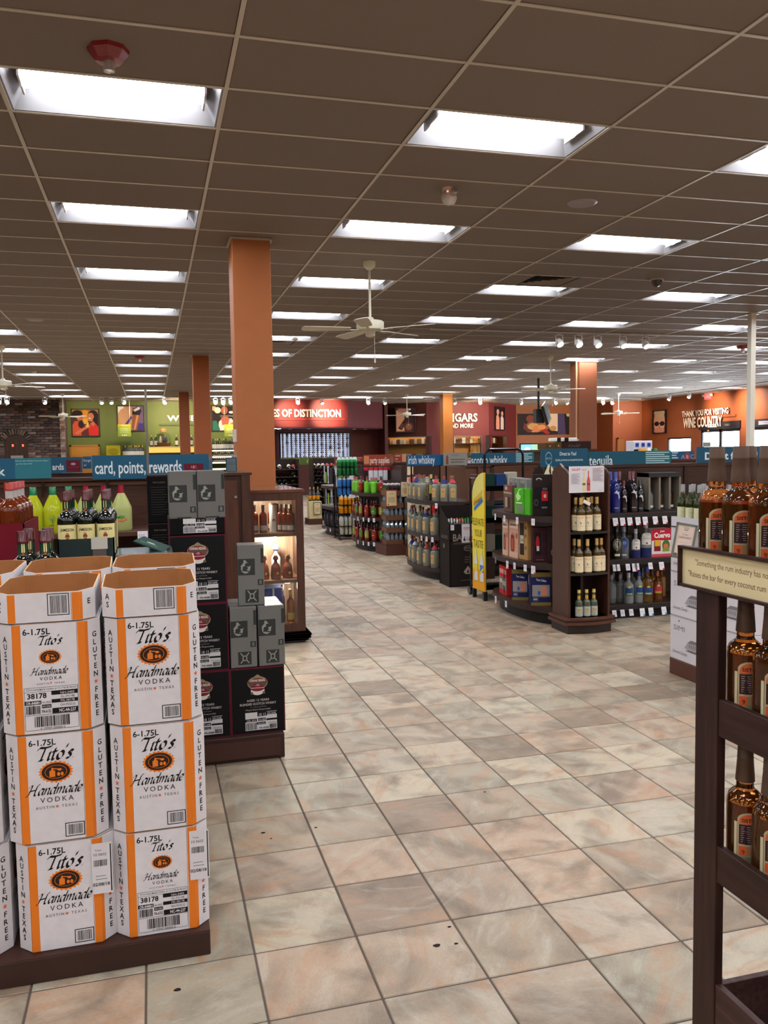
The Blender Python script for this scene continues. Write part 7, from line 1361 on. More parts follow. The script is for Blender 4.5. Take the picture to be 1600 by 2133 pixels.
# ---- run 4 -------------------------------------------------------------------------------
G4 = gondola(4.0, 9.0, 16.3, 17.4, [.13, .55, .98], 1.41, 'long shelving run under the accessories sign')
signboard(697, 757, 952, 967, 16.9, 'rust red aisle sign reading accessories', C(136, 56, 38), lambda w, h: [('t', 'accessories', w*.04, h*.2, .13, C(222, 200, 190), {'al': 'l', 'w': w*.5, 'b': .01})]+lines(w, h, .62, .95, .9, 3, .28, C(190, 150, 130), .3), foot=1.2)
E4, P4 = endcap(3.62, 16.42, .72, .27, [.16, .56, .97], 1.38, 'curved end shelf of bags and bar tools furthest down the aisle')
bags = MB().box(-.09, .09, -.06, .06, 0, .3, C(34, 34, 38), MATTE, ch=.03); bags.decal(FRONT(-.0, -.06, 0), [('e', .0, .2, .012, .05, C(60, 150, 170), 8), ('r', -.06, .1, -.04, .24, C(110, 60, 50))], eps=.003); bags = bags.me('cooler_bag')
for k in range(6): x, y = P4(.06+.13*k, -.04); put_mesh(bags, 'cooler_bag', (x, y, .161), 'black cooler bag on the lowest curved shelf, %s along' % ORD[k], 'bag', 'cooler bags', face_rot(P4, .06+.13*k))
tool = MB(); tool.box(-.04, .04, -.005, .005, 0, .34, C(190, 190, 200), PRINT); tool.box(-.02, .02, -.02, -.005, .04, .16, C(150, 156, 150), METAL); tool = tool.me('hanging_tool'); toolg = MB().box(-.055, .055, -.005, .005, 0, .22, C(120, 160, 50), PRINT).me('hanging_tool'); toolk = MB().box(-.05, .05, -.015, .01, 0, .3, C(50, 46, 50), PRINT).me('hanging_tool')
for z, q in ((1.02, 0), (.6, 1)):
    for k in range(8): x, y = P4(.04+.1*k, .0); put_mesh((tool, toolg, tool, toolk)[(k+q) % 4], 'hanging_tool', (x, y, z), 'carded bar tool hanging at the accessories end, %s row, %s along' % (('upper', 'lower')[q], ORD[k]), 'bar tool', 'carded bar tools', face_rot(P4, .04+.1*k))
for px in (679, 688): x, y, rz = arc_place(P4, px, .14, .078); ptag(E4, x, y, .15, None, rz, 0)
# bottled drinks rack
ry = 15.2; rx0, rx1 = at(708, 1000, ry)[0], at(749, 1000, ry)[0]; t = thing('wire_drink_rack', 'black wire rack stacked with green, blue, orange and white bottles', 'rack', (0, 0, 0)); m = MB(); BKm = C(26, 26, 28)
for x in (rx0-.03, rx1+.03):
    m.tube([(x, ry-.05, 0), (x, ry+.35, 1.3)], .012, BKm, METAL, 6); m.tube([(x, ry+.4, 0), (x, ry+.38, 1.32)], .012, BKm, METAL, 6); m.tube([(x, ry-.12, .03), (x, ry+.42, .03)], .014, BKm, METAL, 6)
m.build('rack_frame', t)
packs = {}
def pack(nm, body, cap, lab):
    b = MB()
    for i in range(5):
        for j in range(3): b.lathe([(.001, 0), (.03, 0), (.032, .09), (.03, .1), (.03, .13), (.014, .165), (.014, .175), (.001, .18)], n=8, cx=-.15+.075*i, cy=-.07+.07*j, cols=[body, body, lab, lab, cap, cap, cap], ms=[MILKY]*2+[PRINT]*2+[PAINT]*3)
    me = b.me('bottle_pack'); smooth_mesh(me, 50); return me
green = pack('g', C(40, 120, 60), C(190, 214, 206), C(60, 150, 90)); bluep = pack('b', C(60, 130, 200), C(190, 206, 216), C(60, 110, 190)); orp = pack('o', C(226, 140, 20), C(200, 196, 190), C(230, 160, 40)); whp = pack('w', C(206, 200, 170), C(206, 210, 210), C(190, 190, 190))
for k, (py, me, lb) in enumerate(((972, green, 'upper pack of green water bottles'), (989, green, 'lower pack of green water bottles'), (1014, bluep, 'upper pack of blue water bottles'), (1031, bluep, 'lower pack of blue water bottles'), (1051, orp, 'upper pack of orange drink bottles'), (1069, orp, 'lower pack of orange drink bottles'), (1095, whp, 'upper pack of pale drink bottles'), (1113, whp, 'lower pack of pale drink bottles'))):
    z = gz(730, py, ry); dy = .02 if k > 3 else .12; MB().box(rx0-.03, rx1+.03, ry-.06+dy, ry+.3+dy, z-.012, z-.002, BKm, METAL).build('rack_tray', t); put_mesh(me, 'bottle_pack', ((rx0+rx1)/2, ry+.08+dy, z), lb+' on the black wire rack', 'bottle pack')
for k, (px, py) in enumerate(((733, 994), (734, 1033), (736, 1072))): x, z = at(px, py, ry-.05); ptag(t, x, ry-.06, z+.03, None, 0, 0).scale = (2.4, 1, 1.1)
# far plinth with yellow boxes
x0, x1 = 3.4, 3.72; t = thing('display_plinth', 'brown plinth under the cream wine box at the far aisle', 'plinth'); MB().box(x0, x1, 18.8, 19.3, 0, .13, PLC, PAINT).build('plinth_body', t)
t = carton('wine_case', 'cream wine case on the far plinth with dark bottles on top', .28, .3, .4, C(214, 200, 150)); t.location = (3.57, 18.97, .131)
t = cardsign(653, 669, 1046, 1072, 18.78, 'dark framed placard leaning on the far cream wine case', C(70, 76, 60), tx='$9.99')
for k, x in enumerate((3.47, 3.56, 3.65)): put_mesh(mini_bottle('wine_bottle', .04, .32, C(24, 22, 14), C(206, 140, 30), C(196, 160, 60), lz=(.1, .4)), 'wine_bottle', (x, 18.95, .532), 'dark wine bottle with orange label on the far cream case, %s along' % ORD[k], 'bottle', 'bottles on the far cream case')
# wine racks with sloping bottles under the green sign
signboard(586, 698, 953.5, 967, 20.6, 'olive green aisle sign reading white zinfandel', C(84, 104, 50), foot=.0, items=lambda w, h: [('t', 'white zinfandel', w*.46, h*.2, .13, C(170, 190, 130), {'al': 'l', 'w': w*.46}), ('r', w*.08, h*.1, w*.14, h*.9, C(120, 134, 60)), ('r', w*.28, h*.1, w*.34, h*.9, C(120, 134, 60)), ('e', w*.5, h*.6, w*.03, h*.2, C(150, 160, 70), 8), ('r', w*.76, h*.2, w*.84, h, C(140, 146, 70))])
wb = []
for g, l, c in ((C(28, 20, 18), C(214, 206, 186), C(90, 24, 30)), (C(24, 26, 16), C(176, 60, 44), C(30, 26, 26)), (C(60, 62, 30), C(226, 224, 206), C(190, 180, 110)), (C(24, 18, 18), C(190, 186, 180), C(180, 180, 190))): wb.append(mini_bottle('wine_bottle', .045, .33, g, l, c, lz=(.1, .5)))
def winerack(x0, x1, y, label, tiers=7, zb=.22, dz=.175):
    t = thing('wine_rack', label, 'wine rack', (0, 0, 0)); w = x1-x0
    for q in (x0-.03, x1): MB().box(q, q+.03, y, y+.5, 0, 1.5, BR, WOOD).build('side_panel', t)
    MB().box(x0, x1, y+.47, y+.5, 0, 1.5, C(40, 26, 22), WOOD).build('back_panel', t); MB().box(x0-.04, x1+.04, y-.02, y+.5, 0, .1, BR, WOOD).build('base_board', t)
    rnd = random.Random(int(x0*10)); n = int(w/.11)
    for r in range(tiers):
        z = zb+dz*r; h_ = MB().box(x0, x1, y+.02, y+.36, z-.02, z, C(52, 32, 26), WOODX).build('sloped_shelf', t)
        k0 = rnd.randrange(4)
        for k in range(n):
            if rnd.random() < .08: continue
            put_mesh(wb[(k0+k//3) % 4], 'wine_bottle', (x0+.06+(w-.12)*k/max(1, n-1), y+.36, z+.075), '%s bottle on tier %s of the %s' % (ORD[min(k, 15)], ORD[r], label), 'bottle', 'bottles, %s, tier %d' % (label, r), tilt=(R_(104), rnd.uniform(-.2, .2), 0))
    return t
winerack(2.15, 3.25, 19.2, 'dark wine rack right of the glass cabinet'); winerack(3.75, 5.4, 19.9, 'dark wine rack behind the far plinth'); winerack(2.0, 3.3, 21.6, 'rear dark wine rack beyond the glass cabinet')
# ---- left shelving run with lime mixers ---------------------------------------------------
t = thing('shelving_run', 'dark brown shelving run holding lime mixers behind the whiskey', 'shelf', (0, 0, 0)); GLY = 6.72; zs = gz(255, 1104, 6.35)
MB().box(-3.6, .33, GLY, GLY+.05, 0, 1.41, C(66, 36, 26), WOODX).build('back_panel', t); zr = gz(230, 1003, 6.65)
MB().box(-3.6, .33, GLY-.05, GLY+.09, 1.41, 1.44, BR2, WOODX, ch=.005).build('top_rail', t); MB().box(-3.6, .33, GLY-.02, GLY, zr-.03, zr-.0, C(92, 56, 40), WOODX).build('panel_moulding', t)
MB().box(-3.6, .33, 6.2, GLY, zs-.035, zs, C(78, 48, 38), WOODX, ch=.004).build('shelf_board', t); MB().box(-3.6, .33, 6.2, GLY, .1, .13, BR, WOODX).build('shelf_board', t); MB().box(-3.6, .33, 6.2, GLY, .56, .59, BR, WOODX).build('shelf_board', t)
MB().box(-3.6, .33, 6.25, GLY, 0, .1, C(18, 16, 16), PAINT).build('kick_base', t)
for x in (-3.4, -2.2, -.98, .24): MB().box(x-.02, x+.02, GLY-.03, GLY, .1, 1.41, BR, WOOD).build('upright', t)
for px in (297, 357): ptag(t, at(px, 1105, 6.18)[0], 6.19, zs-.0, None, 0, 0).scale = (1.6, 1, 1.3)
def marg(nm, g, c, logo, lb, px, y=6.36, h=.325, r=.072):
    t = thing('mixer_bottle', lb, 'bottle', (at(px, 1104, y)[0], y, zs))
    P = [(.001, .004), (r*.92, 0), (r, .012), (r, h*.46), (r*.97, h*.52), (r*.7, h*.66), (r*.44, h*.78), (r*.3, h*.84), (r*.3, h*.87)]
    MB().lathe(P, g, MILKY, 24).build('bottle_body', t, smooth=True); MB().lathe([(r*.34, h*.8), (r*.34, h*.985), (r*.3, h), (.001, h)], c, GLOSS, 20).build('screw_cap', t, smooth=True) if nm == 'g' else MB().lathe([(r*.36, h*.77), (r*.26, h*.97), (r*.26, h), (.001, h)], c, GLOSS, 20).build('screw_cap', t, smooth=True)
    MB().decal(cylframe(r+.001), logo, eps=.0004).build('printed_logo', t); return t
YG, PG_ = C(196, 206, 40), C(196, 204, 128); tree = [('e', 0, .1, .022, .028, C(130, 156, 40), 14), ('e', -.012, .12, .012, .014, C(150, 170, 60), 10), ('r', -.003, .06, .003, .1, C(90, 110, 30)), ('p', [(-.03, .052), (-.01, .06), (.012, .052), (0, .046)], C(80, 100, 30))]
lime = [('t', 'Sauza', 0, .125, .03, C(150, 190, 150), {'w': .07}), ('e', .0, .098, .024, .012, C(90, 150, 50), 14), ('e', -.02, .095, .01, .006, C(40, 90, 40), 8), ('r', -.036, .07, .036, .086, C(190, 90, 50)), ('t', 'MARGARITA', 0, .074, .012, C(240, 220, 180), {'w': .06}), ('p', [(-.02, .07), (.02, .07), (0, .06)], C(190, 90, 50))]
marg('g', YG, C(20, 120, 70), tree, 'yellow green lime mixer bottle beside the amber bottles', 72); marg('g', YG, C(20, 120, 70), tree, 'yellow green lime mixer bottle with green cap and tree logo, in full view', 113); marg('g', YG, C(20, 120, 70), tree, 'yellow green lime mixer bottle peeking behind the first irish whiskey bottle', 146)
for px, lb in ((182, 'pale lime mixer bottle between the first two irish whiskey necks'), (219, 'pale lime mixer bottle behind the last irish whiskey bottle'), (255, 'pale lime mixer bottle with red cap, in full view')): marg('p', PG_, C(150, 30, 56), lime, lb, px)
signboard(191, 436, 949, 994, 6.66, 'long teal sign reading card, points, rewards', C(34, 84, 110), lambda w, h: [('t', 'card, points, rewards', w*.02, h*.24, h*.74, C(214, 222, 226), {'al': 'l', 'w': w*.74, 'b': .015}), ('r', w*.78, h*.24, w*.95, h*.6, C(96, 24, 38)), ('t', 'A B C', w*.865, h*.4, h*.17, C(170, 160, 190), {'w': w*.05}), ('e', w*.865, h*.45, w*.009, h*.08, C(200, 110, 120), 10)], foot=1.3)
signboard(-60, 107, 956, 996, 6.66, 'teal sign with small slogan text at the picture edge', C(34, 86, 112), lambda w, h: [('r', w*.54, 0, w, h, C(44, 110, 122)), ('t', 'k', w*.37, h*.18, h*.6, C(214, 222, 226), {'b': .02}), ('t', 'Until one year is finished, and points ready to', w*.76, h*.84, h*.09, C(190, 220, 222), {'w': w*.42}), ('t', 'go. How easy is that?', w*.66, h*.7, h*.09, C(190, 220, 222), {'w': w*.2})], foot=1.3)
signboard(104, 172, 953, 984, 9.8, 'teal sign ending in ards with a dark red card picture', C(36, 84, 110), lambda w, h: [('t', 'ards', w*.06, h*.2, h*.56, C(206, 214, 220), {'al': 'l', 'w': w*.36, 'b': .02}), ('r', w*.5, h*.06, w*.94, h*.8, C(96, 24, 38)), ('e', w*.72, h*.56, w*.08, h*.08, C(160, 150, 170), 10), ('r', w*.54, h*.34, w*.9, h*.37, C(150, 50, 60))])
signboard(172, 191, 951, 976, 9.9, 'small blue sign with the words forget', C(38, 90, 124), lambda w, h: [('t', 'forge', w*.5, h*.58, h*.3, C(206, 216, 224), {'w': w*.85}), ('t', 'e!', w*.25, h*.2, h*.3, C(206, 216, 224))])
t = thing('shelving_run', 'low dark shelving run behind the lime mixers', 'shelf', (0, 0, 0)); x0, x1 = at(60, 990, 9.9)[0], at(220, 990, 9.9)[0]; zt_ = gz(140, 986, 9.85); MB().box(-4.5, x1, 9.86, 9.94, 0, zt_, C(58, 34, 26), WOODX).build('back_panel', t); MB().box(-4.5, x1, 9.5, 10.3, .9, .93, BR2, WOODX).build('shelf_board', t); MB().box(-4.5, x1, 9.5, 10.3, 0, .1, K, PAINT).build('kick_base', t)
# wooden end cabinet and small standing plaques
ex0, ex1 = .335, .735; t = thing('end_cabinet', 'tall dark wooden end cabinet beside the glass display cabinet', 'cabinet', (0, 0, 0)); ez = gz(480, 985, 6.6)
MB().box(ex0, ex1, 6.6, 7.3, 0, ez-.02, C(60, 34, 25), WOOD, ch=.004).build('cabinet_body', t); MB().box(ex0-.01, ex1+.015, 6.58, 7.32, ez-.02, ez, BR2, WOODX).build('cabinet_top', t)
MB().box(ex0+.03, ex1-.09, 6.585, 6.6, .12, ez-.06, C(74, 42, 30), WOOD, ch=.006).build('door', t); MB().cyl(0, 0, 0, .018, .01, C(190, 186, 176), METAL, 12).build('knob', t, (ex1-.115, 6.583, gz(491, 1035, 6.58))).rotation_euler = (R_(90), 0, 0)
MB().box(ex1-.07, ex1, 6.58, 6.6, 0, ez-.02, C(66, 38, 28), WOOD, ch=.004).build('corner_stile', t)
for px0, px1, py0, py1, y, lb in ((434, 443, 952, 976, 7.0, 'small clear plaque standing beside the rewards sign'), (470, 494, 953, 991, 6.8, 'silver blue plaque standing on the end cabinet')):
    simple_box('standing_plaque', lb, 'plaque', px0, px1, py0, py1, y, .006, C(120, 140, 150), METAL, lambda w, h: [('r', w*.1, h*.55, w*.9, h*.8, C(90, 110, 122)), ('t', 'Select', w*.5, h*.62, h*.12, C(60, 80, 96), {'w': w*.6})], z0=ez+.001)
simple_box('price_sticker', 'small white sign card on the column side above the end cabinet', 'card', 505, 512, 934, 955, 7.9, .004, C(190, 186, 186), PRINT) if False else None
# ---- lit glass cabinet ----------------------------------------------------------------------
gx0, gx1, gy0, gy1 = .75, 1.212, 6.96, 8.02; GZ = 1.298; CB = C(74, 44, 32)
t = thing('glass_cabinet', 'lit glass display cabinet of fine spirits before the tall orange column', 'cabinet', (0, 0, 0))
MB().box(gx0-.015, gx1+.015, gy0-.015, gy1+.015, GZ-.03, GZ, C(96, 60, 44), mat('polished_wood', .2, var=.2, scale=9, stretch=(.5, 6, 6), coat=.6), ch=.006).build('cabinet_top', t)
MB().box(gx0, gx0+.02, gy0, gy1, .1, GZ-.03, CB, WOOD).build('side_panel', t); MB().box(gx1-.02, gx1, gy0, gy1, .1, GZ-.03, CB, WOOD).build('side_panel', t); MB().box(gx0, gx1, gy0+.46, gy0+.48, .1, GZ-.03, C(150, 124, 104), WOOD).build('back_panel', t); MB().box(gx0, gx1, gy0, gy1, .1, .15, CB, WOODX).build('floor_board', t)
m = MB(); [m.box(*q, CB, WOOD) for q in ((gx0, gx0+.05, gy0-.012, gy0, .1, GZ-.03), (gx1-.065, gx1, gy0-.012, gy0, .1, GZ-.03), (gx0+.05, gx1-.065, gy0-.012, gy0, GZ-.09, GZ-.03), (gx0+.05, gx1-.065, gy0-.012, gy0, .1, .165))]; d = m.build('door_frame', t)
MB().box(gx0+.05, gx1-.065, gy0-.008, gy0-.004, .165, GZ-.09, WH, PANE).build('door_glass', t)
zs1, zs2 = gz(580, 1108, 7.1), gz(580, 1204, 7.1)
for z in (zs1, zs2): MB().box(gx0+.02, gx1-.02, gy0+.01, gy0+.46, z-.028, z, C(90, 58, 42), WOODX).build('shelf_board', t)
Pf = [(gx0-.0, gy0+.05), (gx0-.03, gy0-.03), (gx1+.03, gy0-.03), (gx1+.03, gy1), (gx0, gy1)]
m = MB()
for a, b, o in ((.085, .1, .03), (.065, .085, .045), (.04, .065, .04), (.02, .04, .022), (0, .02, .0)): m.box(gx0-o, gx1+o, gy0-o, gy1, a, b, C(14, 12, 12), GLOSS, ch=.004); m.build('black_plinth_foot', t)
for z, e, xx in ((GZ-.045, 8., gx0+.14), (zs1-.04, 24., (gx0+gx1)/2), (zs2-.04, 4., gx1-.12)):
    p = MB().cyl(0, 0, -.012, 0, .028, (1., .93, .82), LAMPM, 14).build('puck_light', t, (xx, gy0+.18, z)); l = bpy.data.lights.new('puck', 'POINT'); l.energy = e; l.color = (1., .86, .68); l.shadow_soft_size = .03; o = bpy.data.objects.new('puck_glow', l); S.collection.objects.link(o); o.location = (xx, gy0+.18, z-.035)
sp = Proto(bottle('spirit_bottle', 'x', 'bottle', .033, .235, C(136, 48, 20), AMB2, C(36, 28, 26), [(.02, .06, 1.2, C(170, 160, 150), [])], sh=.6, nr=.4, capz=.84, n=14)); yq = 7.08
for k, (px, y) in enumerate(((531, yq+.05), (549, yq+.02), (586, yq+.03), (596, yq-.01), (606, yq-.04), (578, yq+.12), (566, yq+.2))):
    sp.place((min(at(px, 1108, y)[0], gx1-.06), y, zs1), 0, 'amber spirit bottle on the top shelf of the glass cabinet, %s along' % ORD[k], 'spirit bottles on the top cabinet shelf')
t2 = thing('gift_tube', 'white gift tube with red dot on the top cabinet shelf', 'tube', (at(571, 1108, yq+.04)[0], yq+.07, zs1)); MB().cyl(0, 0, 0, .23, .034, C(206, 196, 190), PRINT, 20).build('tube_body', t2); MB().cyl(0, 0, .23, .245, .035, C(150, 120, 110), METAL, 20).build('tube_cap', t2); MB().decal(cylframe(.0345), [('e', 0, .1, .014, .012, C(150, 40, 36), 12)], eps=.0006).build('tube_print', t2)
dec = thing('decanter', 'x', 'decanter'); MB().lathe([(.001, .004), (.045, 0), (.047, .02), (.04, .1), (.032, .12), (.016, .135), (.014, .155)], C(130, 58, 24), AMB2, 8).build('glass', dec); MB().lathe([(.012, .155), (.024, .165), (.02, .19), (.012, .2), (.001, .2)], C(70, 46, 36), GLOSS, 12).build('stopper', dec); MB().decal(cylframe(.045), [('e', 0, .05, .012, .012, C(190, 140, 60), 10)], eps=.0012).build('seal', dec); pd = Proto(dec)
for k, px in enumerate((551, 575, 600)): pd.place((at(px, 1204, yq)[0], yq, zs2), .2, 'square amber decanter on the middle cabinet shelf, %s along' % ORD[k], 'decanters in the glass cabinet')
bb = thing('blue_stopper_bottle', 'clear bottle with blue stopper behind the decanters', 'bottle', (at(573, 1150, yq+.2)[0], yq+.16, zs2)); MB().lathe([(.001, .004), (.04, 0), (.042, .16), (.016, .2), (.014, .22)], C(200, 214, 226), CLEAR, 16).build('glass', bb, smooth=True); MB().lathe([(.012, .22), (.03, .235), (.026, .27), (.001, .275)], C(70, 110, 190), GLOSS, 14).build('stopper', bb, smooth=True)
bx_ = thing('blue_gift_box', 'blue and white gift box at the bottom of the glass cabinet', 'gift box', (at(575, 1290, yq+.1)[0]-.01, yq+.1, .151)); MB().box(-.09, .06, -.08, .1, 0, .3, C(34, 60, 150), CARD, ch=.003).build('box_body', bx_); MB().box(-.092, .062, -.082, .102, .2995, .306, C(120, 150, 220), CARD).build('box_lid', bx_); MB().box(-.025, -.01, -.0825, -.08, 0, .3, C(200, 206, 220), CARD).build('ribbon', bx_)
t2 = bottle('cognac_bottle', 'tall golden bottle at the bottom right corner of the glass cabinet', 'bottle', .032, .29, C(206, 130, 30), AMBER, C(196, 150, 60), [(.03, .09, 1.1, C(214, 170, 80), [])], sh=.6, nr=.4); t2.location = (gx1-.105, yq-.0, .151)
t2 = bottle('cognac_bottle', 'dark copper bottle beside the golden one in the glass cabinet', 'bottle', .022, .32, C(90, 34, 16), AMBER, C(60, 34, 24), sh=.6, nr=.5); t2.location = (gx1-.165, yq+.06, .151)
# ---- white wine cases with vineyard print ---------------------------------------------------
sx, sy1 = 3.5, 5.13; SWH = C(206, 202, 208); SL, SH = .40, .308
t = thing('display_plinth', 'brown plinth under the white vineyard wine cases', 'plinth'); MB().box(sx, sx+.95, sy1-2*SL-.05, sy1+.0, 0, .112, C(84, 48, 36), PAINT, ch=.003).build('plinth_body', t)
def simi():
    t = carton('vineyard_wine_case', 'x', SL, .3, SH, SWH, PAINT); G = C(96, 92, 96); it = [('p', [(SL*.26-.012, SH*.9), (SL*.26, SH*.92), (SL*.26+.012, SH*.9), (SL*.26, SH*.88)], C(90, 90, 110)), ('t', 'SIMI', SL*.26, SH*.68, .05, C(120, 116, 120), {'w': .13}), ('p', [(SL*.42, SH*.33), (SL*.52, SH*.48), (SL*.98, SH*.5), (SL*.98, SH*.26), (SL*.6, SH*.27)], C(160, 156, 160)), ('p', [(SL*.5, SH*.46), (SL*.6, SH*.54), (SL*.98, SH*.54), (SL*.98, SH*.48)], C(120, 116, 120))]
    it += [('r', SL*(.56+.05*k), SH*.36, SL*(.575+.05*k), SH*.44, G) for k in range(8)]+[('r', SL*(.46+.03*k), SH*(.27+.012*(k % 3)), SL*(.56+.03*k), SH*(.28+.012*(k % 3)), G) for k in range(12)]+[('t', 'Sonoma County', SL*.3, SH*.16, .03, G, {'sh': .5, 'w': .17}), ('r', 0, SH-.004, SL, SH, C(150, 146, 150))]
    MB().decal(frame((-SL/2, -.15, 0), (1, 0, 0), (0, 0, 1)), it, eps=.0005).build('printed_design', t); return t
psi = Proto(simi())
for j in range(2):
    for k in range(3): psi.place((sx+.152, sy1-SL*(j+.5)-.001, .113+k*(SH+.002)), -math.pi/2, 'white vineyard wine case, %s of the %s stack' % (('bottom', 'middle', 'top')[k], ('farther', 'nearer')[j]), 'vineyard wine cases')
ztop = .113+3*(SH+.002)
t = thing('open_wine_case', 'cut down white wine case holding green wine bottles', 'box', (sx+.152, sy1-SL*.5, ztop+.001)); m = MB()
for q in ((-.15, .15, -SL/2, -SL/2+.005), (-.15, .15, SL/2-.005, SL/2), (-.15, -.145, -SL/2, SL/2), (.145, .15, -SL/2, SL/2)): m.box(*q, 0, .07, SWH, PAINT)
m.box(-.15, .15, -SL/2, SL/2, 0, .004, SWH, PAINT); m.build('tray_walls', t)
gw = bottle('white_wine_bottle', 'x', 'bottle', .0385, .29, C(66, 78, 30), CLEAR, C(140, 140, 140), [(.04, .135, 1.4, C(214, 212, 170), [('r', -.02, .1, .02, .103, C(150, 150, 120)), ('p', [(-.03, .05), (0, .07), (.03, .055), (.03, .05)], C(160, 160, 130))])], sh=.52, nr=.36, capz=.82, shoulder='long', n=16); pgw = Proto(gw)
for i in range(4):
    for j in range(3): pgw.place((sx+.055+.085*j, sy1-.06-.092*i, ztop+.006), R_(-20), 'green white wine bottle with grey cap in the open white case, %s row, %s along' % (ORD[j], ORD[i]), 'white wine bottles in the open case')
# framed card leaning on the cases
(cxx, cz) = at(1421, 1120, 4.75); t = thing('framed_offer_card', 'tilted cream offer card in a grey green frame on the white cases', 'placard', (at(1397, 1160, 4.9)[0], 4.9, at(1397, 1160, 4.9)[1])); h_ = bpy.data.objects.new('frame_pivot', None)
cw_, ch = .135, .24; FM = C(104, 112, 98); m = MB(); [m.box(*q, FM, PAINT) for q in ((0, .014, -.008, 0, 0, ch), (cw_-.014, cw_, -.008, 0, 0, ch), (0, cw_, -.008, 0, 0, .014), (0, cw_, -.008, 0, ch-.014, ch))]; m.box(0, cw_, 0, .004, 0, ch, FM, PAINT)
S.collection.objects.unlink(h_) if h_.name in S.collection.objects else None; bpy.data.objects.remove(h_)
q = m.build('card_frame', t); MB().decal(FRONT(0, -.0005, 0), [('r', .014, .014, cw_-.014, ch-.014, C(222, 200, 186)), ('t', 'SIMI', cw_/2, ch*.84, .02, C(120, 110, 104)), ('r', cw_*.42, ch*.8, cw_*.6, ch*.83, C(150, 140, 134)), ('t', '2 for', cw_/2, ch*.66, .02, C(130, 110, 100)), ('t', 'CHARDONNAY', cw_/2, ch*.57, .022, C(130, 110, 100), {'w': cw_*.62}), ('e', cw_*.2, ch*.1, .012, .012, C(110, 90, 90), 12), ('r', cw_*.3, ch*.09, cw_*.7, ch*.1, C(150, 130, 126)), ('r', cw_*.3, ch*.46, cw_*.7, ch*.465, C(170, 150, 140))], eps=.0015).build('card_print', t)
t.rotation_euler = (R_(-3), R_(9), R_(-42))
# ---- near rack of coconut rum ------------------------------------------------------------------
XP = 1.15; yA, yB, yN = 1.512, 1.588, .62; RW = C(50, 29, 24); XD = 1.52
NW = mat('near_rack_wood', .5, spec=.3, var=.5, scale=7, stretch=(10, 10, .7), bump=.1); NX = mat('near_rack_wood_rail', .5, spec=.3, var=.5, scale=7, stretch=(10, .7, 10), bump=.1)
t = thing('rum_rack', 'dark wooden floor rack of rum bottles with a cream quotation board', 'rack', (0, 0, 0))
MB().box(XP, XP+.022, yA, yB, 0, 1.3, RW, NW, ch=.0015).build('corner_stile', t); MB().box(XD-.022, XD, yA, yB, 0, 1.3, RW, NW, ch=.0015).build('corner_stile', t)
MB().box(XP, XP+.022, yN, yN+.07, 0, 1.3, RW, NW, ch=.0015).build('corner_stile', t); MB().box(XD-.022, XD, yN, yN+.07, 0, 1.3, RW, NW, ch=.0015).build('corner_stile', t)
for z0, z1, zb in ((.966, 1.046, .982), (.642, .722, .658)):
    MB().box(XP+.003, XP+.019, yN+.07, yA, z0, z1, RW, NX, ch=.001).build('front_rail', t); MB().box(XD-.019, XD-.003, yN+.07, yA, z0, z1, RW, NX, ch=.001).build('rear_rail', t)
    MB().box(XP+.02, XD-.02, yN+.01, yA+.03, zb-.014, zb, C(60, 38, 34), NX).build('shelf_board', t)
zt = .41
MB().box(XP+.003, XP+.019, yN+.07, yA, zt-.09, zt, C(66, 42, 38), NX, ch=.001).build('tray_front', t); MB().box(XD-.019, XD-.003, yN+.07, yA, zt-.09, zt, C(66, 42, 38), NX, ch=.001).build('tray_rear', t)
MB().box(XP+.019, XD-.019, yA-.006, yA+.01, zt-.09, zt, C(66, 42, 38), NX, ch=.001).build('tray_end', t); MB().box(XP+.003, XD-.003, yN, yA+.01, zt-.1, zt-.088, C(50, 34, 32), NX).build('tray_floor', t)
MB().box(XP+.002, XD-.002, yN, 1.64, 1.284, 1.3, RW, NX).build('top_board', t)
t2 = thing('quotation_board', 'cream quotation board about coconut rum framed in dark wood', 'sign', (XP-.002, 1.632, 1.277), -math.pi/2); LQ = .95; HQ = .089
m = MB(); [m.box(*q, RW, NX) for q in ((0, LQ, -.016, 0, -.001, .005), (0, LQ, -.016, 0, HQ-.005, HQ+.001), (0, .005, -.016, 0, 0, HQ), (LQ-.005, LQ, -.016, 0, 0, HQ))]; m.box(0, LQ, -.004, 0, 0, HQ, RW, NX); m.build('board_frame', t2)
MB().decal(FRONT(0, -.006, 0), [('r', .005, .005, LQ-.005, HQ-.005, C(216, 200, 156)), ('t', '"Something the rum industry has not seen', .05, .051, .0185, C(96, 52, 44), {'al': 'l', 'w': .265}), ('t', '"Raises the bar for every coconut rum in the United', .026, .024, .0185, C(96, 52, 44), {'al': 'l', 'w': .335})], eps=.0004).build('quotation_print', t2)
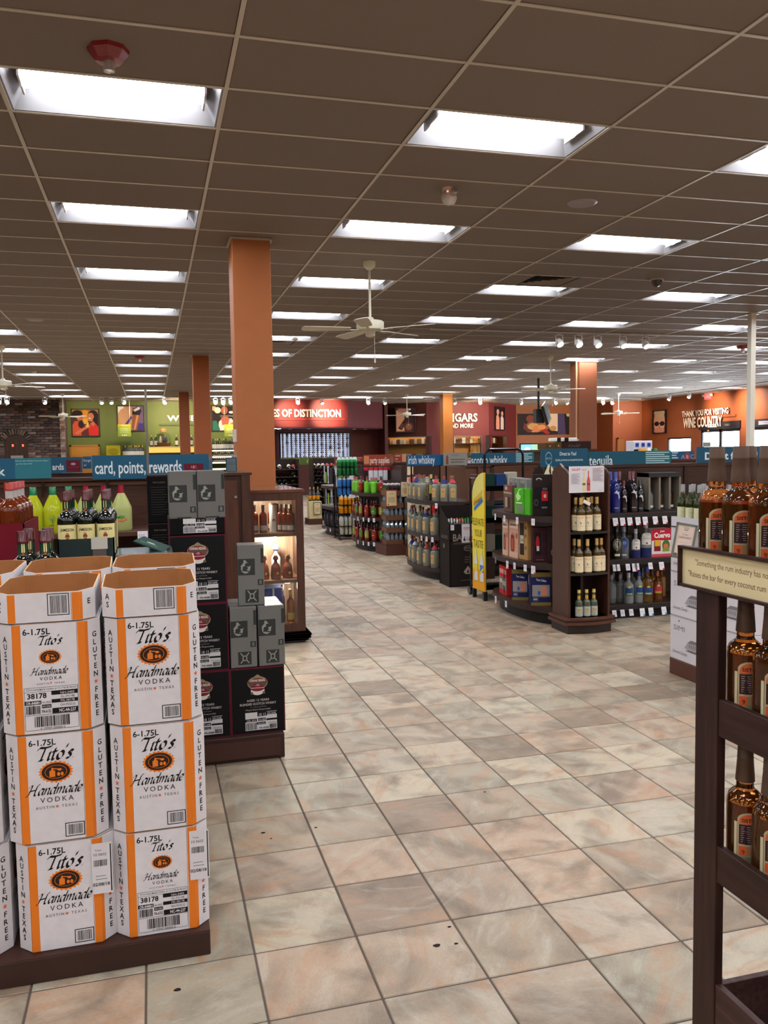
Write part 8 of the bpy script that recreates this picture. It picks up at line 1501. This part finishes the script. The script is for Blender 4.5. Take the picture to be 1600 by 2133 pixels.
def rum():
    r, h = .0375, .285; t = thing('rum_bottle', 'x', 'bottle'); G = C(196, 92, 18)
    P = [(.001, .008), (r*.7, .004), (r*.95, 0), (r, .01), (r, h*.565), (r*.975, h*.6), (r*.88, h*.632), (r*.7, h*.655), (r*.53, h*.672), (r*.48, h*.69), (r*.47, h*.74)]
    MB().lathe(P, C(214, 130, 60), mat('rum_glass', .02, trans=.95, ior=1.45), 32).build('glass', t, smooth=True)
    q = .9; MB().lathe([(.001, .009)]+[(a*q, b) for a, b in P[3:5]]+[(r*.9, h*.57), (.001, h*.571)], C(96, 32, 6), AMBER, 32).build('rum', t, smooth=True)
    MB().lathe([(r*.53, h*.73), (r*.535, h*.732), (r*.5, h*.8), (r*.44, h*.905), (r*.45, h*.907), (r*.455, h*.912), (r*.44, h*.917), (r*.42, h*.995), (r*.4, h), (.001, h)], C(86, 62, 46), mat('wax_cap', .55, var=.06, scale=60, bump=.08), 28).build('wax_cap', t, smooth=True)
    lb = []; lw = .024; TN = C(176, 160, 124); F_ = cylframe(r+.0007); arcp = [(-lw, .03), (lw, .03), (lw, h*.47)]+[(lw*math.cos(math.pi*k/14), h*.47+.016*math.sin(math.pi*k/14)) for k in range(1, 14)]+[(-lw, h*.47)]
    def strip(u0, u1, v0, v1, c): return ('r', u0, v0, u1, v1, c)
    it = [strip(-lw, lw, .012, h*.47, TN)]+[('p', [(lw*math.cos(math.pi*(k)/14), h*.47+.016*math.sin(math.pi*k/14)), (lw*math.cos(math.pi*(k+1)/14), h*.47+.016*math.sin(math.pi*(k+1)/14)), (lw*math.cos(math.pi*(k+1)/14), h*.469), (lw*math.cos(math.pi*k/14), h*.469)], TN) for k in range(14)]
    it += [('p', [(lw*.85*math.cos(math.pi*(k)/12), h*.455+.017*math.sin(math.pi*k/12)), (lw*.85*math.cos(math.pi*(k+1)/12), h*.455+.017*math.sin(math.pi*(k+1)/12)), (lw*.85*math.cos(math.pi*(k+1)/12), h*.44), (lw*.85*math.cos(math.pi*k/12), h*.44)], C(206, 96, 50)) for k in range(12)]
    it += [('t', 'SISTER', 0, h*.455, .0105, K, {'b': .02, 'w': lw*1.3}), strip(-lw*.85, lw*.85, h*.285, h*.435, C(54, 30, 32))]+[strip(-lw*.7, lw*(.7-.12*(k % 3)), h*(.3+.0165*k), h*(.306+.0165*k), C(150, 130, 120)) for k in range(8)]
    it += [strip(-lw*.85, -lw*.2, h*.2, h*.27, C(206, 90, 44)), strip(-lw*.2, lw*.85, h*.2, h*.27, C(160, 130, 90)), ('t', '9', -lw*.5, h*.21, .014, C(96, 40, 30)), strip(-lw*.85, lw*.85, .014, h*.19, C(128, 122, 92)), ('t', 'COCONUT RUM', 0, h*.13, .006, K, {'w': lw*1.4})]
    MB().decal(F_, it, eps=.0002).build('front_label', t)
    MB().decal(cylframe(r+.0008, -math.pi/2-.73), [('r', -.003, .02, .003, h*.45, C(196, 184, 150))], eps=.0002).build('side_label', t); return t
prum = Proto(rum()); RR = R_(-24)
for k, (x, y, lb) in enumerate(((1.213, 1.606, 'rum bottle at the far corner of the rack top'), (1.213, 1.528, 'second rum bottle from the far corner on the rack top'), (1.213, 1.446, 'third rum bottle from the far corner on the rack top'), (1.30, 1.61, 'rum bottle behind the first one on the rack top'), (1.30, 1.53, 'rum bottle in the rear row of the rack top'), (1.39, 1.6, 'rum bottle deepest on the rack top'))):
    prum.place((x, y, 1.301), RR, 'amber coconut '+lb+'', 'rum bottles on the near rack')
for k, (x, y, lb) in enumerate(((1.213, 1.53-.025, 'first rum bottle'), (1.213, 1.425, 'second rum bottle'), (1.30, 1.49, 'rear rum bottle'), (1.30, 1.4, 'second rear rum bottle'))): prum.place((x, y, .983), RR, 'amber coconut %s on the upper tier of the near rack' % lb, 'rum bottles on the near rack')
for k, (x, y, lb) in enumerate(((1.213, 1.50, 'first rum bottle'), (1.213, 1.42, 'second rum bottle'), (1.30, 1.41, 'rear rum bottle'))): prum.place((x, y, .659), RR, 'amber coconut %s on the lower tier of the near rack' % lb, 'rum bottles on the near rack')
for z, nm, y0 in ((1.301, 'top board', 1.366), (.983, 'upper tier', 1.345), (.659, 'lower tier', 1.245)):
    for k in range(6): prum.place((1.213, y0-.088*k, z), RR, 'amber coconut rum bottle on the near rack %s beyond the picture edge, %s along' % (nm, ORD[k]), 'rum bottles on the near rack')
t = thing('neck_booklet', 'yellow recipe booklet with coconut picture hung behind the rum bottles', 'booklet', (1.36, 1.52, 1.175), R_(-35)); h1 = MB().box(-.03, .0, -.001, .001, -.06, .05, C(226, 170, 40), PRINT).build('booklet_leaf', t); h1.rotation_euler = (0, R_(12), 0)
h2 = MB().box(.0, .03, -.001, .001, -.055, .045, C(226, 190, 130), PRINT).build('booklet_leaf', t); h2.rotation_euler = (0, R_(12), R_(25)); MB().decal(FRONT(-.03, -.001, -.06), [('r', .003, .02, .027, .09, C(206, 200, 170)), ('e', .015, .055, .007, .008, C(110, 80, 60), 10), ('e', .011, .052, .004, .005, C(236, 230, 214), 8)], eps=.0006).build('booklet_print', h1)
t = bottle('dark_bottle', 'dark bottle with cream diamond label at the lower tier picture edge', 'bottle', .037, .27, C(30, 16, 14), BOTTLE, C(30, 24, 22), [(.03, .13, 1.2, C(206, 186, 140), [('p', [(-.02, .08), (0, .11), (.02, .08), (0, .05)], C(60, 50, 40))])]); t.location = (1.214, 1.335, .659)
